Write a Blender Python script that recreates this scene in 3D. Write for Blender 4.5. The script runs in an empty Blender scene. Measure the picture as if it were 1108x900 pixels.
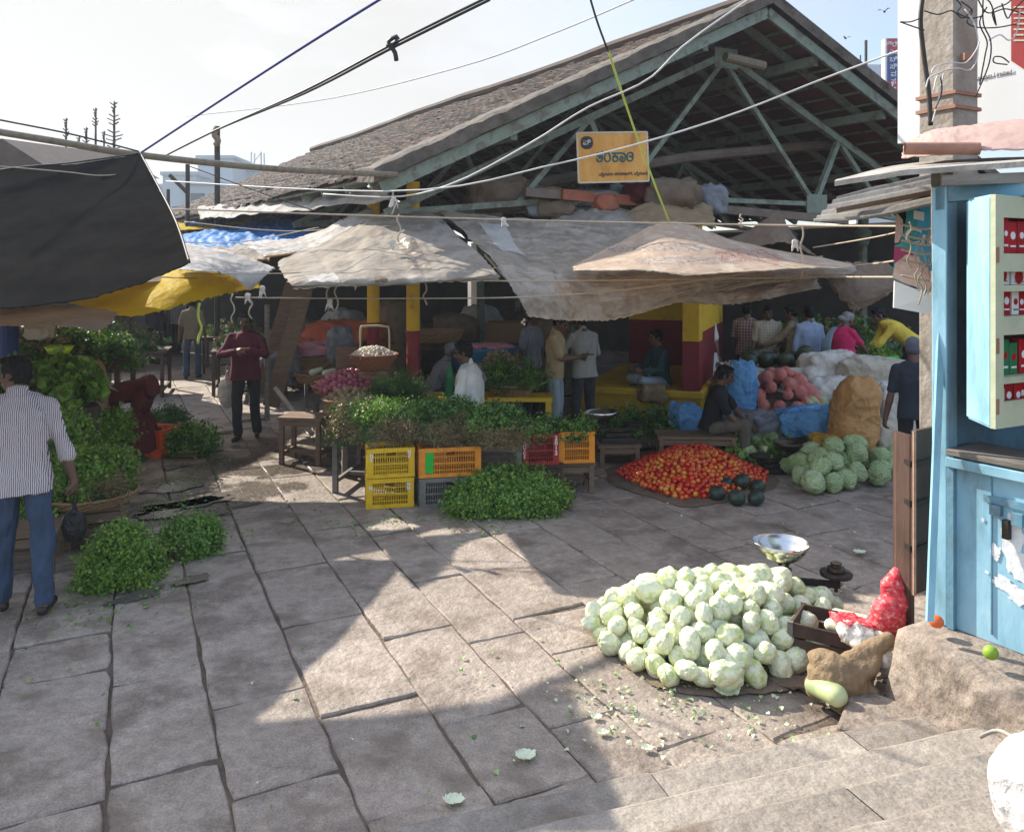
import bpy, bmesh, math, random
import numpy as np
from mathutils import Vector, Matrix, Euler, noise
PI = math.pi
V = Vector
SC = bpy.context.scene
COL = SC.collection
# ------------------------------------------------------------------ camera model: level camera 2.3 m above the square, shifted frame
F, CX, HY, CH = 862.0, 554.0, 290.0, 2.3
def P(px, py, D):
    return V(((px - CX) * D / F, D, CH - (py - HY) * D / F))
def G(px, py, z=0.0):
    return P(px, py, F * (CH - z) / (py - HY))
UA = V((-.437, .899, 0)); VA = V((.899, .437, 0))      # along the alley, across it
random.seed(7); np.random.seed(7)
R = random.Random(11)

# ------------------------------------------------------------------ materials
MATS = {}
def M(name, cols, rough=.8, metal=0, ns=6, det=4, bump=0, bs=30, trans=0, by='noise', w=.5, spec=.4,
      st=(1, 1, 1), bst=None, bright=0, rvar=0, coord='Object', pattern=None, crk=0, cs=12):
    m = bpy.data.materials.new(name); m.use_nodes = True
    nt = m.node_tree; N = nt.nodes; L = nt.links
    b = N['Principled BSDF']; out = N['Material Output']
    tc = N.new('ShaderNodeTexCoord'); mp = N.new('ShaderNodeMapping'); mp.inputs['Scale'].default_value = st
    L.new(tc.outputs[coord], mp.inputs['Vector'])
    nz = N.new('ShaderNodeTexNoise'); nz.inputs['Scale'].default_value = ns; nz.inputs['Detail'].default_value = det
    nz.inputs['Roughness'].default_value = .62
    L.new(mp.outputs[0], nz.inputs['Vector'])
    fac = nz.outputs['Fac']
    def math_(op, a, c, clamp=False):
        n = N.new('ShaderNodeMath'); n.operation = op; n.use_clamp = clamp
        for i, x in enumerate((a, c)):
            if x is None: continue
            if isinstance(x, (int, float)): n.inputs[i].default_value = x
            else: L.new(x, n.inputs[i])
        return n.outputs[0]
    # spread the noise to the full ramp
    fac = math_('MULTIPLY_ADD', fac, 2.2); fac.node.inputs[2].default_value = -.6; fac.node.use_clamp = True
    if by in ('island', 'object'):
        g = N.new('ShaderNodeNewGeometry').outputs['Random Per Island'] if by == 'island' else N.new('ShaderNodeObjectInfo').outputs['Random']
        fac = math_('ADD', math_('MULTIPLY', fac, 1 - w), math_('MULTIPLY', g, w))
    if pattern:
        fac = pattern(N, L, tc, fac, math_)
    rp = N.new('ShaderNodeValToRGB'); cr = rp.color_ramp
    cols = [c if isinstance(c[0], (tuple, list)) else (c, None) for c in cols]
    k = len(cols)
    pos = [c[1] if c[1] is not None else (i / max(1, k - 1)) for i, c in enumerate(cols)]
    cr.elements[0].position = pos[0]; cr.elements[0].color = (*cols[0][0], 1)
    if k == 1: cr.elements[1].color = (*cols[0][0], 1)
    else:
        cr.elements[1].position = pos[-1]; cr.elements[1].color = (*cols[-1][0], 1)
        for i in range(1, k - 1):
            e = cr.elements.new(pos[i]); e.color = (*cols[i][0], 1)
    L.new(fac, rp.inputs[0])
    L.new(rp.outputs[0], b.inputs['Base Color'])
    b.inputs['Roughness'].default_value = rough; b.inputs['Metallic'].default_value = metal
    b.inputs['Specular IOR Level'].default_value = spec
    if rvar:
        r = math_('MULTIPLY_ADD', nz.outputs['Fac'], rvar); r.node.inputs[2].default_value = rough - rvar / 2
        L.new(r, b.inputs['Roughness'])
    if crk:
        vo = N.new('ShaderNodeTexVoronoi'); vo.inputs['Scale'].default_value = cs; vo.feature = 'F1'
        dm = N.new('ShaderNodeMixRGB'); dm.inputs[0].default_value = .12; L.new(mp.outputs[0], dm.inputs[1]); L.new(nz.outputs['Color'], dm.inputs[2]); L.new(dm.outputs[0], vo.inputs['Vector'])
        v2 = N.new('ShaderNodeTexVoronoi'); v2.inputs['Scale'].default_value = cs * 2.7; L.new(dm.outputs[0], v2.inputs['Vector'])
        hh = math_('MULTIPLY_ADD', v2.outputs['Distance'], .4); L.new(vo.outputs['Distance'], hh.node.inputs[2])
        cb = N.new('ShaderNodeBump'); cb.inputs['Strength'].default_value = 1; cb.inputs['Distance'].default_value = crk; L.new(hh, cb.inputs['Height']); L.new(cb.outputs[0], b.inputs['Normal'])
    if bump:
        n2 = N.new('ShaderNodeTexNoise'); n2.inputs['Scale'].default_value = bs; n2.inputs['Detail'].default_value = 5
        mp2 = N.new('ShaderNodeMapping'); mp2.inputs['Scale'].default_value = bst or st
        L.new(tc.outputs[coord], mp2.inputs['Vector']); L.new(mp2.outputs[0], n2.inputs['Vector'])
        bp = N.new('ShaderNodeBump'); bp.inputs['Strength'].default_value = 1.0; bp.inputs['Distance'].default_value = bump
        L.new(n2.outputs['Fac'], bp.inputs['Height'])
        if crk: L.new(cb.outputs[0], bp.inputs['Normal'])
        L.new(bp.outputs[0], b.inputs['Normal'])
    if trans:
        t = N.new('ShaderNodeBsdfTranslucent'); L.new(rp.outputs[0], t.inputs['Color'])
        if b.inputs['Normal'].links: L.new(b.inputs['Normal'].links[0].from_socket, t.inputs['Normal'])
        mx = N.new('ShaderNodeMixShader'); mx.inputs[0].default_value = trans
        L.new(b.outputs[0], mx.inputs[1]); L.new(t.outputs[0], mx.inputs[2]); L.new(mx.outputs[0], out.inputs['Surface'])
    MATS[name] = m
    return m
def stripes(axis, per, duty=.5):
    def f(N, L, tc, fac, mt):
        s = N.new('ShaderNodeSeparateXYZ'); L.new(tc.outputs['Object'], s.inputs[0])
        x = mt('ADD', mt('MULTIPLY', s.outputs[axis], 1 / per), mt('MULTIPLY', fac, .9))
        fr = mt('FRACT', x, None)
        g = mt('GREATER_THAN', fr, duty)
        return mt('MULTIPLY_ADD', g, .8) if False else mt('ADD', mt('MULTIPLY', g, .8), mt('MULTIPLY', fac, .2))
    return f
def checks(per, duty=.75):
    def f(N, L, tc, fac, mt):
        s = N.new('ShaderNodeSeparateXYZ'); L.new(tc.outputs['Object'], s.inputs[0])
        g = [mt('GREATER_THAN', mt('FRACT', mt('MULTIPLY', s.outputs[a], 1 / per), None), duty) for a in (0, 2)]
        return mt('ADD', mt('MULTIPLY', mt('ADD', g[0], g[1]), .4), mt('MULTIPLY', fac, .2))
    return f

# ------------------------------------------------------------------ mesh builder
def setp(o, label=None, cat=None, group=None, kind=None):
    if label: o['label'] = label
    if cat: o['category'] = cat
    if group: o['group'] = group
    if kind: o['kind'] = kind
    return o
def thing(name, label, cat, loc=(0, 0, 0), rz=0, group=None):
    o = bpy.data.objects.new(name, None); COL.objects.link(o); o.empty_display_size = .1
    o.location = loc; o.rotation_euler = (0, 0, rz)
    return setp(o, label, cat, group)
class MB:
    def __init__(s): s.v = []; s.f = []; s.mi = []; s.m = 0
    def add(s, vs, fs):
        n = len(s.v); s.v.extend([tuple(p) for p in vs]); s.f.extend([tuple(i + n for i in f) for f in fs]); s.mi.extend([s.m] * len(fs)); return s
    def box(s, c, d, rz=0, mat=None):
        c = V(c); x, y, z = d[0] / 2, d[1] / 2, d[2] / 2
        ps = [V((a * x, b * y, e * z)) for e in (-1, 1) for b in (-1, 1) for a in (-1, 1)]
        m = mat or Matrix.Rotation(rz, 3, 'Z')
        return s.add([c + m @ p for p in ps], [(0, 2, 3, 1), (4, 5, 7, 6), (0, 1, 5, 4), (2, 6, 7, 3), (0, 4, 6, 2), (1, 3, 7, 5)])
    def bar(s, a, b, w, h=None, up=(0, 0, 1)):
        a, b = V(a), V(b); h = h or w; d = (b - a); l = d.length; d.normalize()
        u = V(up)
        if abs(d.dot(u)) > .98: u = V((1, 0, 0))
        x = d.cross(u).normalized(); z = x.cross(d)
        m = Matrix((x, d, z)).transposed()
        return s.box((a + b) / 2, (w, l, h), mat=m)
    def prism(s, poly, z0, z1):
        n = len(poly)
        vs = [(p[0], p[1], z0) for p in poly] + [(p[0], p[1], z1) for p in poly]
        a = sum(poly[i][0] * poly[(i + 1) % n][1] - poly[(i + 1) % n][0] * poly[i][1] for i in range(n))
        fs = [tuple(range(n))[::-1], tuple(range(n, 2 * n))] + [(i, (i + 1) % n, (i + 1) % n + n, i + n) for i in range(n)]
        if a < 0: fs = [f[::-1] for f in fs]
        return s.add(vs, fs)
    def tube(s, pts, r, n=6, cap=True):
        pts = [V(p) for p in pts]; k = len(pts); rs = r if isinstance(r, (list, tuple)) else [r] * k
        vs = []; prev = None
        for i, p in enumerate(pts):
            d = (pts[min(i + 1, k - 1)] - pts[max(i - 1, 0)]);
            if d.length < 1e-7: d = V((0, 0, 1))
            d.normalize()
            if prev is None:
                x = d.cross(V((0, 0, 1)) if abs(d.z) < .9 else V((1, 0, 0))).normalized()
            else:
                x = (prev - d * prev.dot(d)).normalized()
            prev = x; y = d.cross(x)
            for j in range(n):
                a = 2 * PI * j / n; vs.append(p + (x * math.cos(a) + y * math.sin(a)) * rs[i])
        fs = [(i * n + j, i * n + (j + 1) % n, (i + 1) * n + (j + 1) % n, (i + 1) * n + j) for i in range(k - 1) for j in range(n)]
        if cap: fs += [tuple(range(n))[::-1], tuple(range((k - 1) * n, k * n))]
        return s.add(vs, fs)
    def lathe(s, prof, c=(0, 0, 0), n=24, mat=None, sx=1, sy=1):
        c = V(c); k = len(prof); vs = []
        for r, z in prof:
            for j in range(n):
                a = 2 * PI * j / n; p = V((r * math.cos(a) * sx, r * math.sin(a) * sy, z)); vs.append(c + (mat @ p if mat else p))
        fs = [(i * n + j, i * n + (j + 1) % n, (i + 1) * n + (j + 1) % n, (i + 1) * n + j) for i in range(k - 1) for j in range(n)]
        return s.add(vs, fs)
    def ell(s, c, r, mat=None, nu=12, nv=8):
        r = (r, r, r) if isinstance(r, (int, float)) else r
        c = V(c); vs = []
        for i in range(1, nv):
            t = PI * i / nv
            for j in range(nu):
                a = 2 * PI * j / nu; p = V((r[0] * math.sin(t) * math.cos(a), r[1] * math.sin(t) * math.sin(a), r[2] * math.cos(t)))
                vs.append(c + (mat @ p if mat else p))
        top = V((0, 0, r[2])); vs.append(c + (mat @ top if mat else top)); vs.append(c - (mat @ top if mat else top))
        T = (nv - 1) * nu; fs = [(i * nu + j, (i + 1) * nu + j, (i + 1) * nu + (j + 1) % nu, i * nu + (j + 1) % nu) for i in range(nv - 2) for j in range(nu)]
        fs += [(T, j, (j + 1) % nu) for j in range(nu)] + [(T + 1, (nv - 2) * nu + (j + 1) % nu, (nv - 2) * nu + j) for j in range(nu)]
        return s.add(vs, fs)
    def cone(s, a, ra, b, rb, n=12):      # round cone
        a, b = V(a), V(b); d = b - a; l = d.length
        if l < 1e-6: return s.ell(a, ra)
        d.normalize(); x = d.cross(V((0, 0, 1)) if abs(d.z) < .9 else V((1, 0, 0))).normalized(); y = d.cross(x)
        m = Matrix((x, y, d)).transposed(); prof = []
        for i in range(4): t = PI / 2 * i / 4; prof.append((max(1e-4, ra * math.sin(t)), -ra * math.cos(t)))
        prof.append((ra, 0)); prof.append((rb, l))
        for i in range(1, 5): t = PI / 2 * i / 4; prof.append((max(1e-4, rb * math.cos(t)), l + rb * math.sin(t)))
        k = len(prof); n0 = len(s.v); s.lathe(prof, a, n, m)
        s.f += [tuple(range(n0, n0 + n))[::-1], tuple(range(n0 + (k - 1) * n, n0 + k * n))]; s.mi += [s.m, s.m]
        return s
    def loft(s, rings, n=20):              # rings: (centre, right axis * rx, front axis * ry)
        vs = []
        for c, ax, ay in rings:
            c, ax, ay = V(c), V(ax), V(ay)
            for j in range(n):
                a = 2 * PI * j / n; ca, sa = math.cos(a), math.sin(a)
                p = .8; ca = math.copysign(abs(ca) ** p, ca); sa = math.copysign(abs(sa) ** p, sa)
                vs.append(c + ax * ca + ay * sa)
        k = len(rings)
        fs = [(i * n + j, i * n + (j + 1) % n, (i + 1) * n + (j + 1) % n, (i + 1) * n + j) for i in range(k - 1) for j in range(n)]
        fs += [tuple(range(n))[::-1], tuple(range((k - 1) * n, k * n))]
        return s.add(vs, fs)
    def grid(s, fn, nu, nv):
        vs = [fn(i / nu, j / nv) for j in range(nv + 1) for i in range(nu + 1)]
        return s.add(vs, [(j * (nu + 1) + i, j * (nu + 1) + i + 1, (j + 1) * (nu + 1) + i + 1, (j + 1) * (nu + 1) + i) for j in range(nv) for i in range(nu)])
    def mesh(s, name, mats, off=V((0, 0, 0)), smooth=False):
        me = bpy.data.meshes.new(name); me.from_pydata([(v[0] - off[0], v[1] - off[1], v[2] - off[2]) for v in s.v], [], s.f)
        for m in (mats if isinstance(mats, (list, tuple)) else [mats]): me.materials.append(MATS[m] if isinstance(m, str) else m)
        if max(s.mi, default=0): me.polygons.foreach_set('material_index', s.mi)
        if smooth: me.polygons.foreach_set('use_smooth', [True] * len(me.polygons))
        me.update(); return me
    def build(s, name, mats, parent=None, world=True, smooth=False, label=None, cat=None, group=None, kind=None, bevel=0, origin=True):
        if parent is not None: off = V(parent.location) if world else V((0, 0, 0))
        elif origin and s.v:
            a = np.array(s.v); off = V(((a[:, 0].min() + a[:, 0].max()) / 2, (a[:, 1].min() + a[:, 1].max()) / 2, a[:, 2].min()))
        else: off = V((0, 0, 0))
        o = bpy.data.objects.new(name, s.mesh(name, mats, off, smooth)); COL.objects.link(o)
        if parent is not None: o.parent = parent
        else: o.location = off
        if bevel:
            b = o.modifiers.new('bevel', 'BEVEL'); b.width = bevel; b.segments = 2; b.limit_method = 'ANGLE'; b.angle_limit = .6
        return setp(o, label, cat, group, kind)
def copy_tree(o, loc=None, rz=None, label=None, parent=None, scale=None):
    c = o.copy(); COL.objects.link(c); c.parent = parent
    if loc is not None: c.location = loc
    if rz is not None: c.rotation_euler = (0, 0, rz)
    if label: c['label'] = label
    if scale: c.scale = (scale,) * 3 if isinstance(scale, (int, float)) else scale
    for ch in o.children: copy_tree(ch, parent=c)
    return c
def nz3(p, s, seed=0): return noise.noise(V((p[0] * s + seed * 7.3, p[1] * s - seed * 3.1, p[2] * s + seed)))
def evalmesh(o):
    dg = bpy.context.evaluated_depsgraph_get(); return bpy.data.meshes.new_from_object(o.evaluated_get(dg))
def remesh(mb, name, mat, vox, smooth=3, wr=0, wst=(9, 9, 5), seed=0):
    me = mb.mesh(name, mat); o = bpy.data.objects.new(name, me); COL.objects.link(o)
    r = o.modifiers.new('r', 'REMESH'); r.mode = 'VOXEL'; r.voxel_size = vox; r.use_smooth_shade = True
    if smooth: q = o.modifiers.new('s', 'SMOOTH'); q.factor = .5; q.iterations = smooth
    bpy.context.view_layer.update()
    m2 = evalmesh(o); bpy.data.objects.remove(o); m2.name = name
    if wr:
        n = len(m2.vertices); co = np.empty(n * 3); no = np.empty(n * 3)
        m2.vertices.foreach_get('co', co); m2.vertices.foreach_get('normal', no); co = co.reshape(-1, 3); no = no.reshape(-1, 3)
        d = np.array([noise.noise(V((c[0] * wst[0] + seed, c[1] * wst[1] + seed * 2, c[2] * wst[2]))) + .5 * noise.noise(V((c[0] * wst[0] * 3, c[1] * wst[1] * 3, c[2] * wst[2] * 2 + seed))) for c in co])
        d = np.sign(d) * np.abs(d) ** .8
        m2.vertices.foreach_set('co', (co + no * (d * wr)[:, None]).ravel())
    m2.polygons.foreach_set('use_smooth', [True] * len(m2.polygons)); m2.update()
    if not m2.materials: m2.materials.append(MATS[mat])
    return m2
def put(me, name, parent):
    o = bpy.data.objects.new(name, me); COL.objects.link(o); o.parent = parent; return o
def text(name, s, size, mat, parent, mtx, ext=.002, align='CENTER', bold=0, sx=1.0):
    c = bpy.data.curves.new(name, 'FONT'); c.body = s; c.size = size; c.extrude = ext; c.align_x = align; c.align_y = 'CENTER'; c.offset = bold
    o = bpy.data.objects.new(name, c); COL.objects.link(o); bpy.context.view_layer.update()
    me = evalmesh(o); bpy.data.objects.remove(o)
    me.transform(mtx @ Matrix.Diagonal((sx, 1, 1, 1)))
    me.materials.clear(); me.materials.append(MATS[mat])
    if parent is not None: me.transform(Matrix.Translation(-V(parent.location)))
    return put(me, name, parent)
def frame(o, x, y):          # matrix with text x axis, y axis
    x = V(x).normalized(); y = V(y).normalized(); z = x.cross(y).normalized(); y = z.cross(x)
    m = Matrix((x, y, z)).transposed().to_4x4(); m.translation = V(o); return m
def catmull(ps, t):
    n = len(ps) - 1
    if n == 0: return ps[0]
    x = min(max(t, 0), .999999) * n; i = int(x); f = x - i
    p0 = ps[max(i - 1, 0)]; p1 = ps[i]; p2 = ps[i + 1]; p3 = ps[min(i + 2, n)]
    return .5 * ((2 * p1) + (p2 - p0) * f + (2 * p0 - 5 * p1 + 4 * p2 - p3) * f * f + (3 * p1 - p0 - 3 * p2 + p3) * f ** 3)
def smoothpath(pts, n=16): return [catmull([V(p) for p in pts], i / n) for i in range(n + 1)]
# ------------------------------------------------------------------ palette
M('skin', [(.10, .05, .032), (.14, .075, .048)], .55, ns=14, spec=.4)
M('skin_light', [(.16, .085, .052), (.20, .11, .07)], .55, ns=14)
M('hair', [(.006, .005, .005), (.012, .011, .011)], .6, spec=.2, ns=60, st=(1, 1, .2), bump=.004, bs=120)
M('eye', [(.01, .01, .01)], .2)
M('grey_hair', [(.12, .11, .11), (.3, .29, .28)], .6, ns=40, bump=.004)
def cloth(n, a, b=None, **k):
    b = b or tuple(x * .75 for x in a); k.setdefault('bump', .004); k.setdefault('bs', 26)
    return M(n, [b, a], .9, ns=7, **k)
cloth('maroon_knit', (.10, .010, .028)); cloth('maroon_sari', (.07, .008, .012), (.12, .02, .02)); cloth('black_cloth', (.014, .014, .016))
cloth('dark_trousers', (.022, .022, .026)); cloth('grey_trousers', (.05, .048, .052)); cloth('olive_trousers', (.13, .115, .09))
cloth('jeans', (.055, .09, .15), (.03, .045, .075)); cloth('pale_jeans', (.38, .43, .47), (.28, .33, .37)); cloth('white_cotton', (.72, .69, .62), (.6, .57, .5))
cloth('cream_knit', (.50, .37, .20)); cloth('grey_shirt', (.36, .34, .31)); cloth('teal_cloth', (.03, .075, .08)); cloth('khaki_shirt', (.25, .19, .11))
cloth('sky_shirt', (.30, .37, .50)); cloth('pink_blouse', (.62, .02, .12)); cloth('blue_sari', (.19, .29, .38), (.28, .36, .42)); cloth('yellow_shirt', (.72, .52, .07))
cloth('navy_tee', (.025, .032, .045)); cloth('pale_grey_knit', (.42, .43, .47)); cloth('scarf', (.28, .28, .28), (.05, .05, .06)); cloth('beanie', (.11, .12, .15))
M('stripe_shirt', [(.10, .06, .065), (.14, .09, .09), (.50, .44, .44), (.60, .54, .55)], .85, ns=8, bump=.003, bs=20, pattern=stripes(0, .0115, .38))
M('check_shirt', [(.42, .36, .27), (.36, .3, .22), (.12, .1, .09)], .85, ns=8, bump=.003, pattern=checks(.045))
M('red_check', [(.16, .02, .02), (.30, .22, .2), (.4, .35, .33)], .85, ns=8, bump=.003, pattern=checks(.05, .55))
M('grey_check', [(.26, .26, .28), (.2, .2, .22), (.1, .1, .11)], .85, ns=8, bump=.003, pattern=checks(.04))
M('leather', [(.02, .012, .008), (.04, .022, .013)], .5, ns=20)
M('phone_black', [(.01, .01, .01)], .2)
M('steel', [(.5, .5, .48), (.62, .61, .58)], .22, 1, ns=9, rvar=.15)
M('dark_iron', [(.03, .028, .026), (.07, .055, .045)], .55, .6, ns=15, bump=.002)
M('brass_weight', [(.05, .04, .035), (.12, .09, .06)], .4, .8, ns=12)
M('wood', [(.10, .062, .036), (.17, .11, .068), (.25, .17, .11)], .75, ns=5, st=(1, 1, 6), bump=.003, bs=18, by='island', w=.4)
M('grey_wood', [(.09, .08, .068), (.17, .15, .13), (.26, .235, .20)], .85, ns=5, st=(1, 1, 5), bump=.004, bs=18, by='island', w=.4)
M('dark_wood', [(.03, .018, .012), (.07, .04, .027), (.1, .065, .045)], .7, ns=5, bump=.003, bs=18)
M('bamboo', [(.13, .10, .065), (.21, .17, .115), (.10, .08, .055)], .6, ns=4, st=(3, 3, 1), bump=.003)
M('basket_cane', [(.20, .11, .05), (.34, .20, .10), (.16, .08, .035)], .75, ns=20, st=(1, 1, 6), bump=.012, bs=45, bst=(1, 1, 3))
M('basket_red', [(.30, .10, .05), (.40, .16, .08)], .75, ns=20, st=(1, 1, 6), bump=.012, bs=45, bst=(1, 1, 3))
def plastic(n, a, **k): return M(n, [tuple(x * .7 for x in a), a, tuple(min(1, x * 1.1) for x in a)], .5, ns=9, bump=.001, bs=40, **k)
plastic('crate_yellow', (.70, .42, .01)); plastic('crate_orange', (.75, .26, .02)); plastic('crate_grey', (.17, .16, .14)); plastic('crate_red', (.30, .022, .02))
plastic('crate_vermilion', (.72, .10, .02)); plastic('lime_plastic', (.45, .62, .02)); plastic('blue_plastic', (.03, .16, .3)); plastic('white_paint', (.7, .68, .62))
M('bottle_green', [(.03, .25, .09)], .15, ns=3, trans=.35)
def weave(n, a, b, **k): k.setdefault('spec', .2); k.setdefault('bump', .006); k.setdefault('bs', 22); return M(n, [b, a], k.pop('rough', .85), ns=k.pop('ns', 3.5), det=8, **k)
weave('black_tarp', (.009, .0085, .008), (.018, .017, .016), rough=.9, bump=.006, bs=5, spec=0)
weave('black_tarp_hem', (.03, .03, .03), (.02, .02, .02), rough=.6)
weave('yellow_tarp', (.92, .76, .03), (.86, .66, .03), trans=.72, rough=.6, crk=.02, cs=5, bump=.002)
weave('blue_tarp', (.02, .16, .48), (.05, .26, .58), trans=.4, rough=.6, bump=.003, crk=.06, cs=2.5)
weave('cream_tarp', (.66, .57, .48), (.46, .39, .32), trans=.65, spec=.1, crk=.02, cs=4, bump=.002)
weave('white_tarp', (.66, .62, .57), (.44, .40, .36), trans=.35, crk=.03, cs=4, bump=.002)
M('grey_canvas', [(.20, .165, .13), (.50, .44, .37), (.34, .29, .24), (.62, .55, .47)], .8, ns=2.2, det=10, trans=.42, bump=.003, bs=30, crk=.035, cs=2.6, spec=.1)
M('silver_plastic', [(.24, .19, .145), (.54, .46, .37), (.38, .31, .24), (.68, .60, .51)], .40, ns=2.2, det=11, trans=.42, bump=.003, bs=30, crk=.09, cs=3.2, spec=.8)
M('banner_cloth', [(.72, .58, .45), (.80, .70, .58), (.66, .52, .40), (.74, .62, .5), (.50, .22, .18)], .8, ns=4, det=5, trans=.6, crk=.02, cs=3, bump=.01, bs=9)
M('banner_blue', [(.12, .18, .34)], .8); M('banner_red', [(.55, .10, .10)], .8)
weave('burlap', (.30, .21, .12), (.20, .135, .08), bump=.01, bs=60, ns=8)
weave('dark_burlap', (.20, .145, .10), (.12, .085, .06), bump=.01, bs=60, ns=8)
weave('sack_white', (.68, .64, .58), (.42, .37, .31), bump=.004, bs=60, crk=.05, cs=5)
weave('sack_orange', (.56, .30, .11), (.38, .20, .08), bump=.004, crk=.05, cs=6, rough=.5)
weave('sack_cream', (.56, .50, .40), (.34, .29, .22), bump=.004, bs=60, crk=.04, cs=6)
weave('sack_blue', (.10, .26, .50), (.16, .38, .64), bump=.004, crk=.06, cs=6, rough=.4)
weave('sack_grey', (.24, .25, .27), (.15, .16, .18), bump=.02, bs=12, rough=.4)
M('net_red', [(.50, .012, .03), (.62, .02, .04), (.60, .10, .10), (.75, .45, .40)], .6, ns=55, det=3, bump=.004, bs=60)
weave('net_pink', (.66, .28, .22), (.45, .11, .10), bump=.010, bs=50, ns=9)
weave('pink_plastic', (.60, .20, .24), (.50, .30, .34), rough=.35, bump=.03)
weave('orange_cloth', (.52, .13, .05), (.35, .08, .04)); weave('gold_plastic', (.45, .26, .03), (.3, .17, .03), rough=.3, bump=.03)
weave('white_cloth', (.60, .59, .58), (.50, .49, .48), bump=.004, crk=.03, cs=9); weave('black_plastic', (.012, .012, .013), (.02, .02, .02), rough=.3, bump=.02, bs=20)
weave('green_plastic', (.02, .35, .04), (.03, .45, .06), rough=.35)
M('rope', [(.48, .40, .30), (.32, .26, .18)], .9, ns=60); M('rope_lime', [(.45, .55, .10)], .8); M('rope_blue', [(.03, .04, .22)], .8); M('wire_black', [(.02, .02, .02)], .6)
M('wire_white', [(.6, .6, .58), (.45, .45, .44)], .6)
M('paving', [(.115, .085, .064), (.255, .205, .163), (.325, .265, .215), (.185, .145, .115), (.39, .325, .265)], .7, ns=2.2, det=14, bump=.014, bs=26, by='island', w=.26, rvar=.3, spec=.4)
M('soil', [(.06, .044, .033), (.12, .088, .064), (.17, .13, .098)], .95, ns=4, det=9, bump=.02, bs=30)
M('step_stone', [(.11, .09, .075), (.21, .178, .148), (.28, .24, .2), (.35, .3, .25)], .7, ns=2.5, det=13, bump=.012, bs=26, by='island', w=.6)
M('plaster_ledge', [(.08, .062, .048), (.19, .15, .118), (.26, .21, .17), (.14, .11, .085), (.30, .25, .21)], .85, ns=3, det=14, bump=.03, bs=14)
M('tile', [(.025, .02, .016), (.048, .038, .031), (.075, .059, .049), (.13, .085, .065), (.04, .032, .027)], .9, ns=5, det=6, by='island', w=.75, bump=.01, bs=25)
M('tile_under', [(.10, .035, .022), (.16, .06, .04), (.08, .03, .02)], .9, ns=5, by='island', w=.6)
M('cement_band', [(.04, .032, .026), (.095, .078, .062), (.15, .125, .10), (.06, .05, .04)], .95, ns=3, det=10, bump=.03, bs=14)
M('green_paint', [(.10, .12, .09), (.155, .185, .14), (.20, .235, .18), (.12, .10, .075), (.16, .19, .145)], .6, ns=5, det=8, bump=.002)
M('rust_paint', [(.25, .07, .035), (.35, .10, .05), (.14, .07, .05)], .7, ns=6)
M('log_wood', [(.12, .09, .07), (.2, .155, .12)], .85, ns=5, bump=.006)
M('yellow_wall', [(.55, .33, .02), (.70, .43, .025), (.62, .37, .02), (.3, .18, .04)], .7, ns=4, det=8, bump=.004)
M('red_wall', [(.17, .012, .02), (.23, .02, .028), (.13, .02, .02)], .65, ns=4, det=8, bump=.004)
M('dark_wall', [(.07, .062, .055), (.12, .105, .09)], .9, ns=2)
M('kiosk_blue', [((.13, .19, .20), 0), ((.20, .38, .47), .30), ((.25, .46, .57), .5), ((.30, .52, .63), .8), ((.52, .62, .64), 1)], .55, ns=4, det=13, st=(1, 1, .4), bump=.003, bs=20)
M('kiosk_blue_dark', [(.08, .19, .26), (.13, .27, .35), (.1, .12, .12)], .6, ns=5, det=9, bump=.003)
M('paint_peeled', [(.55, .58, .58), (.70, .72, .72), (.4, .48, .52)], .8, ns=12, det=8, bump=.004)
M('case_green', [(.34, .38, .24), (.46, .49, .33), (.5, .53, .37)], .6, ns=5, det=8, bump=.002)
M('door_brown', [(.045, .022, .016), (.085, .045, .034), (.06, .035, .028)], .6, ns=5, st=(2, 2, .5), det=8, bump=.004)
M('door_edge', [(.28, .14, .09), (.4, .26, .2)], .7, ns=20)
M('asbestos', [(.20, .18, .16), (.33, .305, .27), (.42, .39, .35)], .9, ns=4, det=9, bump=.01, bs=30)
M('corrugated', [(.13, .12, .11), (.22, .205, .185), (.28, .26, .235)], .8, ns=4, det=8, bump=.004)
M('pink_sheet', [(.30, .19, .15), (.42, .28, .24), (.36, .25, .21), (.24, .15, .12)], .7, ns=3, det=8, bump=.012, bs=9)
M('rust_pipe', [(.25, .11, .07), (.35, .18, .12)], .7, ns=12)
M('concrete_pole', [(.20, .16, .12), (.30, .26, .22), (.38, .35, .31)], .9, ns=5, det=9, bump=.012, bs=18)
M('hoarding', [(.78, .78, .77), (.72, .72, .71)], .7, ns=2); M('hoarding_red', [(.35, .03, .03)], .6); M('text_dark', [(.03, .03, .04)], .7)
M('text_teal', [(.02, .13, .14)], .7); M('sign_orange', [(.26, .12, .04), (.66, .30, .06), (.74, .38, .09), (.55, .24, .05)], .7, ns=4, det=9, st=(1, 1, .35))
M('sign_border', [(.6, .5, .38)], .8); M('text_white', [(.75, .75, .74)], .6); M('text_cream', [(.6, .52, .4)], .6)
M('lodge_blue', [(.03, .06, .22)], .6); M('lodge_red', [(.40, .02, .05)], .6); M('lodge_wall', [(.6, .62, .64), (.5, .53, .56)], .8)
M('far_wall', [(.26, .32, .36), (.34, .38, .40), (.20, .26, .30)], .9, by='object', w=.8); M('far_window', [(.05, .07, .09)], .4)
M('poster_teal', [(.02, .22, .25), (.05, .35, .34)], .5, ns=2); M('poster_sky', [(.03, .30, .55), (.06, .4, .62)], .5); M('poster_skin', [(.62, .42, .36)], .5); M('poster_magenta', [(.4, .03, .12)], .5)
M('poster_cone', [(.75, .62, .55), (.6, .3, .25)], .5, ns=14); M('glass_pane', [(.05, .05, .05)], .05)
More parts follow.
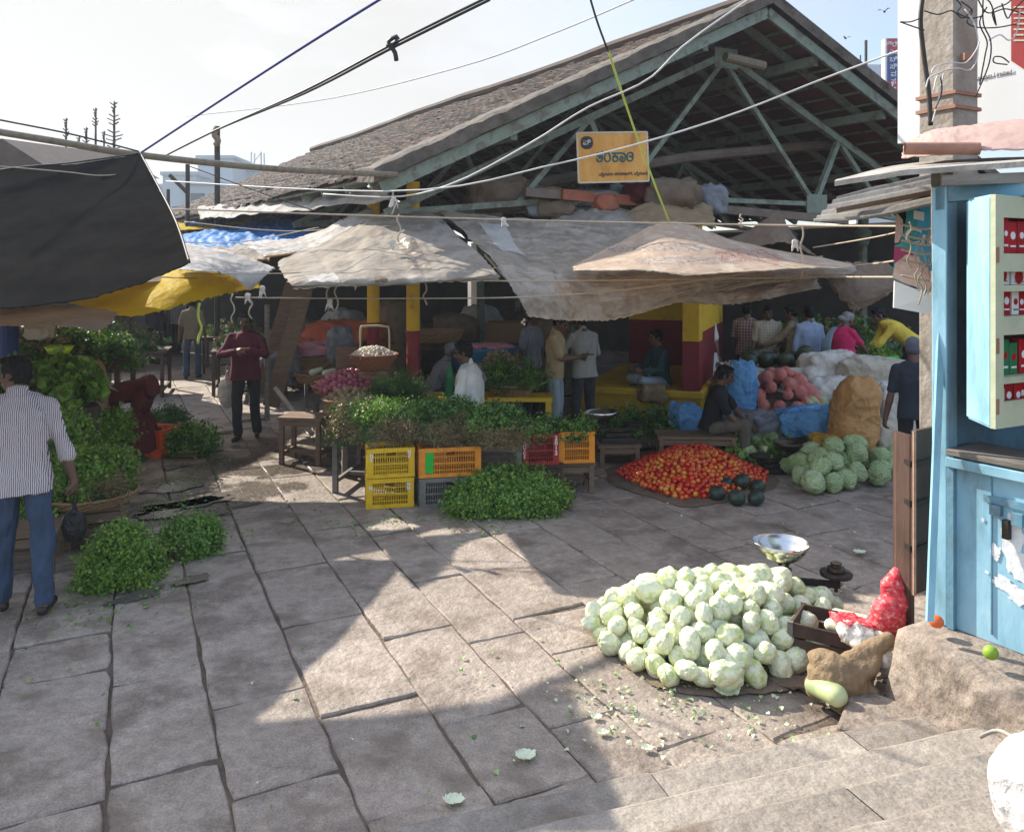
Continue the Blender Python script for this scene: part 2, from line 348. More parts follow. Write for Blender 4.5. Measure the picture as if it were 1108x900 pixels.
M('pack_red', [(.42, .01, .015), (.30, .01, .012)], .4, by='object', w=.9); M('pack_white', [(.7, .7, .66)], .4); M('pack_green', [(.02, .18, .07)], .4)
M('palm_stalk', [(.02, .018, .014), (.05, .04, .03)], .9)
M('bird_black', [(.01, .01, .01)], .8)
# produce
def leafm(n, cols, tr=.25): return M(n, cols, .5, ns=7, det=2, by='island', w=.55, trans=tr, spec=.5)
leafm('leaf_fresh', [(.05, .13, .016), (.11, .24, .035), (.20, .35, .06), (.32, .45, .12)])
leafm('leaf_dark', [(.02, .07, .012), (.045, .12, .02), (.08, .18, .035)])
leafm('leaf_lime', [(.10, .20, .015), (.18, .30, .03), (.28, .40, .06)])
leafm('leaf_broad', [(.05, .13, .015), (.10, .22, .02), (.17, .29, .035)])
leafm('root_brown', [(.16, .10, .05), (.30, .205, .11), (.22, .19, .075), (.42, .32, .19)], .1)
leafm('leaf_scrap', [(.40, .48, .20), (.72, .74, .50), (.20, .34, .08), (.78, .78, .6)], .2)
M('cabbage_a', [(.36, .50, .10), (.56, .68, .21), (.82, .83, .50), (.90, .90, .70), (.50, .64, .18), (.84, .84, .58)], .5, ns=1.4, det=8, by='object', w=.3, bump=.006, bs=7, trans=.12)
M('cabbage_b', [(.24, .38, .10), (.42, .55, .24), (.60, .68, .40)], .45, ns=2, det=9, by='object', w=.35, bump=.05, bs=5)
M('cabbage_leaf_white', [(.84, .86, .66), (.70, .76, .48)], .6, trans=.2, ns=10)
M('tomato', [(.45, .015, .008), (.60, .04, .010), (.70, .12, .015), (.68, .28, .03), (.55, .025, .01)], .28, ns=2, by='object', w=.85, spec=.6)
M('tomato_leaf', [(.04, .10, .02)], .7)
M('onion', [(.22, .03, .06), (.40, .08, .13), (.5, .22, .24)], .4, ns=5, by='object', w=.6); M('potato', [(.25, .16, .08), (.38, .26, .15), (.16, .10, .05)], .8, ns=8, by='object', w=.6)
M('garlic', [(.62, .56, .47), (.72, .67, .58)], .6, by='object', w=.6); M('pumpkin', [(.010, .022, .016), (.022, .045, .030), (.05, .05, .03)], .35, ns=8, by='object', w=.3)
M('melon', [(.012, .022, .014), (.025, .04, .022), (.07, .08, .02)], .4, ns=8, by='object', w=.3)
M('gourd', [(.34, .42, .16), (.55, .58, .34)], .5, ns=5); M('gourd_pale', [(.60, .60, .40), (.72, .71, .55)], .5, ns=5)
M('lime', [(.14, .30, .02), (.3, .42, .03)], .4, ns=8)
M('water', [(.12, .10, .085)], .26, ns=3, spec=.9, bump=.004, bs=22)

for nm_ in ('cabbage_a', 'cabbage_b'):        # branching pale ribs and crinkled leaf edges
    m = MATS[nm_]; nt = m.node_tree; N = nt.nodes; L = nt.links; b = N['Principled BSDF']; tc = N.new('ShaderNodeTexCoord')
    v = N.new('ShaderNodeTexVoronoi'); v.feature = 'DISTANCE_TO_EDGE'; v.inputs['Scale'].default_value = 1.7; nzz = N.new('ShaderNodeTexNoise'); nzz.inputs['Scale'].default_value = 3; nzz.inputs['Detail'].default_value = 5
    L.new(tc.outputs['Object'], nzz.inputs[0]); mxv = N.new('ShaderNodeMixRGB'); mxv.inputs[0].default_value = .5; L.new(tc.outputs['Object'], mxv.inputs[1]); L.new(nzz.outputs['Color'], mxv.inputs[2]); L.new(mxv.outputs[0], v.inputs['Vector'])
    r = N.new('ShaderNodeMapRange'); L.new(v.outputs['Distance'], r.inputs[0]); r.inputs[1].default_value = 0; r.inputs[2].default_value = .10; r.inputs[3].default_value = .35; r.inputs[4].default_value = 0
    mc = N.new('ShaderNodeMixRGB'); L.new(r.outputs[0], mc.inputs[0]); L.new(b.inputs['Base Color'].links[0].from_socket, mc.inputs[1]); mc.inputs[2].default_value = (.82, .84, .62, 1); L.new(mc.outputs[0], b.inputs['Base Color'])
    bp = N.new('ShaderNodeBump'); bp.inputs['Distance'].default_value = .012; bp.inputs['Strength'].default_value = .6; L.new(r.outputs[0], bp.inputs['Height'])
    if b.inputs['Normal'].links: L.new(b.inputs['Normal'].links[0].from_socket, bp.inputs['Normal'])
    L.new(bp.outputs[0], b.inputs['Normal'])
# speckle, grime and the wet zone of the stone
def stonework(name, wet):
    m = MATS[name]; nt = m.node_tree; N = nt.nodes; L = nt.links; b = N['Principled BSDF']
    geo = N.new('ShaderNodeNewGeometry'); src = b.inputs['Base Color'].links[0].from_socket
    def noise_(s, d, lo, hi, a, c):
        n = N.new('ShaderNodeTexNoise'); n.inputs['Scale'].default_value = s; n.inputs['Detail'].default_value = d; L.new(geo.outputs['Position'], n.inputs['Vector'])
        r = N.new('ShaderNodeMapRange'); L.new(n.outputs['Fac'], r.inputs[0]); r.inputs[1].default_value = lo; r.inputs[2].default_value = hi; r.inputs[3].default_value = a; r.inputs[4].default_value = c; return r.outputs[0]
    def mul(c, f):
        v = N.new('ShaderNodeVectorMath'); v.operation = 'SCALE'; L.new(c, v.inputs[0]); L.new(f, v.inputs['Scale']); return v.outputs[0]
    c = mul(src, noise_(95, 3, .35, .65, *((.80, 1.20) if wet else (.84, 1.16)))); c = mul(c, noise_(14, 6, .35, .65, .87, 1.12)); c = mul(c, noise_(.55, 4, .35, .65, .82, 1.15))
    mx = N.new('ShaderNodeMixRGB'); L.new(noise_(2.6, 9, .54, .66, 0, .6), mx.inputs[0]); L.new(c, mx.inputs[1]); mx.inputs[2].default_value = (.135, .098, .07, 1); c = mx.outputs[0]
    if wet:
        vd = N.new('ShaderNodeVectorMath'); vd.operation = 'DISTANCE'; sc = N.new('ShaderNodeVectorMath'); sc.operation = 'MULTIPLY'; L.new(geo.outputs['Position'], sc.inputs[0]); sc.inputs[1].default_value = (1, .42, 0)
        L.new(sc.outputs[0], vd.inputs[0]); vd.inputs[1].default_value = (-3.0, 3.7, 0)
        r = N.new('ShaderNodeMapRange'); L.new(vd.outputs['Value'], r.inputs[0]); r.inputs[1].default_value = 1.5; r.inputs[2].default_value = .5; r.inputs[3].default_value = -.45; r.inputs[4].default_value = .25
        ad = N.new('ShaderNodeMath'); ad.operation = 'ADD'; L.new(r.outputs[0], ad.inputs[0]); L.new(noise_(1.9, 5, .3, .7, 0, .8), ad.inputs[1])
        w = N.new('ShaderNodeMapRange'); L.new(ad.outputs[0], w.inputs[0]); w.inputs[1].default_value = .40; w.inputs[2].default_value = .56
        m2 = N.new('ShaderNodeMapRange'); L.new(w.outputs[0], m2.inputs[0]); m2.inputs[3].default_value = 1; m2.inputs[4].default_value = .5; c = mul(c, m2.outputs[0])
        rs = b.inputs['Roughness'].links[0].from_socket if b.inputs['Roughness'].links else None
        mr = N.new('ShaderNodeMixRGB'); L.new(w.outputs[0], mr.inputs[0]); mr.inputs[1].default_value = (.7, .7, .7, 1)
        if rs: L.new(rs, mr.inputs[1])
        mr.inputs[2].default_value = (.27, .27, .27, 1); L.new(mr.outputs[0], b.inputs['Roughness'])
    L.new(c, b.inputs['Base Color'])
m = MATS['banner_cloth']; nt = m.node_tree; N = nt.nodes; L = nt.links; b = N['Principled BSDF']; geo = N.new('ShaderNodeNewGeometry'); src = b.inputs['Base Color'].links[0].from_socket
def bandmask(sc_, s, lo, hi, x0, x1, z0, z1):        # faded painted letters: broken strokes inside a patch of the cloth
    mp = N.new('ShaderNodeMapping'); mp.inputs['Scale'].default_value = sc_; L.new(geo.outputs['Position'], mp.inputs[0]); n = N.new('ShaderNodeTexVoronoi'); n.feature = 'DISTANCE_TO_EDGE'; n.inputs['Scale'].default_value = s; L.new(mp.outputs[0], n.inputs['Vector'])
    r = N.new('ShaderNodeMapRange'); L.new(n.outputs['Distance'], r.inputs[0]); r.inputs[1].default_value = lo; r.inputs[2].default_value = hi; r.inputs[3].default_value = .8; r.inputs[4].default_value = 0; out = r.outputs[0]
    s3 = N.new('ShaderNodeSeparateXYZ'); L.new(geo.outputs['Position'], s3.inputs[0])
    for sock, a, c in ((0, x0, x1), (2, z0, z1)):
        for v, op in ((a, 'GREATER_THAN'), (c, 'LESS_THAN')):
            g = N.new('ShaderNodeMath'); g.operation = op; L.new(s3.outputs[sock], g.inputs[0]); g.inputs[1].default_value = v; mu = N.new('ShaderNodeMath'); mu.operation = 'MULTIPLY'; L.new(out, mu.inputs[0]); L.new(g.outputs[0], mu.inputs[1]); out = mu.outputs[0]
    return out
for col, args in (((.16, .20, .34, 1), ((1, 1, 1.5), 13, .02, .06, 1.0, 1.9, 2.46, 2.54)), ((.16, .20, .34, 1), ((1, 1, 1.5), 15, .02, .06, 1.15, 2.1, 2.33, 2.40)), ((.50, .10, .10, 1), ((1, 1, 1.5), 12, .02, .07, 1.95, 2.75, 2.36, 2.50))):
    mk = bandmask(*args); mx = N.new('ShaderNodeMixRGB'); L.new(mk, mx.inputs[0]); L.new(src, mx.inputs[1]); mx.inputs[2].default_value = col; src = mx.outputs[0]
L.new(src, b.inputs['Base Color'])
for nd in N:
    if nd.bl_idname == 'ShaderNodeBsdfTranslucent': L.new(src, nd.inputs['Color'])
stonework('paving', True); stonework('step_stone', False); stonework('plaster_ledge', False)
# ------------------------------------------------------------------ people
def bone2(a, b, l1, l2, hint):
    d = b - a; L = d.length; L2 = min(L, (l1 + l2) * .998); d.normalize(); b = a + d * L2
    x = (l1 * l1 - l2 * l2 + L2 * L2) / (2 * L2); y = math.sqrt(max(0, l1 * l1 - x * x))
    h = V(hint); h = (h - d * h.dot(d)); h = h.normalized() if h.length > 1e-4 else V((0, 0, 1))
    return a + d * x + h * y, b
def person(label, loc, face, h=1.68, pelvis=(0, 0, .93), lean=0, side=0, turn=0, head=(0, 0), wrR=(.27, .02, .78), wrL=(-.27, .02, .78),
           anR=(.11, 0, .08), anL=(-.11, 0, .08), elR=(.5, -1, -.2), elL=(-.5, -1, -.2), knR=(.15, 1, .1), knL=(-.15, 1, .1),
           top='white_cotton', sleeve='short', bottom='dark_trousers', shape='trousers', hem=.10, hair='short', skin='skin', shoes='leather',
           vox=.0085, stout=1.0, collar=True, handR=None, handL=None, group='people in the market', moustache=False, extras=None, name='person', hairmat='hair', wrk=.012):
    k = h / 1.70
    root = thing(name, label, 'person', loc, face - PI / 2, group)
    pe = V(pelvis); le = math.radians(lean); sd = math.radians(side); tw = math.radians(turn)
    s = V((math.sin(sd), math.sin(le) * math.cos(sd), math.cos(le) * math.cos(sd))).normalized()
    X = V((math.cos(tw), math.sin(tw), 0)); X = (X - s * X.dot(s)).normalized(); f = s.cross(X)
    nb = pe + s * .50 * k                       # neck base
    chest = pe + s * .36 * k
    hy, hp = math.radians(head[0]), math.radians(head[1])
    hs = (s * .5 + V((0, 0, .5))).normalized()
    hf = Matrix.Rotation(hy, 3, hs) @ (V((0, 1, 0)) - hs * hs.y).normalized(); hx = hf.cross(hs).normalized()
    hq = Matrix.Rotation(-hp, 3, hx); hf = hq @ hf; hz = hq @ hs
    hm = Matrix((hx, hf, hz)).transposed()
    nk = nb + (s * .4 + hs * .6) * .060 * k + f * .012
    hc = nk + hz * .085 * k + hf * .022 * k
    shR = pe + s * .432 * k + X * .168 * k * (stout * .5 + .5); shL = pe + s * .432 * k - X * .168 * k * (stout * .5 + .5)
    wrR, wrL, anR, anL = V(wrR), V(wrL), V(anR), V(anL)
    eR, wrR = bone2(shR, wrR, .285 * k, .25 * k, elR); eL, wrL = bone2(shL, wrL, .285 * k, .25 * k, elL)
    hpR = pe + X * .09 * k; hpL = pe - X * .09 * k
    kR, anR = bone2(hpR, anR, .43 * k, .415 * k, knR); kL, anL = bone2(hpL, anL, .43 * k, .415 * k, knL)
    b = MB()
    def hl(p): return hc + hm @ (V(p) * k)
    b.ell(hl((0, -.012, .022)), (.074 * k, .092 * k, .088 * k), hm, 20, 14); b.ell(hl((0, .018, -.035)), (.058 * k, .064 * k, .072 * k), hm, 16, 12)
    b.ell(hl((0, .052, -.085)), (.026 * k, .024 * k, .022 * k), hm); b.ell(hl((0, -.03, -.03)), (.060 * k, .06 * k, .06 * k), hm)
    b.cone(hl((0, .082, .008)), .009 * k, hl((0, .103, -.030)), .014 * k); b.ell(hl((0, .090, -.034)), (.018 * k, .012 * k, .010 * k), hm)
    b.ell(hl((0, .070, .022)), (.05 * k, .016 * k, .012 * k), hm); b.ell(hl((0, .078, -.058)), (.024 * k, .012 * k, .007 * k), hm); b.ell(hl((0, .075, -.068)), (.02 * k, .012 * k, .008 * k), hm)
    for q in (-1, 1):
        b.ell(hl((q * .073, -.008, -.012)), (.010 * k, .019 * k, .030 * k), hm @ Matrix.Rotation(q * .35, 3, 'Z')); b.ell(hl((q * .042, .055, -.025)), (.02 * k, .02 * k, .02 * k), hm)
    b.cone(hc - hz * .04 * k - hf * .015, .056 * k, nb - f * .005, .064 * k, 16)
    b.loft([(pe + s * t * k, X * a * k * .86, f * c * k * .86) for t, a, c in ((-.04, .13, .10), (.1, .12, .09), (.3, .14, .10), (.42, .12, .075), (.5, .06, .05))])
    def hand(w, e, side_, spec, palm):
        d = (w - e).normalized(); curl = .5
        if spec: d = V(spec[0]).normalized(); curl = spec[1]
        pn = V(palm); pn = (pn - d * pn.dot(d)).normalized(); xx = d.cross(pn)
        b.cone(w, .027 * k, w + d * .02 * k, .03 * k, 10)
        m = Matrix((xx, d, pn)).transposed(); b.ell(w + d * .05 * k, (.040 * k, .052 * k, .017 * k), m, 12, 8)
        for i, (o, L) in enumerate(((-.029, .066), (-.010, .076), (.010, .071), (.028, .055))):
            p = w + d * .085 * k + xx * o * k; c = curl * (1 + .12 * i)
            q = p + (d * math.cos(c) + pn * math.sin(c) + xx * o * 2) * L * .5 * k; t = q + (d * math.cos(2.3 * c) + pn * math.sin(2.3 * c)) * L * .5 * k
            b.cone(p - d * .01, .0095 * k, q, .0088 * k, 8); b.cone(q, .0088 * k, t, .0078 * k, 8)
        p = w + d * .03 * k - xx * .030 * k * side_; q = p + (d * .75 - xx * .6 * side_ + pn * .35).normalized() * .036 * k
        b.cone(p, .013 * k, q, .0105 * k, 8); b.cone(q, .0105 * k, q + (d + pn * .4 * (1 + curl)).normalized() * .028 * k, .0085 * k, 8)
    for sh, e, w, sg, hs_ in ((shR, eR, wrR, 1, handR), (shL, eL, wrL, -1, handL)):
        b.cone(sh, .045 * k, e, .036 * k); b.cone(e, .038 * k, e + (w - e) * .35, .040 * k); b.cone(e + (w - e) * .35, .038 * k, w, .025 * k)
        hand(w, e, 1, hs_, (X * -sg + f * .3) if not hs_ or len(hs_) < 3 else hs_[2])
    footd = []
    for hp_, kn, an, sg in ((hpR, kR, anR, 1), (hpL, kL, anL, -1)):
        b.cone(hp_, .075 * k, kn, .052 * k); b.cone(kn, .05 * k, kn + (an - kn) * .35, .05 * k); b.cone(kn + (an - kn) * .35, .05 * k, an, .034 * k)
        fd = V((sg * .18, 1, 0)).normalized(); footd.append((an, fd))
        b.cone(an - fd * .03 - V((0, 0, .03)), .034 * k, an + fd * .13 * k - V((0, 0, .048)), .028 * k)
    put(remesh(b, 'body', skin, vox, 2), 'body', root)
    # hair
    hb = MB()
    if hair in ('short', 'bun', 'grey'):
        hb.ell(hl((0, -.022, .036)), (.081 * k, .098 * k, .088 * k), hm, 20, 14); hb.ell(hl((0, -.045, -.01)), (.072 * k, .068 * k, .072 * k), hm)
        for q in (-1, 1): hb.ell(hl((q * .066, .008, .012)), (.012 * k, .022 * k, .035 * k), hm)
        hb.ell(hl((0, .038, .090)), (.06 * k, .04 * k, .026 * k), hm)
        if hair == 'bun': hb.ell(hl((0, -.135, -.02)), .045 * k)
        put(remesh(hb, 'hair', hairmat, vox * .8, 1, .009, (55, 55, 28)), 'hair', root)
    elif hair == 'beanie':
        hb.ell(hl((0, -.012, .035)), (.086 * k, .104 * k, .098 * k), hm, 20, 14); hb.ell(hl((0, -.03, .0)), (.083 * k, .09 * k, .075 * k), hm)
        put(remesh(hb, 'beanie', 'beanie', vox, 2, .002), 'beanie', root)
    for q in (-1, 1):
        e_ = MB().ell(hl((q * .030, .078, .003)), .011 * k, None, 10, 6); o = e_.build('eye', 'eye', root, world=False, smooth=True)
        bb = MB().tube([hl((q * .012, .086, .022)), hl((q * .030, .088, .027)), hl((q * .05, .075, .020))], .004 * k, 5); bb.build('eyebrow', hairmat, root, world=False)
    if moustache: MB().tube([hl((-.026, .082, -.052)), hl((-.012, .096, -.046)), hl((.012, .096, -.046)), hl((.026, .082, -.052))], [.003, .007, .007, .003], 6).build('moustache', hairmat, root, world=False)
    # top garment
    st = stout; c = MB()
    rg = [(-hem, .178, .128), (-hem + .06, .172, .125), (.06, .158, .118), (.16, .156, .118), (.30, .174, .126), (.40, .172, .112), (.46, .13, .085), (.505, .072, .070)]
    c.loft([(pe + s * t * k, X * a * k * (st + (.0 if t > .3 else .02)), f * d * k * st) for t, a, d in rg], 28)
    for sh, e, w in ((shR, eR, wrR), (shL, eL, wrL)):
        c.cone(nb - s * .015 * k + (sh - nb) * .12, .062 * k, sh - s * .004, .056 * k, 16)
        if sleeve == 'none': continue
        if sleeve == 'short': c.cone(sh, .059 * k, sh + (e - sh) * .80, .061 * k, 16)
        else:
            c.cone(sh, .059 * k, e, .053 * k, 16); wend = e + (w - e) * (.93 if sleeve == 'long' else .30); c.cone(e, .054 * k, wend, .043 * k if sleeve == 'long' else .052 * k, 16)
    if collar: c.cone(nb - s * .02 * k, .066 * k, nb + s * .035 * k, .060 * k, 16)
    tn = {'pink_blouse': 'blouse'}.get(top, 'shirt')
    sd_ = R.random() * 50
    put(remesh(c, tn, top, vox * 1.15, 4, wrk, (8, 8, 5), sd_), tn, root)
    # lower garment
    t_ = MB()
    if shape == 'trousers':
        t_.loft([(pe + s * (.10 if hem < .02 else .0) * k, X * .142 * k * st, f * .100 * k * st), (pe - s * .01 * k, X * .146 * k * st, f * .104 * k * st), (pe - s * .06 * k, X * .155 * k * st, f * .115 * k)], 24)
        for hp_, kn, an in ((hpR, kR, anR), (hpL, kL, anL)):
            t_.cone(hp_ - s * .02 * k, .088 * k * (st * .5 + .5), kn, .068 * k, 16); t_.cone(kn, .070 * k, an + (kn - an) * .04, .058 * k, 16)
        ln = 'trousers'
    elif shape == 'skirt':
        mid = (anR + anL) / 2; kn = (kR + kL) / 2; w_ = (kR - kL).length / 2
        t_.loft([(pe + s * (.12 if hem < 0 else -.02) * k, X * .142 * k * st, f * .105 * k * st), (pe - s * .04 * k, X * .185 * k * st, f * .15 * k * st), (pe + (kn - pe) * .6, X * (.19 + w_ * .3) * k, f * .16 * k), (kn, X * (.16 + w_) * k, V((0, 1, 0)) * .17 * k), (kn + (mid - kn) * .9, X * (.19 + w_ * .8) * k, V((0, 1, 0)) * .19 * k)], 28)
        ln = 'sari'
    put(remesh(t_, ln, bottom, vox * 1.15, 3, wrk * 1.1, (9, 9, 4), sd_ + 9), ln, root)
    for an, fd in footd:
        q = MB(); z0 = V((an.x, an.y, an.z - .075 * k))
        q.cone(z0 - fd * .045 * k + V((0, 0, .028)), .036 * k, z0 + fd * .14 * k + V((0, 0, .024)), .033 * k)
        q.cone(z0 - fd * .02 * k + V((0, 0, .045)), .036 * k, z0 + fd * .05 * k + V((0, 0, .05)), .030 * k)
        put(remesh(q, 'shoe', shoes, vox, 2), 'shoe', root)
    root['wR'] = 0; del root['wR']
    info = dict(root=root, wR=wrR, wL=wrL, hc=hc, nb=nb, pe=pe, s=s, X=X, f=f, k=k, shR=shR, shL=shL, eR=eR, eL=eL, hl=hl, hm=hm)
    return info
def wpt(info, p):        # local point -> world
    r = info['root']; return r.location + Euler((0, 0, r.rotation_euler.z)).to_matrix() @ V(p)

def at(px, D, z=0): return V(((px - CX) * D / F, D, z))
ang = math.radians
# -- the man in the striped shirt, near left, back to us with his head turned to the left
manB = person('man in striped shirt and blue jeans standing at the left edge, holding a black bag', at(22, 5.25), ang(112), 1.71, pelvis=(0, 0, .95), lean=3, side=-2, turn=6, head=(62, 4),
    wrR=(.33, .02, .80), wrL=(-.26, .2, .95), anR=(.15, -.05, .08), anL=(-.12, .12, .08), top='stripe_shirt', sleeve='mid', bottom='jeans', stout=1.06, hem=.13, vox=.006,
    handR=((.05, .1, -1), 1.0, (-1, .4, 0)), group=None, moustache=True, wrk=.016)
c = MB(); k = manB
for a_ in np.linspace(-2.6, 2.6, 1): pass
c.loft([(k['nb'] - k['s'] * .02, k['X'] * .074, k['f'] * .070), (k['nb'] + k['s'] * .035 - k['f'] * .008, k['X'] * .067, k['f'] * .062)], 24)
put(remesh(c, 'collar', 'stripe_shirt', .006, 1), 'collar', k['root'])
hp_ = wpt(k, k['wR'])
MB().tube([wpt(k, k['wR'] + V((0, .01, -.07))), wpt(k, k['wR'] + V((0, .02, -.10)))], .003, 5)
# -- woman bending over the herbs, maroon sari
person('woman in a maroon sari bending down to the herbs beside the orange crate', at(152, 9.6), ang(185), 1.6, pelvis=(0, -.06, .86), lean=104, head=(0, 30), wrR=(.16, .48, .22), wrL=(-.16, .42, .25),
    anR=(.14, 0, .08), anL=(-.14, -.05, .08), top='maroon_sari', sleeve='long', bottom='maroon_sari', shape='skirt', stout=1.15, hair='bun', group=None, collar=False)
# -- man in maroon sweater
A = person('man in a maroon sweater and black trousers walking towards us with a white bag', at(266, 10.7), ang(-82), 1.72, lean=0, head=(0, 6), wrR=(.07, .27, 1.20), wrL=(-.06, .25, 1.22), elR=(1, -.3, -.4), elL=(-1, -.3, -.4),
    anR=(.10, .03, .08), anL=(-.13, -.10, .10), top='maroon_knit', sleeve='long', bottom='dark_trousers', stout=1.12, hem=.12, skin='skin', group=None)
# -- far walkers in the alley
person('man in khaki shirt and jeans walking in the dark part of the alley', at(208, 16.5), ang(100), 1.7, anR=(.1, .1, .08), anL=(-.1, -.12, .1), top='khaki_shirt', bottom='jeans', vox=.013, group=None)
person('person in black standing far down the alley beside the stalls', at(168, 19), ang(60), 1.68, top='black_cloth', bottom='dark_trousers', vox=.014, group=None, sleeve='long')
person('person in a grey shirt far down the alley under the yellow tarp', at(189, 21), ang(-60), 1.68, top='grey_shirt', bottom='dark_trousers', vox=.014, group=None)
# -- seated vendor in white
ven = person('seated vendor in white shirt with a grey scarf over the shoulder, behind the herbs', at(511, 8.95), ang(165), 1.74, pelvis=(0, 0, .70), lean=6, head=(10, 8), wrR=(.20, .24, .74), wrL=(-.2, .3, .80), elR=(1, -.2, -.6),
    anR=(.14, .42, .1), anL=(-.16, .42, .1), knR=(.1, .3, 1), knL=(-.1, .3, 1), top='white_cotton', sleeve='mid', bottom='white_cotton', stout=1.15, hem=.05, vox=.007, group=None)
sc = MB(); k = ven
for u0 in (0,):
    p = [k['pe'] + k['s'] * .06 + k['f'] * .15 - k['X'] * .10, k['pe'] + k['s'] * .26 + k['f'] * .155 - k['X'] * .02, k['pe'] + k['s'] * .42 + k['f'] * .11 + k['X'] * .05, k['pe'] + k['s'] * .51 + k['X'] * .085, k['pe'] + k['s'] * .45 - k['f'] * .09 + k['X'] * .10, k['pe'] + k['s'] * .30 - k['f'] * .15 + k['X'] * .12]
    sp = smoothpath(p, 20)
    sc.loft([(q, k['X'] * .06 + k['s'] * .02, ((sp[min(i + 1, 20)] - sp[max(i - 1, 0)]).cross(k['X'])).normalized() * .014) for i, q in enumerate(sp)], 12)
sc.build('scarf', 'scarf', ven['root'], world=False, smooth=True)
MB().tube([ven['wR'] + (ven['eR'] - ven['wR']).normalized() * .02 + V((0, 0, 0)), ven['wR'] + (ven['eR'] - ven['wR']).normalized() * .045], .033, 14).build('wristwatch', 'steel', ven['root'], world=False)
# -- two men at the pillar
ph = person('man in a cream polo and pale jeans looking at his phone', at(600, 10.7), ang(-15), 1.72, lean=2, head=(-8, 26), wrR=(.10, .36, 1.13), wrL=(-.06, .34, 1.1), elR=(.5, -.6, -1), elL=(-.5, -.6, -1),
    top='cream_knit', bottom='pale_jeans', skin='skin_light', handR=((0, 1, .1), .6, (-.3, 0, 1)), group=None)
MB().box(ph['wR'] + V((-.01, .11, .035)), (.075, .15, .012)).build('phone', 'phone_black', None, world=False)
po = bpy.data.objects['phone']; po.location = wpt(ph, po.location); po.rotation_euler.z = ph['root'].rotation_euler.z; setp(po, 'black phone held out by the man in the cream polo', 'phone')
person('man in a light grey shirt and dark grey trousers with his back to us', at(632, 10.9), ang(118), 1.7, lean=4, head=(20, 24), wrR=(.13, .3, 1.08), wrL=(-.14, .3, 1.08), elR=(1, -.3, -.8), elL=(-1, -.3, -.8), top='grey_shirt', sleeve='long', bottom='grey_trousers', stout=1.08, hem=.12, group=None)
person('man in a grey checked shirt standing in the shade behind the bean basket', at(575, 11.9), ang(-40), 1.68, top='grey_check', bottom='dark_trousers', group=None, head=(0, 10))
person('bald old man in grey crouching behind the seated vendor', at(467, 10.9), ang(20), 1.6, pelvis=(0, 0, .62), lean=28, anR=(.13, .35, .2), anL=(-.13, .35, .2), wrR=(.2, .4, .8), wrL=(-.1, .4, .8), top='grey_check', sleeve='long', bottom='grey_trousers', vox=.011, group=None, hair='grey', hairmat='grey_hair')
# -- seated man in teal, on the plinth
person('man in a dark teal shirt sitting cross-legged on the yellow plinth', at(716, 11.9, .50), ang(195), 1.72, pelvis=(0, 0, .12), lean=6, head=(0, 4), wrR=(.1, .42, .30), wrL=(-.2, .40, .30), anR=(-.16, .22, .08), anL=(.16, .30, .08), knR=(1, .4, .2), knL=(-1, .4, .2),
    top='teal_cloth', sleeve='long', bottom='pale_jeans', skin='skin_light', hem=.04, moustache=True, group=None)
person('man in a crumpled white shirt standing behind the yellow and red pillar', at(763, 13.2), ang(-60), 1.74, wrL=(-.2, .1, .8), head=(0, 18), top='white_cotton', bottom='white_cotton', shape='skirt', group=None, skin='skin_light')
# -- tomato seller
person('tomato seller in black tee and grey trousers sitting on a low wooden bench', at(768, 9.5), ang(-22), 1.68, pelvis=(0, 0, .42), lean=14, head=(8, 8), wrR=(.12, .46, .30), wrL=(-.12, .48, .40), anR=(.12, .42, .08), anL=(-.16, .40, .08), knR=(.1, .4, 1), knL=(-.1, .4, 1),
    elR=(.6, -.6, -.6), top='black_cloth', bottom='olive_trousers', hem=.05, moustache=True, vox=.007, group=None)
# -- the group at the back right
person('man in a red checked shirt at the back, left of the beige checked shirt', at(808, 13.6), ang(60), 1.72, top='red_check', bottom='grey_trousers', vox=.011, group=None)
person('man in a beige checked shirt facing us behind the melons', at(831, 13.0), ang(-95), 1.72, head=(-10, 15), top='check_shirt', bottom='dark_trousers', vox=.010, group=None, wrL=(-.1, .25, 1.0))
person('man in a khaki shirt reaching left, between the checked and pale blue shirts', at(858, 12.8), ang(150), 1.73, top='khaki_shirt', sleeve='long', bottom='khaki_shirt', vox=.010, wrL=(-.15, .42, 1.05), wrR=(.15, .4, 1.0), group=None, head=(0, 10))
person('man in a pale blue shirt seen from behind at the back stalls', at(876, 12.6), ang(95), 1.72, top='sky_shirt', bottom='dark_trousers', vox=.010, group=None, sleeve='mid')
wo = person('woman in a pink blouse and pale blue sari buying vegetables', at(911, 12.0), ang(20), 1.60, lean=6, head=(-8, 18), wrR=(.1, .42, .98), wrL=(-.05, .48, 1.0), elR=(.4, -.4, -1), top='pink_blouse', bottom='blue_sari', shape='skirt', sleeve='short', stout=1.18, hem=-.10, hair='bun', hairmat='grey_hair', vox=.009, group=None, collar=False)
sh_ = smoothpath([wo['nb'] + wo['X'] * -.13 + wo['f'] * .05, wo['nb'] - wo['X'] * .14 - wo['f'] * .06 - wo['s'] * .02, wo['nb'] - wo['X'] * .16 - wo['f'] * .16 - wo['s'] * .28, wo['nb'] - wo['X'] * .14 - wo['f'] * .20 - V((0, 0, .8))], 14)
MB().loft([(q, wo['X'] * (.03 + .006 * i), wo['f'] * .02) for i, q in enumerate(sh_)], 12).build('sari_end', 'blue_sari', wo['root'], world=False, smooth=True)
person('man in a yellow shirt and jeans bending over to hand over vegetables', at(984, 12.2, .22), ang(178), 1.76, pelvis=(0, -.05, .95), lean=56, head=(0, -8), wrR=(.1, .64, .78), wrL=(-.08, .66, .75), top='yellow_shirt', sleeve='mid', bottom='jeans', hem=.06, vox=.009, group=None)
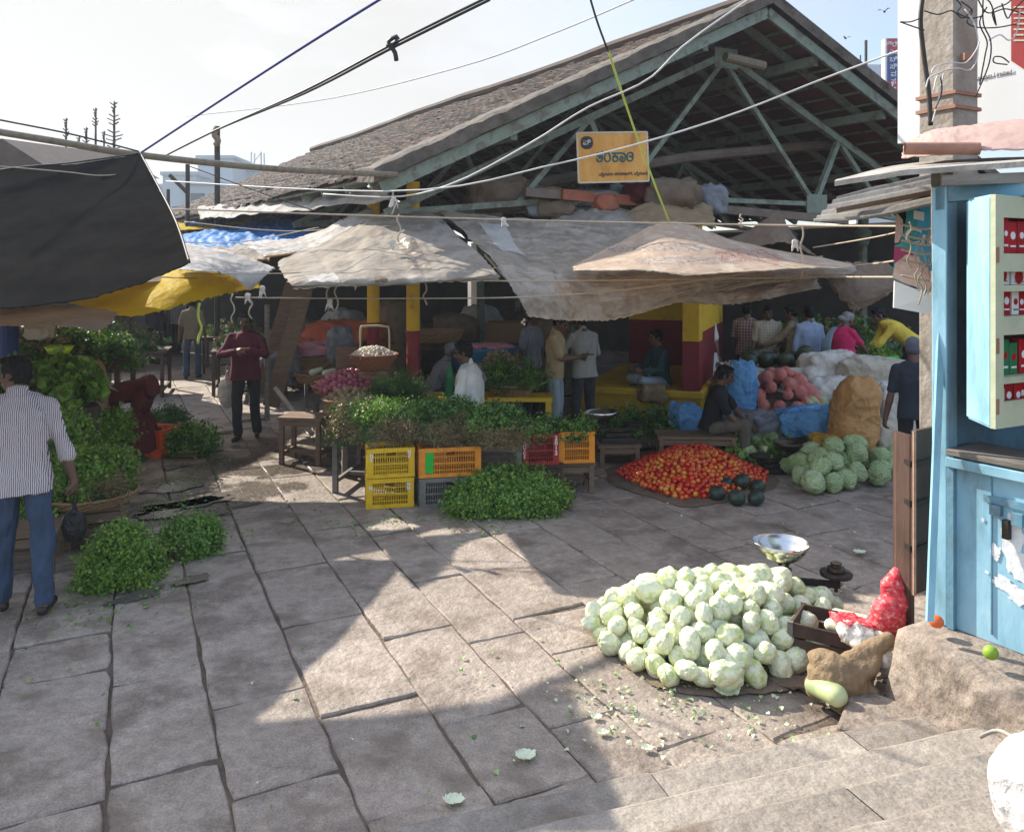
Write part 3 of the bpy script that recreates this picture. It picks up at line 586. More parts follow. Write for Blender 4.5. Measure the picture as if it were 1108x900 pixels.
person('person in a grey beanie and navy tee seen from behind near the kiosk', at(990, 8.0), ang(78), 1.60, top='navy_tee', bottom='dark_trousers', hair='beanie', vox=.008, group=None, pelvis=(0, 0, .88), lean=4)
person('person in a pale grey sweater partly hidden by the kiosk post', at(1034, 6.9), ang(150), 1.62, top='pale_grey_knit', sleeve='long', bottom='grey_trousers', wrL=(-.1, .33, .75), wrR=(.2, .25, .75), vox=.008, group=None, pelvis=(0, -.05, .80), lean=22)
# things the people hold
def bag(name, label, top_pt, w, hgt, mat, D=.7, cat='bag'):
    t = thing(name, label, cat, top_pt - V((0, 0, hgt + .10)))
    b = MB(); b.ell(top_pt - V((0, 0, .10 + hgt * .55)), (w / 2, w / 2 * D, hgt * .45), None, 16, 12); b.cone(top_pt - V((0, 0, .12 + hgt * .2)), w * .22, top_pt - V((0, 0, .08)), w * .06)
    me = remesh(b, 'sack_body', mat, .008, 3, .008, (14, 14, 9)); me.transform(Matrix.Translation(-t.location)); put(me, 'sack_body', t)
    for q in (-1, 1): MB().tube([top_pt - V((q * .01, 0, .10)), top_pt - V((q * .025, 0, .05)), top_pt - V((q * .008, 0, -.005))], .006, 5).build('handle', mat, t)
    return t
bag('carrier_bag', 'black plastic bag hanging from the hand of the man in the striped shirt', hp_ + V((0, 0, -.075)), .17, .26, 'black_plastic')
bag('cloth_bag', 'white cloth bag hanging beside the man in the maroon sweater', at(246, 10.8, .98), .26, .48, 'sack_white', .5)
# ------------------------------------------------------------------ ground
def uv(u, v): return UA * u + VA * v
def touv(p): return (V(p).dot(UA) / UA.length_squared, V(p).dot(VA) / VA.length_squared)
MB().grid(lambda a, b: V((-150 + 300 * a, -20 + 320 * b, -.016 + (.0 if b > .3 else .004 * noise.noise(V((a * 90, b * 90, 0)))))), 40, 40).build('ground', 'soil', kind='structure', smooth=True)
pv = MB()
def slab(cs, z=0):      # irregular slab: corners (u,v) ccw
    cs = [V((c[0], c[1])) for c in cs]; pts = []
    for i in range(4):
        a, b = cs[i], cs[(i + 1) % 4]; n = 6; d = b - a; nn = V((-d.y, d.x)).normalized() if d.length else V((0, 0))
        for j in range(n):
            t = j / n; q = a + d * t
            if j: q = q + nn * (R.random() - .55) * .016
            elif R.random() < .5: q = q + ((cs[(i + 2) % 4] + cs[(i - 1) % 4]) * .5 - a).normalized() * R.uniform(0, .02)
            pts.append(q)
    n = len(pts); c = sum(pts, V((0, 0))) / n; tx, ty = R.uniform(-.008, .008), R.uniform(-.008, .008); z = z + R.uniform(-.006, .006)
    def p3(q, dz): w = uv(q.x, q.y); return (w.x, w.y, z + dz + tx * (q.x - c.x) + ty * (q.y - c.y))
    def ins(q, s): d = c - q; return q + d.normalized() * min(s, d.length * .4)
    vs = [p3(q, -.05) for q in pts] + [p3(q, -.008) for q in pts] + [p3(ins(q, .010), 0) for q in pts] + [p3(ins(q, .05), .001) for q in pts] + [p3(c, .002)]
    fs = []
    for k in range(3): fs += [(k * n + i, k * n + (i + 1) % n, (k + 1) * n + (i + 1) % n, (k + 1) * n + i) for i in range(n)]
    fs += [(3 * n + i, 3 * n + (i + 1) % n, 4 * n) for i in range(n)]
    pv.add(vs, [f[::-1] for f in fs])
# the strips of slabs that can be read off the photograph near the camera, then more of the same
edges = [-.07, .405, .90, 1.435, 1.905, 2.29]
v = -.07
while v > -9: v -= R.uniform(.46, .62); edges.insert(0, v)
v = 2.29
while v < 13: v += R.uniform(.42, .62); edges.append(v)
near = {-.07: [(167, 731), (182, 833), (164, 639)], .405: [(258, 679), (283, 755), (313, 848), (237, 598)], .90: [(354, 669), (399, 762), (323, 612)],
        1.435: [(455, 683), (522, 773), (430, 612)], 1.905: [(540, 687), (617, 780)]}
for i in range(len(edges) - 1):
    a, b = edges[i], edges[i + 1]; js = sorted(touv(G(*q))[0] for q in near.get(a, []))
    u = -3.0
    if js:
        u = js[0]
        lo = []
        while u > -3: u -= R.uniform(.55, .95); lo.append(u)
        js = lo[::-1] + js; u = js[-1]
    else: js = [u]
    while u < 34: u += R.uniform(.5, 1.25) * (1 if u < 12 else 1.2); js.append(u)
    for j in range(len(js) - 1):
        g = R.uniform(.003, .010); sk = R.uniform(-.03, .03)
        slab([(js[j] + g, a + g), (js[j + 1] - g, a + g), (js[j + 1] - g + sk, b - g), (js[j] + g + sk, b - g)])
pv.f = [f for f in pv.f]
po = pv.build('paving', 'paving', kind='structure'); po.location.z = -.012 - .035 + .0
a_ = np.array(pv.v); po.location = ((a_[:, 0].min() + a_[:, 0].max()) / 2, (a_[:, 1].min() + a_[:, 1].max()) / 2, a_[:, 2].min() - .004)
# wet patches on the slabs
def blob(c, rx, ry, rot, seed, n=60, amp=.45):
    out = []
    for i in range(n):
        a = 2 * PI * i / n; r = 1 + amp * noise.noise(V((math.cos(a) * 1.3 + seed, math.sin(a) * 1.3, seed))) * 1.6 + .2 * noise.noise(V((math.cos(a) * 5 + seed, math.sin(a) * 5, seed)))
        x, y = math.cos(a) * rx * r, math.sin(a) * ry * r; out.append((c.x + x * math.cos(rot) - y * math.sin(rot), c.y + x * math.sin(rot) + y * math.cos(rot)))
    return out
wt = MB()
for (px, py, rx, ry, rot, sd0) in ((200, 545, .28, .12, .2, 31), (165, 575, .20, .10, .2, 21), (185, 548, .3, .1, .2, 22), (150, 556, .12, .12, .2, 23), (232, 556, .14, .07, .3, 24), (190, 528, .30, .16, .2, 1), (205, 545, .34, .15, .1, 2), (175, 556, .22, .14, .3, 3), (160, 610, .07, .16, .9, 4), (232, 537, .12, .12, .2, 5), (150, 645, .18, .08, .5, 6), (205, 628, .15, .07, .3, 7), (262, 548, .17, .05, .3, 8),
                                 (230, 470, .35, .12, .2, 9), (215, 490, .25, .1, .2, 10), (275, 455, .25, .08, .2, 11), (190, 505, .2, .1, .3, 12)):
    p = blob(G(px, py), rx, ry, rot + .4, sd0); n0 = len(wt.v); wt.add([(q[0], q[1], .010) for q in p], [tuple(range(len(p)))])
wt.build('puddle_water', 'water', kind='structure')
# ------------------------------------------------------------------ steps at the bottom right, rising towards the camera
E1 = V((1.63, 3.80, 0)); W = V((.9513, .308, 0)); NN = V((.308, -.9513, 0))
st = MB(); r_, t_ = .12, .315
for k in range(6):
    o = E1 + NN * (k * t_); z = r_ * (k + 1); dep = t_ if k < 5 else 1.6
    x = -4.2
    while x < .46 + (2.5 if k > 3 else 0):
        L_ = R.uniform(.75, 1.5); x2 = min(x + L_, .48 + (2.5 if k > 3 else 0)); zz = z + R.uniform(-.006, .006); j = R.uniform(-.012, .012)
        a, b = o + W * (x + .0015) + NN * j, o + W * (x2 - .0015) + NN * (j + R.uniform(-.01, .01))
        n = 9; vs = []; top = [a.lerp(b, i / n) + NN * (R.random() * .012) for i in range(n + 1)]; bk = [a.lerp(b, i / n) + NN * (dep + .05) for i in range(n + 1)]
        for row, h in ((top, 0), (top, zz - .034), ([q + NN * .012 for q in top], zz - .012), ([q + NN * .036 for q in top], zz + .001), (bk, zz + .002 + .004 * k)): vs += [(q.x, q.y, h) for q in row]
        st.add(vs, [(r * (n + 1) + i, (r + 1) * (n + 1) + i, (r + 1) * (n + 1) + i + 1, r * (n + 1) + i + 1) for r in range(4) for i in range(n)])
        x = x2
st.build('steps', 'step_stone', kind='structure')
# raised ledge that carries the kiosk
LA = V((1.98, 4.12, 0)); nd = V((.26, -.9656, 0)).normalized()
B0 = LA; B1 = LA + nd * .95; B2 = B1 + V((.62, -.62, 0)); B3 = B2 + V((3.5, .2, 0)); B4 = LA + VA * 4.2 + V((0, .2, 0))
cs = [B0, B1, B2, B3, B4]
def subd(cs, n):
    o = []
    for i in range(len(cs)):
        for j in range(n): o.append(cs[i].lerp(cs[(i + 1) % len(cs)], j / n))
    return o
q = subd(cs, 14); cc = sum(q, V((0, 0, 0))) / len(q); lg = MB(); vs = []; n = len(q)
for z, s in ((-.02, -.06), (.10, -.045), (.25, -.02), (.38, -.008), (.432, .012), (.452, .05), (.455, .3)):
    for p in q:
        d = (cc - p).normalized(); h = noise.noise(V((p.x * 4, p.y * 4, z * 6))) * .022 + noise.noise(V((p.x * 14, p.y * 14, z * 16))) * .009
        w = p + d * (s + h * (1 if z < .43 else .3)); vs.append((w.x, w.y, z + (h * .3 if z > .3 else 0)))
vs.append((cc.x, cc.y, .455)); k = 7
lg.add(vs, [(r * n + i, (r + 1) * n + i, (r + 1) * n + (i + 1) % n, r * n + (i + 1) % n) for r in range(k - 1) for i in range(n)] + [((k - 1) * n + i, k * n, (k - 1) * n + (i + 1) % n) for i in range(n)])
lg.build('ledge_pavement', 'plaster_ledge', kind='structure', smooth=True)
MB().prism([(1.55, 3.82), (1.98, 3.62), (2.02, 4.02), (1.80, 4.22)], 0, .10).build('kerb_stone', 'plaster_ledge', kind='structure', bevel=.02)
# ------------------------------------------------------------------ the market hall
hall = thing('market_hall', 'old open market hall with tiled gable roof on green trusses', 'market hall', (1.2, 14, 0))
AP = V((3.52, 11.5, 6.1)); GD = V((.9135, .4067, 0)); RD = V((-.563, .826, 0)); HW = 5.5; SL = .486; LEN = 18.0
def rp(side, w, s, dz=0):      # point on a roof slope: side -1 left, +1 right; w across, s along the ridge
    sag = .022 * math.sin(s * .7 + 1) * min(1, s * .3) + .02 * noise.noise(V((w * .9, s * .8, side)))
    return AP + GD * side * w + RD * s + V((0, 0, -SL * w + dz + sag))
DN = V((GD.x * SL, GD.y * SL, 1)).normalized()
def tiles(side, mat, name, under=False):
    b = MB(); L_ = .30; wd = .235; na = int(HW * math.sqrt(1 + SL * SL) / L_); nb = int(LEN / wd)
    cs = math.sqrt(1 + SL * SL)
    for i in range(na + 1):
        w0 = i * L_ / cs; w1 = min((i + 1.12) * L_ / cs, HW + .1)
        for j in range(nb):
            s0 = j * wd; s1 = s0 + wd * .97; jt = R.uniform(-.012, .014); lift = .042 + R.uniform(0, .018) + (.03 if R.random() < .02 else 0); jw = R.uniform(-.02, .02)
            m = (s0 + s1) / 2
            z0 = .0 + jt; z1 = lift + jt
            vs = [rp(side, w0, s0, z0), rp(side, w0, m, z0 + .012), rp(side, w0, s1, z0), rp(side, w1 + jw, s0, z1), rp(side, w1 + jw, m - wd * .12, z1 + .022), rp(side, w1 + jw, m + wd * .12, z1 + .022), rp(side, w1 + jw, s1, z1),
                  rp(side, w1 + jw, s0, z1 - .028), rp(side, w1 + jw, s1, z1 - .028)]
            f = [(0, 3, 4, 1), (1, 4, 5), (1, 5, 6, 2), (3, 7, 8, 6, 5, 4)]
            if side > 0: f = [t[::-1] for t in f]
            b.add(vs, f)
    return b.build(name, mat, hall)
tiles(-1, 'tile', 'roof_tiles')
rt = MB(); rt.grid(lambda a, b: rp(1, HW * a, LEN * b, .03), 20, 40); rt.build('roof_slope', 'tile', hall)
un = MB()
for side in (-1, 1):
    nA = 18
    for i in range(nA):
        w0, w1 = HW * i / nA, HW * (i + 1) / nA
        for j in range(60):
            s0, s1 = j * .3, j * .3 + .28; d = R.uniform(-.012, .012); un.add([rp(side, w0, s0, -.03 + d), rp(side, w0, s1, -.03 + d), rp(side, w1, s1, -.05 + d), rp(side, w1, s0, -.05 + d)], [(0, 1, 2, 3)])
un.build('roof_underside', 'tile_under', hall)
ba = MB()
for side in (-1, 1):
    for i in range(18):
        w = .2 + i * .31
        if w < HW: ba.bar(rp(side, w, .02, -.075), rp(side, w, LEN - .1, -.075), .05, .03)
ba.build('roof_battens', 'green_paint', hall)
for side in (-1, 1):
    for j in range(23):
        s = .35 + j * .78; MB().bar(rp(side, .05, s, -.14), rp(side, HW, s, -.14), .07, .10).build('rafter', 'green_paint', hall)
    for w in (1.0, 2.4, 3.9): MB().bar(rp(side, w, -.12, -.25), rp(side, w, LEN, -.25), .10, .14).build('purlin', 'green_paint', hall)
    # weathered cement verge and green bargeboard
    vg = MB(); nn_ = 40
    def vfn(a, b, side=side):
        w = -.02 + (HW + .25) * a; prof = [(-.30, -.06), (-.32, .10), (-.24, .12), (.0, .14), (.16, .10), (.18, -.02)]
        x, z = prof[int(round(b * 5))]; q = rp(side, w, 0, 0); h = noise.noise(V((w * 5, b * 3, side))) * .022 + noise.noise(V((w * 17, b * 6, side))) * .012
        return AP + GD * side * w + RD * (x + h) + V((0, 0, -SL * w + z + h))
    g_ = MB(); g_.grid(vfn, nn_ * 2, 5); nrow = nn_ * 2 + 1
    g_.add([g_.v[r * nrow] for r in range(6)], [(0, 1, 2, 3, 4, 5)]); g_.add([g_.v[r * nrow + nrow - 1] for r in range(6)], [(5, 4, 3, 2, 1, 0)])
    g_.build('verge', 'cement_band', hall, smooth=False)
    MB().bar(rp(side, -.0, -.20, -.17) - V((0, 0, 0)), AP + GD * side * (HW + .1) + RD * -.20 + V((0, 0, -SL * (HW + .1) - .17)), .05, .15).build('bargeboard', 'green_paint', hall)
MB().tube([rp(1, 0, s, .10) for s in np.linspace(0, LEN, 50)], .10, 8).build('ridge_cap', 'tile', hall)
# trusses
def tp(w, z, s): return V((AP.x, AP.y, 0)) + RD * s + GD * w + V((0, 0, z))
def truss(s):
    def m(a, b, w=.075, mt='green_paint', nm='strut'): MB().bar(tp(*a, s), tp(*b, s), w, w).build(nm, mt, hall)
    for q in (-1, 1):
        m((0, 5.50), (q * 5.2, 2.98), .10, nm='truss_chord'); m((0, 5.42), (q * 1.8, 3.32), .07); m((q * 1.8, 3.32), (q * 2.31, 4.36), .08); m((q * 1.8, 3.32), (q * 5.2, 2.98), .08)
        m((q * 2.31, 4.36), (q * 3.4, 3.18), .07)
    m((-1.8, 3.32), (1.8, 3.32), .07, nm='tie_beam')
    for w_, z_ in ((0, 5.44), (1.8, 3.32), (-1.8, 3.32)): MB().box(tp(w_, z_, s - .05), (.42, .02, .30), math.atan2(GD.y, GD.x)).build('gusset_plate', 'green_paint', hall)
for s in (.6, 4.0, 7.4, 10.8, 14.2): truss(s)
MB().tube([tp(-3.8, 3.30, 1.1), tp(0, 4.05, 1.3), tp(4.2, 4.62, 1.5)], .085, 8).build('log', 'log_wood', hall)
MB().tube([tp(-.45, 5.32, .1), tp(.25, 5.26, .1)], .07, 10).build('pipe', 'bamboo', hall)
# long shelf beam at eaves level with painted ends, posts, plinth and inner walls
MB().bar(tp(-3.4, 3.30, .45), tp(2.3, 3.06, .45), .12, .12).build('shelf_beam', 'log_wood', hall)
MB().bar(tp(-2.9, 3.28, .37), tp(-.6, 3.18, .37), .10, .14).build('shelf_rail', 'rust_paint', hall)
for k, (px, D) in enumerate(((404, 11.0), (447, 10.2))):
    c = at(px, D)
    b = MB(); b.lathe([(.085, .45), (.085, 1.55 if k == 0 else 1.50)], c, 20); b.build('post_base', 'red_wall', hall)
    b = MB(); b.lathe([(.087, 1.55 if k == 0 else 1.50), (.087, 3.4)], c, 20); b.build('post', 'yellow_wall', hall)
for (px, D) in ((934, 15.5), (620, 14.5), (520, 16), (840, 19), (560, 22)):
    c = at(px, D); MB().lathe([(.16, 0), (.16, .3), (.08, .35), (.075, 2.7), (.14, 2.9), (.16, 3.0), (.10, 3.05), (.10, 3.5)], c, 14).build('column', 'green_paint', hall)
# plinth (front edge through the pillar), pillar, inner wall
PC = at(757, 11.3); GU = V((-.93, .36, 0)).normalized(); GN = V((.36, .93, 0)).normalized()
def ploc(a, b): return PC + GU * a + GN * b
def pbox(a0, a1, b0, b1, z0, z1): return MB().prism([tuple(ploc(*q).xy) for q in ((a0, b0), (a0, b1), (a1, b1), (a1, b0))], z0, z1)
pbox(-.02, 1.75, 0, 3.2, 0, .44).build('plinth', 'yellow_wall', hall, bevel=.015)
pbox(-.05, 1.78, -.05, 3.2, .44, .545).build('plinth_slab', 'yellow_wall', hall, bevel=.015)
pbox(.0, .24, -.02, .30, .545, 1.25).build('pillar_base', 'red_wall', hall, bevel=.008)
pbox(.0, .24, -.02, .30, 1.253, 3.4).build('pillar', 'yellow_wall', hall, bevel=.008)
pbox(.03, .18, .31, 3.1, .55, 1.35).build('inner_wall_base', 'red_wall', hall)
pbox(.03, .18, .31, 3.1, 1.353, 2.6).build('inner_wall', 'yellow_wall', hall)
pbox(.2, 1.7, 3.0, 3.15, .55, 1.35).build('inner_wall_base', 'red_wall', hall)
pbox(.2, 1.7, 3.0, 3.15, 1.353, 2.6).build('inner_wall', 'yellow_wall', hall)
# rear walls that close the hall
bw = MB(); a = AP + RD * LEN
bw.add([(a + GD * q * HW + V((0, 0, z - a.z if z < 4 else 0))) for q, z in ((-1, 0), (1, 0), (1, 3.3), (0, 6.0), (-1, 3.3))] if False else
       [V(((a + GD * q * HW).x, (a + GD * q * HW).y, z)) for q, z in ((-1, 0), (1, 0), (1, 3.3), (0, 5.95), (-1, 3.3))], [(0, 1, 2, 3, 4)]); bw.build('rear_wall', 'dark_wall', hall)
0 and None
sw = MB(); p0 = AP + GD * (HW + .2) + RD * .8; p1 = AP + GD * (HW + .2) + RD * LEN; sw.bar((p0.x, p0.y, 1.6), (p1.x, p1.y, 1.6), .15, 3.2); sw.build('side_wall', 'dark_wall', hall)
# name board
sb = thing('market_sign', 'orange painted tin sign with green Kannada lettering hung in the gable', 'sign', P(663, 198, 10.6))
c0, c1, c2, c3 = P(624, 144, 10.55), P(700, 143, 10.75), P(702, 196, 10.75), P(626, 198, 10.55)
xx = (c1 - c0).normalized(); yy = (c0 - c3).normalized(); zz = xx.cross(yy)
b = MB(); b.add([c3, c2, c1, c0, c3 - zz * .03, c2 - zz * .03, c1 - zz * .03, c0 - zz * .03], [(0, 1, 2, 3), (7, 6, 5, 4), (0, 4, 5, 1), (1, 5, 6, 2), (2, 6, 7, 3), (3, 7, 4, 0)]); b.build('board', 'sign_orange', sb)
Wd, Hd = (c1 - c0).length, (c0 - c3).length
bd = MB(); i_ = .025
for a, e in ((c0, c1), (c1, c2), (c2, c3), (c3, c0)): bd.bar(a + zz * .004, e + zz * .004, .022, .006, up=zz)
bd.build('border', 'sign_border', sb)
GL = [(0, [(.02, .95, .8, .95), (.8, .95, 1.0, 1.2)], [[(.25, .93), (.12, .72), (.35, .62), (.55, .70), (.66, .52), (.52, .40), (.42, .5)], [(.0, .36), (.15, .08), (.5, -.02), (.82, .12), (.92, .45), (.8, .78), (.72, .93)]]),
 (1.25, [(.02, .95, .75, .95), (.75, .95, .95, 1.2)], [[(.22, .93), (.06, .62), (.05, .3), (.25, .04), (.5, -.02), (.78, .06), (.95, .32), (.92, .65), (.72, .93)]]),
 (2.5, [(.02, .95, 1.9, .95), (.1, .60, .95, .60)], [[(.5, .93), (.48, .6), (.2, .42), (.12, .2), (.3, .0), (.55, -.02), (.8, .04), (.9, .22), (.8, .45), (.5, .58)], [(1.7, .95), (2.1, .8), (2.2, .45), (2.05, .08), (1.7, -.04), (1.35, .08), (1.28, .36), (1.5, .55), (1.74, .46), (1.74, .26), (1.58, .22)]]),
 (4.95, [], [[(.38, .62), (.62, .50), (.85, .62), (.95, .85), (.72, 1.0), (.36, .98), (.1, .78), (.0, .42), (.12, .1), (.45, -.03), (.8, .08), (.98, .4), (.95, .85)]])]
for gx, bars, curves in GL:
    gm_ = MB(); s_ = .086; q_ = c3 + xx * (Wd * .53 - 3.02 * s_) + yy * (Hd * .50 - .5 * s_ * 1.25) + zz * .004
    def gp(x, y): return q_ + xx * (gx + x) * s_ + yy * y * s_ * 1.3
    for x0, y0, x1, y1 in bars: gm_.tube([gp(x0, y0), gp(x1, y1)], .0115, 6)
    for cv in curves: gm_.tube(smoothpath([gp(*p) for p in cv], 28), .0115, 6)
    gm_.build('letter', 'text_teal', sb)
text('small_lettering', 'ಮೈಸೂರು ನಗರಪಾಲಿಕೆ, ಮೈಸೂರು', .052, 'text_dark', sb, frame(c3 + xx * Wd * .64 + yy * Hd * .155 + zz * .006, xx, yy), .001, bold=.001)
em = MB(); ec = c3 + xx * Wd * .135 + yy * Hd * .80; em.loft([(ec + zz * .003, xx * .085, yy * .085), (ec + zz * .007, xx * .085, yy * .085)], 24); em.build('emblem', 'text_dark', sb)
text('emblem_mark', 'ವಿ', .10, 'text_cream', sb, frame(ec + zz * .010, xx, yy), .001, bold=.002)
# ------------------------------------------------------------------ tarpaulins and ropes
SH = {}
def sheet(name, label, cat, rows, mat, nu=60, nv=36, wr=.03, fs=3.0, seed=0, group=None, rag=.015, thick=.004, sagn=0, st=(1, 1, 1), parent=None, world=True):
    rows = [[P(*q) if not isinstance(q, Vector) else q for q in r] for r in rows]
    g = []
    for j in range(nv + 1):
        b = j / nv; cs = [catmull([catmull(r, i / nu) for r in rows], b) for i in range(nu + 1)]; g.append(cs)
    vs = []
    for j in range(nv + 1):
        for i in range(nu + 1):
            p = g[j][i]; dx = g[j][min(i + 1, nu)] - g[j][max(i - 1, 0)]; dy = g[min(j + 1, nv)][i] - g[max(j - 1, 0)][i]; n = dx.cross(dy)
            if n.length < 1e-9: n = V((0, 0, 1))
            n.normalize(); q = (p.x * st[0], p.y * st[1], p.z * st[2])
            a = noise.noise(V((q[0] * fs * .8 + seed, q[1] * fs * .8, q[2] * fs * .8 + seed)))
            ua, ub = i / nu, j / nv; wv = .35 * noise.noise(V((ua * 3, ub * 3, seed)))
            r1 = 1 - abs(noise.noise(V(((ua + wv * .3) * fs * 7, ub * fs * .9, seed)))) * 3.2; r2 = 1 - abs(noise.noise(V((ua * fs * 1.1 + wv, (ub + wv * .2) * fs * 3.5, seed + 9)))) * 3.2
            r3 = 1 - abs(noise.noise(V(((ua + ub) * fs * 4, (ua - ub) * fs * 1.2, seed + 4)))) * 3
            h = a * wr * .8 + (max(r1, 0) ** 1.5 * .30 + max(r2, 0) ** 1.5 * .28 + max(r3, 0) ** 2 * .2) * wr + nz3(q, fs * 9, seed) * wr * .10
            p = p + n * h
            if (i in (0, nu) or j in (0, nv)) and rag: p = p + (dx.normalized() if i in (0, nu) else dy.normalized()) * (R.random() - .5) * rag * 2
            vs.append(p)
    b = MB(); b.add(vs, [(j * (nu + 1) + i, (j + 1) * (nu + 1) + i, (j + 1) * (nu + 1) + i + 1, j * (nu + 1) + i + 1) for j in range(nv) for i in range(nu)])
    o = b.build(name, mat, parent, world, smooth=True, label=label, cat=cat, group=group)
    m = o.modifiers.new('s', 'SOLIDIFY'); m.thickness = thick; m.offset = 0
    SH[o.name] = (vs, nu, nv, o, V(parent.location) if parent is not None else V(o.location), parent)
    return o
def seam(o, k, row=True, r=.006, mat='rope', nm='seam'):
    vs, nu, nv, ob, off, par = SH[o.name]; W_ = nu + 1; k = int(k * (nv if row else nu))
    pts = [vs[k * W_ + i] for i in range(W_)] if row else [vs[j * W_ + k] for j in range(nv + 1)]
    b = MB().tube([p - off for p in pts], r, 5).build(nm, mat, o, world=False, smooth=True)
def patch(o, a0, a1, b0, b1, mat):
    vs, nu, nv, ob, off, par = SH[o.name]; W_ = nu + 1; i0, i1, j0, j1 = int(a0 * nu), int(a1 * nu), int(b0 * nv), int(b1 * nv); b = MB(); q = []
    for j in range(j0, j1 + 1):
        for i in range(i0, i1 + 1):
            p = vs[j * W_ + i]; n = (vs[j * W_ + min(i + 1, nu)] - vs[j * W_ + max(i - 1, 0)]).cross(vs[min(j + 1, nv) * W_ + i] - vs[max(j - 1, 0) * W_ + i]).normalized()
            if n.z < 0: n = -n
            q.append(p + n * .007 - off)
    w = i1 - i0 + 1; b.add(q, [(j * w + i, (j + 1) * w + i, (j + 1) * w + i + 1, j * w + i + 1) for j in range(j1 - j0) for i in range(i1 - i0)]); b.build('patch', mat, o, world=False, smooth=True)
def hem(o_pts, mat, parent, r=.008, nm='hem'): MB().tube(smoothpath(o_pts, 24), r, 5).build(nm, mat, parent, smooth=True)
bt = thing('black_tarpaulin', 'large black tarpaulin stretched over the left herb stall', 'tarp', P(60, 330, 6.6))
rows = [[(-300, 242, 6.5), (-120, 208, 6.8), (0, 184, 7.1), (80, 176, 7.3), (152, 166, 7.6)],
        [(-300, 282, 5.7), (-120, 256, 5.9), (0, 234, 6.1), (90, 216, 6.4), (172, 203, 6.75)],
        [(-300, 322, 4.9), (-120, 303, 5.0), (0, 286, 5.2), (103, 266, 5.5), (191, 241, 5.8)],
        [(-300, 352, 4.1), (-120, 345, 4.2), (0, 333, 4.4), (110, 317, 4.65), (205, 284, 4.9)]]
sheet('sheet', None, None, rows, 'black_tarp', 110, 70, .03, 1.2, 3, parent=bt, rag=.01)
hem([P(*q) for q in rows[0]], 'black_tarp_hem', bt); hem([P(*r[-1]) for r in rows], 'black_tarp_hem', bt)
sheet('yellow_tarpaulin', 'torn yellow tarpaulin hanging below the black one', 'tarp', [[(10, 318, 9.6), (130, 301, 9.4), (205, 288, 9.2), (250, 283, 9.6), (278, 300, 9.6)], [(50, 324, 8.8), (135, 317, 8.6), (205, 306, 8.6), (248, 300, 9.1), (280, 306, 9.3)], [(85, 329, 8.0), (138, 342, 7.9), (200, 329, 8.3), (245, 318, 8.8), (281, 311, 9.1)]], 'yellow_tarp', 60, 24, .009, 2.2, 5, rag=.03)
sheet('cream_tarpaulin', 'dirty cream cloth strip under the edge of the black tarpaulin', 'tarp', [[(-160, 345, 8.0), (0, 334, 7.8), (60, 329, 7.9), (128, 336, 7.9)], [(-160, 352, 7.2), (0, 345, 7.2), (60, 342, 7.3), (120, 348, 7.5)], [(-160, 368, 6.6), (0, 354, 6.8), (60, 351, 7.0), (108, 357, 7.2)]], 'cream_tarp', 50, 16, .02, 2.5, 6)
sheet('white_tarpaulin', 'off-white plastic sheet tied beside the corner of the black tarpaulin', 'tarp', [[(170, 258, 9.3), (205, 263, 9.3), (250, 272, 9.3), (298, 290, 9.3)], [(180, 275, 8.4), (215, 279, 8.5), (250, 286, 8.8), (290, 296, 9.0)], [(196, 290, 7.9), (222, 291, 8.1), (250, 297, 8.5), (272, 315, 8.8)]], 'white_tarp', 40, 20, .03, 2.5, 7)
gt_ = sheet('grey_tarpaulin', 'grey canvas awning over the onion and garlic stall', 'tarp', [[(300, 284, 9.6), (352, 262, 9.9), (424, 224, 10.2), (474, 231, 9.9)], [(304, 294, 8.7), (372, 277, 8.8), (438, 256, 9.1), (505, 262, 8.8)], [(313, 304, 7.75), (390, 300, 7.75), (460, 298, 7.75), (537, 293, 7.7)], [(318, 312, 7.65), (392, 309, 7.65), (462, 306, 7.65), (540, 301, 7.6)]], 'grey_canvas', 80, 50, .045, 1.5, 8)
sheet('brown_edged_canvas', 'pale canvas with an orange-brown rim, left of the grey awning', 'tarp', [[(262, 264, 10.7), (325, 256, 10.9), (398, 224, 10.7)], [(272, 270, 10.2), (340, 262, 10.3), (408, 231, 10.4)], [(286, 277, 9.8), (350, 267, 9.9), (418, 237, 10.1)]], 'white_tarp', 50, 20, .05, 1.7, 9)
MB().tube(smoothpath([P(286, 278, 9.8), P(350, 268, 9.9), P(418, 238, 10.1)], 16), .016, 6).build('bamboo_rod', 'sack_orange', smooth=True, label='orange-brown rod along the rim of the pale canvas', cat='rod')
sheet('blue_tarpaulin', 'crumpled bright blue tarpaulin between the alley and the tiled roof', 'tarp', [[(196, 252, 14.5), (250, 242, 15), (300, 236, 14.5), (345, 233, 13.5)], [(196, 260, 13.4), (250, 253, 13.4), (300, 247, 13.0), (345, 246, 12.5)], [(196, 268, 12.3), (255, 266, 12), (300, 263, 11.8), (345, 258, 11.5)]], 'blue_tarp', 70, 36, .09, 2.6, 10, rag=.04)
sheet('blue_tarpaulin', 'small blue sheet on the stall roofs, behind the large blue tarpaulin', 'tarp', [[(205, 232, 20), (260, 226, 19), (330, 224, 16)], [(200, 243, 17), (262, 240, 16), (335, 236, 15)]], 'blue_tarp', 40, 20, .15, 1.5, 12, rag=.05)
sheet('yellow_tarpaulin', 'narrow yellow tarpaulin above the blue one, further down the alley', 'tarp', [[(180, 241, 18), (230, 236, 18), (276, 228, 17)], [(182, 249, 16.5), (235, 246, 16.3), (278, 238, 16)]], 'yellow_tarp', 40, 12, .04, 1.5, 11)
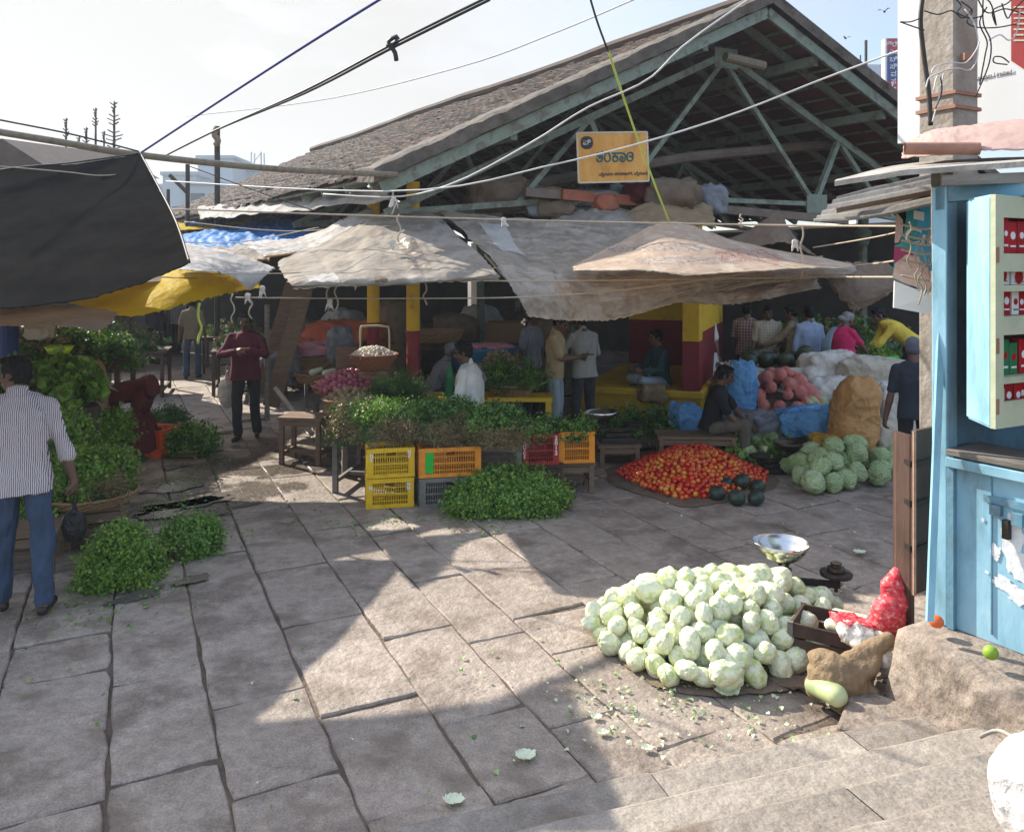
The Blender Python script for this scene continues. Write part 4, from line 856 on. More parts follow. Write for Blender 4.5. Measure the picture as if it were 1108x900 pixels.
sheet('grey_sheet', 'dark grey crumpled sheet below the blue tarpaulin', 'tarp', [[(205, 268, 12.2), (240, 266, 12), (290, 263, 11.6)], [(210, 283, 10.8), (245, 282, 10.6), (292, 280, 10.4)]], 'grey_canvas', 30, 16, .10, 2, 13)
sheet('eave_cloth', 'dirty white plastic sheet bunched along the eave of the tiled roof', 'sheet', [[(212, 223, 16.5), (262, 219, 14), (330, 211, 12), (418, 200, 9.9)], [(214, 231, 15.8), (262, 226, 13.5), (330, 218, 11.6), (420, 208, 9.7)], [(216, 236, 15.2), (262, 233, 13.2), (330, 226, 11.3), (422, 216, 9.6)]], 'white_tarp', 70, 14, .06, 3, 14)
st_ = sheet('silver_tarpaulin', 'wide silvery-brown plastic sheet roofing the stalls under the gable, its front edge hanging down', 'tarp',
      [[(474, 224, 10.0), (555, 236, 9.9), (640, 245, 9.8), (720, 248, 9.9), (800, 262, 10.0), (890, 276, 10.2)], [(505, 252, 9.3), (572, 268, 9.1), (650, 272, 9.1), (730, 270, 9.2), (815, 280, 9.4), (900, 284, 9.6)],
       [(538, 288, 8.2), (598, 294, 8.2), (662, 294, 8.2), (742, 292, 8.3), (832, 288, 8.6), (925, 289, 8.9)], [(556, 314, 7.9), (608, 318, 7.95), (668, 318, 8.0), (742, 308, 8.1), (835, 297, 8.4), (925, 294, 8.75)],
       [(572, 342, 7.85), (618, 346, 7.9), (672, 343, 7.9), (742, 324, 8.05), (835, 304, 8.35), (915, 300, 8.7)]], 'silver_plastic', 150, 100, .055, 1.9, 15, rag=.009)
sheet('silver_tarpaulin', 'smaller brown plastic flap hanging right of the main silvery sheet', 'tarp', [[(640, 298, 8.35), (720, 300, 8.35), (800, 298, 8.5), (880, 293, 8.7)], [(655, 310, 8.15), (730, 316, 8.1), (800, 317, 8.2), (885, 305, 8.5)], [(690, 320, 8.1), (745, 327, 8.05), (800, 328, 8.1), (888, 312, 8.4)]], 'silver_plastic', 60, 24, .05, 2.2, 16)
sheet('dark_flap', 'tattered dark brown flap at the right end of the awnings', 'tarp', [[(890, 284, 9.4), (940, 282, 9.4), (1000, 290, 9.4)], [(892, 300, 9.0), (935, 312, 8.9), (985, 305, 9.0)], [(900, 312, 8.9), (930, 334, 8.8), (965, 314, 8.9)]], 'dark_burlap', 40, 24, .07, 2.4, 17, rag=.05)
cb_ = sheet('cloth_banner', 'faded cream banner cloth pulled up to a peak by the green rope', 'banner', [[(620, 287, 8.2), (668, 264, 8.45), (723, 240, 8.6), (800, 262, 8.6), (922, 285, 8.6)], [(621, 289, 7.7), (682, 277, 7.7), (732, 266, 7.75), (815, 277, 7.9), (923, 287, 8.2)], [(622, 291, 7.3), (692, 292, 6.9), (752, 297, 6.8), (845, 292, 7.2), (925, 289, 7.9)]], 'banner_cloth', 80, 40, .018, 2.0, 18)
sheet('brown_canvas', 'brown canvas drawn up to a small peak behind the cream banner', 'tarp', [[(770, 262, 10.3), (810, 248, 10.3), (842, 226, 10.3), (858, 250, 10.3), (880, 280, 10.3)], [(765, 275, 9.9), (805, 268, 9.7), (845, 262, 9.6), (870, 272, 9.8), (890, 285, 9.9)]], 'dark_burlap', 50, 24, .05, 2.5, 19)
sheet('plastic_sheet', 'grey plastic sheet lying on the shelf beam behind the banner', 'sheet', [[(600, 226, 10.9), (660, 222, 11), (740, 232, 11)], [(590, 250, 10.1), (660, 248, 10.1), (740, 252, 10.1)]], 'grey_canvas', 40, 24, .10, 2.5, 20)
sheet('stall_canopy', 'canvas canopy of the left stall, behind the black tarpaulin', 'tarp', [[V((-9, 8.6, 2.3)), V((-6, 8.5, 2.28)), V((-3.3, 8.4, 2.2))], [V((-9, 6.6, 2.32)), V((-6, 6.7, 2.3)), V((-3.60, 7.2, 2.26))], [V((-9, 4.8, 2.35)), V((-6.4, 5.2, 2.34)), V((-3.95, 6.0, 2.28))]], 'cream_tarp', 40, 30, .03, 1.2, 22)
for k in (.0, 1.0): seam(gt_, k)
for k in (.33, .66): seam(gt_, k, False, .004, 'grey_canvas')
patch(gt_, .12, .24, .55, .78, 'white_tarp'); patch(gt_, .62, .72, .35, .6, 'silver_plastic'); patch(gt_, .40, .47, .7, .86, 'dark_burlap')
for k in (.0, 1.0): seam(st_, k, True, .007)
for k in (.28, .55, .8): seam(st_, k, False, .005, 'silver_plastic')
seam(st_, .52, True, .005, 'white_tarp'); patch(st_, .10, .17, .10, .34, 'white_tarp'); patch(st_, .18, .24, .62, .80, 'banner_cloth'); patch(st_, .34, .43, .66, .8, 'white_tarp'); patch(st_, .52, .58, .05, .2, 'grey_canvas'); patch(st_, .70, .76, .7, .92, 'grey_canvas')
for k in (.0, 1.0): seam(cb_, k, True, .006)
# tarp beyond the left edge of the frame: the rest of the stall row's roofing, which shades the left of the square
sheet('stall_tarpaulin', 'dirty canvas roofing the left stall row, outside the frame', 'tarp', [[V((-9.5, 10.5, 2.6)), V((-5.2, 10.2, 2.5)), V((-3.4, 10.0, 2.25))], [V((-9, 6.5, 2.5)), V((-5.6, 6.6, 2.4)), V((-4.3, 7.6, 2.1))]], 'cream_tarp', 40, 40, .05, 1.2, 21)
def rope(label, pts, r=.008, mat='rope', sag=0, name='rope', cat='rope', n=26):
    pts = [P(*q) if not isinstance(q, Vector) else q for q in pts]
    if len(pts) == 2: pts = [pts[0].lerp(pts[1], i / 6) - V((0, 0, sag * 4 * (i / 6) * (1 - i / 6))) for i in range(7)]
    return MB().tube(smoothpath(pts, n), r, 6).build(name, mat, smooth=True, label=label, cat=cat)
rope('rope running level below the grey awning to the silver sheet', [(255, 322, 8.0), (420, 323, 8.0), (600, 320, 7.7), (760, 303, 7.9), (870, 284, 8.6)])
rope('long rope across the stalls just under the tiled roof corner', [(180, 226, 9.0), (420, 234, 8.4), (640, 240, 8.2), (860, 244, 7.6), (1014, 245, 6.0)], .010)
rope('rope along the lower front edge of the awnings', [(340, 301, 8.2), (540, 304, 7.9), (700, 303, 7.8), (880, 300, 8.2), (1014, 300, 5.5)], .009)
rope('rope from the banner tip to the kiosk poster', [(925, 288, 8.3), (970, 282, 7.0), (1014, 272, 5.2)], .009); rope('upper rope from the awnings to the kiosk post', [(880, 268, 8.4), (950, 256, 7.0), (1014, 240, 5.0)], .007)
rope('rope in front of the stall roofs left of the grey awning', [(200, 296, 8.4), (300, 296, 8.4), (420, 290, 8.2), (536, 290, 8.1)], .006)
rope('thin rope under the yellow tarpaulin corner', [(200, 240, 12), (330, 250, 11), (480, 225, 9.8)], .008); rope('thin rope across the blue tarpaulin', [(196, 262, 11), (260, 262, 10.6), (345, 246, 10)], .007)
rope('white cable from the roof corner up to the right', [(180, 196, 12), (425, 207, 8.6), (600, 178, 7.6), (760, 135, 7.2), (900, 82, 7.0), (1003, 44, 6.4)], .009, 'wire_white', name='cable', cat='cable')
rope('white cable curving up past the gable peak', [(350, 210, 9.5), (430, 213, 8.8), (494, 197, 8.2), (574, 155, 7.8), (635, 117, 7.5), (700, 87, 7.3), (743, 47, 7.1), (830, -14, 7.0)], .009, 'wire_white', name='cable', cat='cable')
rope('green rope holding up the peak of the cream banner', [(658, 55, 7.0), (690, 150, 7.9), (725, 243, 8.6)], .011, 'rope_lime'); rope('dark cable tied to the top of the green rope', [(632, -25, 6.6), (645, 20, 6.8), (658, 56, 7.0)], .010, 'wire_black', name='cable', cat='cable')
rope('dark blue rope holding the peak of the black tarpaulin', [(430, -12, 5.5), (330, 50, 6.0), (240, 108, 6.8), (153, 165, 7.6)], .010, 'rope_blue')
for i in (0, 1): rope(['upper', 'lower'][i] + ' strand of the old cable pair across the upper left sky', [(530, -4 + i * 4, 5.5), (425, 48 + i * 4, 6.0), (330, 98 + i * 3, 6.8), (236, 140, 8.0), (172, 172, 8.6)], .010, 'wire_black', name='cable', cat='cable')
MB().tube(smoothpath([P(418, 50, 6.0), P(428, 48, 6.0), P(430, 40, 6.0), P(420, 46, 6.0), P(427, 56, 6.0), P(429, 66, 6.0)], 12), .018, 5).build('cable_knot', 'wire_black', smooth=True, label='dark knot of cloth tied on the cable pair', cat='knot')
rope('thin pale cable across the upper sky', [(690, -2, 9), (600, 36, 10), (500, 72, 11), (350, 108, 13), (200, 126, 15)], .009, 'wire_white', name='cable', cat='cable')
rope('black cable from the left edge to the tarpaulin peak', [(-60, 118, 6.5), (0, 130, 6.8), (80, 146, 7.2), (150, 164, 7.6)], .008, 'wire_black', name='cable', cat='cable')
rope('dark thin wire sloping down over the blue tarpaulin', [(205, 180, 9), (300, 215, 9), (372, 238, 9)], .006, 'wire_black', name='cable', cat='cable')
rope('pale string across the black tarpaulin', [(0, 180, 6.9), (70, 186, 6.9), (110, 190, 7.0), (151, 186, 7.3)], .006, 'rope')
MB().tube(smoothpath([P(-60, 133, 7.2), P(60, 153, 7.4), P(152, 168, 7.7), (P(300, 183, 8.4)), P(430, 189, 9.0)], 30), .034, 10).build('bamboo_pole', 'bamboo', smooth=True, label='long bamboo pole from the left edge to the tiled roof corner', cat='pole')
# strings and rag knots dangling from the ropes
for i, (px, y0, y1, D) in enumerate(((355, 302, 335, 8.0), (364, 302, 337, 8.0), (216, 328, 372, 7.9), (252, 318, 350, 8.0), (271, 318, 345, 8.0), (460, 305, 330, 8.0), (566, 345, 352, 7.8), (868, 244, 300, 7.7), (426, 206, 232, 8.6), (432, 232, 262, 8.5), (802, 232, 246, 8.0), (1003, 300, 322, 5.6))):
    k = [P(px + math.sin(t * 1.9 + i) * 2.2 * (1 if t else 0), y0 + (y1 - y0) * t / 5, D) for t in range(6)]
    MB().tube(smoothpath(k, 14), .009 if i != 2 else .014, 5).build('string', 'rope' if i != 2 else 'rope_lime', smooth=True, group='strings dangling from the ropes',
        label=('loose string dangling from a rope under the awnings' if i != 2 else 'yellow string dangling under the yellow tarpaulin'), cat='string')
for i, (px, py, D) in enumerate(((426, 215, 8.6), (424, 262, 8.5), (418, 284, 8.3), (357, 326, 8.0), (385, 303, 8.0), (284, 312, 8.0), (268, 320, 8.0), (545, 238, 8.1), (860, 262, 7.7))):
    t = MB(); 
    for q in range(5): a = R.uniform(-3, 3); t.tube([P(px, py, D), P(px + a, py + R.uniform(2, 6), D), P(px + a * 1.8 + R.uniform(-2, 2), py + R.uniform(6, 12), D)], [.022, .014, .005], 5)
    t.ell(P(px, py, D), .03)
    o = put(remesh(t, 'rag', 'sack_white', .008, 1), 'rag', None); setp(o, 'small knotted rag tied on a rope under the awnings', 'rag', 'rags knotted on the ropes')
    a_ = np.array([v.co for v in o.data.vertices]); off = V(a_.mean(0)); o.data.transform(Matrix.Translation(-off)); o.location = off
# ------------------------------------------------------------------ leaf builder
RN = np.random.default_rng(5)
def leafverts(P0, Nn, Tt, L, Wd, fold=.25, droop=.3):
    """arrays: position, outward normal, growing direction, length, width -> verts/faces of folded lobed leaves"""
    T = Tt / np.linalg.norm(Tt, axis=1, keepdims=True); S = np.cross(T, Nn); S /= np.linalg.norm(S, axis=1, keepdims=True) + 1e-9; Nn = np.cross(S, T)
    L = L[:, None]; Wd = Wd[:, None]
    v = [P0, P0 + T * L * .35 + S * Wd * .8 + Nn * Wd * fold, P0 + T * L * .72 + S * Wd * .55 + Nn * Wd * fold * .3 - Nn * L * droop * .2, P0 + T * L - Nn * L * droop,
         P0 + T * L * .72 - S * Wd * .55 + Nn * Wd * fold * .3 - Nn * L * droop * .2, P0 + T * L * .35 - S * Wd * .8 + Nn * Wd * fold, P0 + T * L * .5 - Nn * L * droop * .12]
    n = len(P0); vs = np.stack(v, 1).reshape(-1, 3); i = np.arange(n)[:, None] * 7
    f = np.concatenate([i + np.array([[0, 1, 6, 5]]), i + np.array([[1, 2, 3, 6]]), i + np.array([[5, 6, 3, 4]])], 0)
    return vs, f
def superpts(n, rx, ry, h, rot, seed, sq=.75, lump=.16, lf=3.5, full=False):
    d = RN.normal(size=(n, 3)); d /= np.linalg.norm(d, axis=1, keepdims=True)
    if not full: d[:, 2] = np.abs(d[:, 2])
    s = np.sign(d) * np.abs(d) ** sq
    q = s * np.array([rx, ry, h])
    lm = np.array([noise.noise(V((a[0] * lf / max(rx, .2) * .3 + seed, a[1] * lf / max(ry, .2) * .3, a[2] * lf + seed))) for a in q])
    q *= (1 + lump * lm * 2)[:, None]
    nn = s / np.array([rx, ry, h]); nn /= np.linalg.norm(nn, axis=1, keepdims=True)
    c, si = math.cos(rot), math.sin(rot); Rm = np.array([[c, si, 0], [-si, c, 0], [0, 0, 1]])
    return q @ Rm, nn @ Rm, d
def greens(label, c, rx, ry, h, mats, rot=0, seed=1, cat='greens', name='herb_heap', sq=.75, size=.035, n=2600, group=None, roots=None, core='leaf_dark', asp=.45, parent=None, lump=.16, spread=1.0, slim=0, tray=None):
    """heap of leafy bunches: dark core plus thousands of leaves; roots = function(direction)->bool giving brown root side"""
    b = MB(); ms = [core] + list(mats) + ['root_brown']
    q, nn, d = superpts(10, rx, ry, h, rot, seed)
    g = MB(); g.ell((0, 0, 0), 1.0, None, 20, 12); a = np.array(g.v); s = np.sign(a) * np.abs(a) ** sq; s[:, 2] = np.maximum(s[:, 2], 0)
    p = s * np.array([rx, ry, h]) * .86; co, si = math.cos(rot), math.sin(rot); p = p @ np.array([[co, si, 0], [-si, co, 0], [0, 0, 1]])
    b.add(p + np.array(c), g.f)
    q, nn, d = superpts(n, rx, ry, h, rot, seed, sq, lump)
    # leaves gather in tufts
    K = max(6, n // 30); tq, tn, td = superpts(K, rx, ry, h, rot, seed, sq, lump); tq = tq + tn * (RN.random((K, 1)) ** 2 * .07 - .01) * min(1.3, rx / .3)
    idx = RN.integers(0, K, n); kd = tn + RN.normal(size=(K, 3)) * .55 + np.array([0, 0, .15]); kd /= np.linalg.norm(kd, axis=1, keepdims=True); tt = RN.uniform(-.055, .075, n) * (size / .03) ** .6 * spread; jit = RN.normal(size=(n, 3)) * .021 * spread * (size / .03) ** .7 * (1 + np.maximum(tt, 0) * 10)[:, None]; q = tq[idx] + kd[idx] * tt[:, None] + jit; nn = tn[idx]; d = td[idx]
    q[:, 2] = np.maximum(q[:, 2], .004)
    out = RN.normal(size=(n, 3)) * .55 + kd[idx] * .9 + np.array([0, 0, .1]); Nn = nn + RN.normal(size=(n, 3)) * .55
    Ls = size * RN.uniform(.6, 1.35, n); Wd = Ls * asp * RN.uniform(.8, 1.2, n)
    if slim: Wd *= slim
    isr = np.zeros(n, bool)
    isr = RN.random(n) < .035
    if roots is not None: isr = np.array([roots(x) for x in d]) | (RN.random(n) < .05)
    sm_ = RN.random(n) < .09; Ls[sm_] *= 3.0; Wd[sm_] *= .22; out[sm_] = kd[idx][sm_] + RN.normal(size=(int(sm_.sum()), 3)) * .2; q[sm_] -= kd[idx][sm_] * (Ls[sm_] * .7)[:, None]
    Ls[isr] *= 1.3; Wd[isr] *= .28
    out[isr] += np.array([0, -.2, -.5])
    vs, f = leafverts(q + np.array(c), Nn, out, Ls, Wd)
    stm = (RN.random(n) < .10) & ~isr
    tm = RN.integers(0, len(mats), K)[idx] if len(mats) > 1 else np.zeros(n, int)
    mi = 1 + tm; mi[isr] = len(ms) - 1
    n0 = len(b.v); b.v.extend(map(tuple, vs.tolist())); b.f.extend(map(tuple, (f + n0).tolist())); b.mi.extend(np.concatenate([mi, mi, mi]).tolist())
    return b.build(name, ms, parent, label=label, cat=cat, group=group)
# ------------------------------------------------------------------ furniture
def table(name, label, cat, c, w, d, h, rz=0, mat='wood', leg=.045, top=.035, group=None, stretch=True, over=.02):
    t = thing(name, label, cat, c, rz, group)
    b = MB(); n = max(2, int(d / .13))
    for i in range(n): b.box((0, -d / 2 + (i + .5) * d / n, h - top / 2 + R.uniform(-.002, .002)), (w + over * 2, d / n - .006, top))
    b.build('table_top', mat, t, world=False)
    for sx in (-1, 1):
        for sy in (-1, 1): MB().box((sx * (w / 2 - leg / 2), sy * (d / 2 - leg / 2), (h - top) / 2), (leg, leg, h - top)).build('leg', mat, t, world=False)
    for sy in (-1, 1): MB().box((0, sy * (d / 2 - leg / 2), h - top - .04), (w - 2 * leg - .002, leg * .6, .06)).build('apron', mat, t, world=False)
    if stretch:
        for sx in (-1, 1): MB().box((sx * (w / 2 - leg / 2), 0, .12), (leg * .7, d - 2 * leg - .002, leg * .8)).build('stretcher', mat, t, world=False)
        MB().box((0, 0, .12), (w - 2 * leg, leg * .7, leg * .7)).build('stretcher', mat, t, world=False)
    return t
def crate(label, c, w, d, h, mat, rz=0, group=None, marks=None, mmat='text_white'):
    t = thing('plastic_crate', label, 'crate', c, rz, group)
    b = MB(); th = .014; b.box((0, 0, .012), (w - .03, d - .03, .012))
    for (ax, L_, off) in ((0, w, d / 2), (0, w, -d / 2), (1, d, w / 2), (1, d, -w / 2)):
        def bx(u, z, du, dz, tt=th, pr=0):
            o = off - math.copysign(tt / 2, off) + math.copysign(pr, off)
            b.box((u, o, z) if ax == 0 else (o, u, z), (du, tt, dz) if ax == 0 else (tt, du, dz))
        e = .06
        for s in (-1, 1): bx(s * (L_ / 2 - e / 2), h / 2, e - .002, h - .004)
        bx(0, h - .022, L_ - .004, .040, .022, .004); bx(0, .020, L_ - .004, .036, .018, .003); bx(0, h * .47, L_ - 2 * e, .016)
        ni = int((L_ - 2 * e) / .022)
        for i in range(ni + 1):
            u = -L_ / 2 + e + (L_ - 2 * e) * i / ni
            if abs(u) < .055: bx(u, h * .36, .007, h * .62, th * .7)
            else: bx(u, h / 2, .007, h - .06, th * .7)
        for z in (.25, .7): bx(0, h * z, L_ - 2 * e, .008, th * .8)
        bx(-.055, h * .78, .012, h * .28); bx(.055, h * .78, .012, h * .28)
    b.build('crate_body', mat, t, world=False)
    if marks:
        for (s, u, z, sz) in marks:
            for i, ch in enumerate(s): text('lettering', ch, sz, mmat, t, Matrix.Translation(V(t.location)) @ Matrix.Translation(V((u, -d / 2 - .0035, z - i * sz * .85))) @ Matrix.Rotation(PI / 2, 4, 'X') @ Matrix.Rotation(PI / 2 * 0, 4, 'Z'), .001, bold=.0015)
    return t
def basket(label, c, r, h, mat='basket_cane', group=None, rz=0, flare=.78, name='basket', sx=1, sy=1):
    t = thing(name, label, 'basket', c, rz, group)
    n = 40; prof = [(.01, 0), (r * flare * .96, 0)] + [(r * (flare + (1 - flare) * (i / 6) ** .7), h * i / 6) for i in range(7)] + [(r - .012, h), (r * .93, h * .8), (r * (flare - .04), .02), (.01, .018)]
    b = MB(); b.lathe(prof, (0, 0, 0), n, None, sx, sy)
    for k in range(6, n * (len(prof) - 1)): pass
    # woven relief
    b.v = [(x * (1 + .018 * (1 if (i // n + i % n) % 2 else -1)), y * (1 + .018 * (1 if (i // n + i % n) % 2 else -1)), z) for i, (x, y, z) in enumerate(b.v)]
    b.build('basket_bowl', mat, t, world=False)
    rr = MB(); rr.tube([(math.cos(a) * r * sx, math.sin(a) * r * sy, h + .003 * math.sin(a * 20)) for a in np.linspace(0, 2 * PI, 49)], .013, 6, cap=False); rr.build('rim', mat, t, world=False, smooth=True)
    return t
# ------------------------------------------------------------------ round produce
def indist(p, poly):
    m = 1e9; n = len(poly); s = 0
    for i in range(n):
        a, b = poly[i], poly[(i + 1) % n]; e = (b[0] - a[0], b[1] - a[1]); l = math.hypot(*e); cr_ = (e[0] * (p[1] - a[1]) - e[1] * (p[0] - a[0])) / l
        m = min(m, cr_)
    return m
def ccw(poly):
    a = sum(poly[i][0] * poly[(i + 1) % len(poly)][1] - poly[(i + 1) % len(poly)][0] * poly[i][1] for i in range(len(poly)))
    return poly if a > 0 else poly[::-1]
def pile(poly, r, hmax, n, rnd, z0=0, cand=5, slope=.9, edge=.3, pack=1.0):
    poly = ccw([(p[0], p[1]) for p in poly]); xs = [p[0] for p in poly]; ys = [p[1] for p in poly]; out = []; tries = 0
    cell = {}; cs = 2.6 * r
    while len(out) < n and tries < n * 40:
        tries += 1; best = None
        for _ in range(cand):
            x, y = rnd.uniform(min(xs), max(xs)), rnd.uniform(min(ys), max(ys)); dd = indist((x, y), poly)
            if dd < r * edge: continue
            rr = r * rnd.uniform(.82, 1.15); z = rr; ci, cj = int(x // cs), int(y // cs)
            for a in (-1, 0, 1):
                for b in (-1, 0, 1):
                    for (qx, qy, qz, qr) in cell.get((ci + a, cj + b), ()):
                        d2 = (qx - x) ** 2 + (qy - y) ** 2; s = (qr + rr) * .93 * pack
                        if d2 < s * s: z = max(z, qz + math.sqrt(s * s - d2))
            lim = min(hmax, r * 2.1 + dd * slope)
            if z + rr * .6 > lim: continue
            if best is None or z < best[2]: best = (x, y, z, rr)
        if best: out.append(best); cell.setdefault((int(best[0] // cs), int(best[1] // cs)), []).append(best)
    return [(x, y, z + z0, rr) for x, y, z, rr in out]
def rmat(rnd): return Euler((rnd.uniform(0, 6.28), rnd.uniform(0, 6.28), rnd.uniform(0, 6.28)))
def cabbage_mesh(seed, mat, el=1.12):
    rr = random.Random(seed); b = MB(); nu, nv = 48, 32; b.ell((0, 0, 0), (1, 1, el), None, nu, nv)
    caps = []
    for k in range(9):
        d = V((rr.gauss(0, 1), rr.gauss(0, 1), rr.gauss(0, 1) + .6)).normalized(); caps.append((d, rr.uniform(.75, 1.35), rr.uniform(0, 9)))
    vs = []
    for p in b.v:
        p = V(p); n = p.normalized(); h = 0
        for k, (d, an, s) in enumerate(caps):
            a = n.angle(d); e = an + .16 * noise.noise(n * 3 + V((s, 0, 0)))
            if a < e: h += .055 * min(1, (e - a) * 12)
        # veins fanning from the stalk
        az = math.atan2(n.y, n.x); h += .018 * math.sin(az * 9 + 2 * noise.noise(n * 2)) * math.sin(n.angle(V((0, 0, 1)))) + .05 * noise.noise(n * 1.7 + V((seed, 0, 0))) + .015 * noise.noise(n * 6)
        vs.append(tuple(p * (1 + h - .08 + .10 * noise.noise(n * 1.2 + V((0, seed, 0))))))
    b.v = vs; return b.mesh('cabbage', mat, smooth=True)
CABA = [cabbage_mesh(i, 'cabbage_a', 1.05 + .14 * (i % 3)) for i in range(6)]; CABB = [cabbage_mesh(20 + i, 'cabbage_b', 1.05) for i in range(4)]
def scatter(name, meshes, items, label, cat, group, rnd, sc=1.0, squash=None):
    for (x, y, z, r) in items:
        o = bpy.data.objects.new(name, rnd.choice(meshes)); COL.objects.link(o); o.location = (x, y, z); o.rotation_euler = rmat(rnd); o.scale = (r * sc * rnd.uniform(.88, 1.08), r * sc * rnd.uniform(.88, 1.08), r * sc * rnd.uniform(.95, 1.2))
        setp(o, label, cat, group)
rc = random.Random(3)
fp = [G(622, 690), G(655, 708), G(690, 735), G(740, 755), G(800, 752), G(870, 735), G(900, 700), G(905, 665), G(830, 648), G(740, 650), G(665, 662)]
big = pile(fp, .064, .38, 280, rc, slope=.70, edge=.1, pack=1.0)
scatter('cabbage', CABA, big, 'pale cabbage in the large sunlit pile on the paving', 'cabbage', 'cabbages in the large sunlit pile', rc, .97)
o = bpy.data.objects.new('cabbage', CABA[1]); COL.objects.link(o); o.location = G(787, 745) + V((0, 0, .075)); o.scale = (.082,) * 3; setp(o, 'single cabbage on loose leaves in front of the large pile', 'cabbage')
fb = [G(845, 512), G(880, 537), G(935, 532), G(975, 520), G(985, 500), G(900, 497)]
scatter('cabbage', CABB, pile(fb, .105, .45, 48, rc, slope=.5, edge=.3), 'green cabbage in the shaded pile behind the tomatoes, right', 'cabbage', 'green cabbages in the shaded pile', rc, 1.0)
# burlap under the tomatoes, tomatoes
def cloth_flat(name, label, pts, mat, seed=1, h=.03, cat='sack'):
    poly = [G(*p) for p in pts]; c = sum(poly, V((0, 0, 0))) / len(poly); b = MB(); n = len(poly) * 8
    ring = [catmull(poly + [poly[0]], i / n) for i in range(n)]; vs = []
    K = 14
    for k in range(K):
        t = 1 - k / K
        for i, p in enumerate(ring):
            q = c.lerp(p, t); w = abs(noise.noise(V((q.x * 6 + seed, q.y * 6, 0)))) * h * 1.5 + .008; vs.append((q.x + .03 * noise.noise(V((q.x * 9, q.y * 9, seed))), q.y + .03 * noise.noise(V((q.x * 9, q.y * 9, seed + 5))), (w if k else .004)))
    vs.append((c.x, c.y, .01)); b.add(vs, [(k * n + i, k * n + (i + 1) % n, (k + 1) * n + (i + 1) % n, (k + 1) * n + i) for k in range(K - 1) for i in range(n)] + [((K - 1) * n + i, (K - 1) * n + (i + 1) % n, K * n) for i in range(n)])
    return b.build(name, mat, label=label, cat=cat, smooth=True)
cloth_flat('burlap_sheet', 'flattened brown burlap spread under the tomatoes', [(655, 508), (662, 524), (700, 537), (738, 548), (775, 545), (835, 530), (840, 515), (810, 503), (760, 494), (690, 496)], 'dark_burlap', 2, .035)
def tomato_mesh():
    b = MB(); b.ell((0, 0, 0), (1, 1, .86), None, 14, 9); return b.mesh('tomato', 'tomato', smooth=True)
TM = [tomato_mesh()]
tp_ = ccw([tuple(G(*q).xy) for q in ((667, 514), (690, 528), (735, 543), (770, 540), (826, 527), (830, 515), (800, 500), (760, 492), (700, 496))])
def hm(x, y):
    d = indist((x, y), tp_); return max(0, min(.23, .02 + d * .42)) + .02 * noise.noise(V((x * 4, y * 4, 3)))
pts = []; rt_ = random.Random(9); tries = 0; grid_ = {}
while tries < 26000 and len(pts) < 620:
    tries += 1; x = rt_.uniform(min(p[0] for p in tp_), max(p[0] for p in tp_)); y = rt_.uniform(min(p[1] for p in tp_), max(p[1] for p in tp_))
    if indist((x, y), tp_) < .0: continue
    z = hm(x, y) + .014; k = (int(x / .06), int(y / .06)); ok = True
    for a in (-1, 0, 1):
        for b_ in (-1, 0, 1):
            for q in grid_.get((k[0] + a, k[1] + b_), ()):
                if (q[0] - x) ** 2 + (q[1] - y) ** 2 + (q[2] - z) ** 2 < .047 ** 2: ok = False
    if ok: pts.append((x, y, z + rt_.uniform(-.008, .010), rt_.uniform(.025, .031))); grid_.setdefault(k, []).append(pts[-1])
pts.sort(key=lambda q: (q[1] - q[2] * 2.2))
scatter('tomato', TM, pts[:295], 'ripe tomato in the heap on burlap beside the pumpkins', 'tomato', 'tomatoes heaped on the burlap', rt_)
b = MB()
for (x, y, z, r) in pts[295:]: b.ell((x, y, z), r, None, 8, 6)
b.grid(lambda a, c: V((min(p[0] for p in tp_) + a * (max(p[0] for p in tp_) - min(p[0] for p in tp_)), min(p[1] for p in tp_) + c * (max(p[1] for p in tp_) - min(p[1] for p in tp_)), 0)), 40, 30)
n_ = 41 * 31; b.v = b.v[:-n_] + [(x, y, hm(x, y) - .012 if indist((x, y), tp_) > .03 else -.02) for x, y, _ in b.v[-n_:]]
b.build('tomato_heap', 'tomato', label='rest of the tomato heap, farther half', cat='tomatoes', kind='stuff', smooth=True)
# pumpkins
def pumpkin_mesh(mat='pumpkin', ribs=9):
    b = MB(); nu, nv = 45, 18; b.ell((0, 0, 0), (1, 1, .82), None, nu, nv)
    b.v = [tuple(V(p) * (1 - .05 * abs(math.sin(math.atan2(p[1], p[0]) * ribs / 2)) * (1 - abs(p[2])) - .12 * max(0, abs(p[2]) - .7))) for p in b.v]
    b.cone((0, 0, .72), .07, (.05, 0, .95), .05, 8); return b.mesh('pumpkin', mat, smooth=True)
PM = pumpkin_mesh(); rp_ = random.Random(4)
for i, (px, py, r, z, lb) in enumerate(((776, 541, .085, 0, 'dark green pumpkin at the left front of the pumpkin cluster'), (797, 546, .088, 0, 'dark green pumpkin at the middle front of the cluster'), (818, 546, .085, 0, 'dark green pumpkin with an orange spot, right front of the cluster'),
                                     (786, 530, .08, 0, 'dark green pumpkin in the back row of the cluster, left'), (803, 531, .09, .03, 'largest dark green pumpkin, back row in the middle of the cluster'), (820, 533, .08, 0, 'dark green pumpkin in the back row of the cluster, right'), (765, 533, .07, 0, 'small dark pumpkin touching the tomatoes'))):
    o = bpy.data.objects.new('pumpkin', PM); COL.objects.link(o); o.location = G(px, py) + V((0, 0, r * .8 + z)); o.rotation_euler = (rp_.uniform(-.5, .5), rp_.uniform(-.5, .5), rp_.uniform(0, 6)); o.scale = (r,) * 3; setp(o, lb, 'pumpkin', 'pumpkins beside the tomatoes')
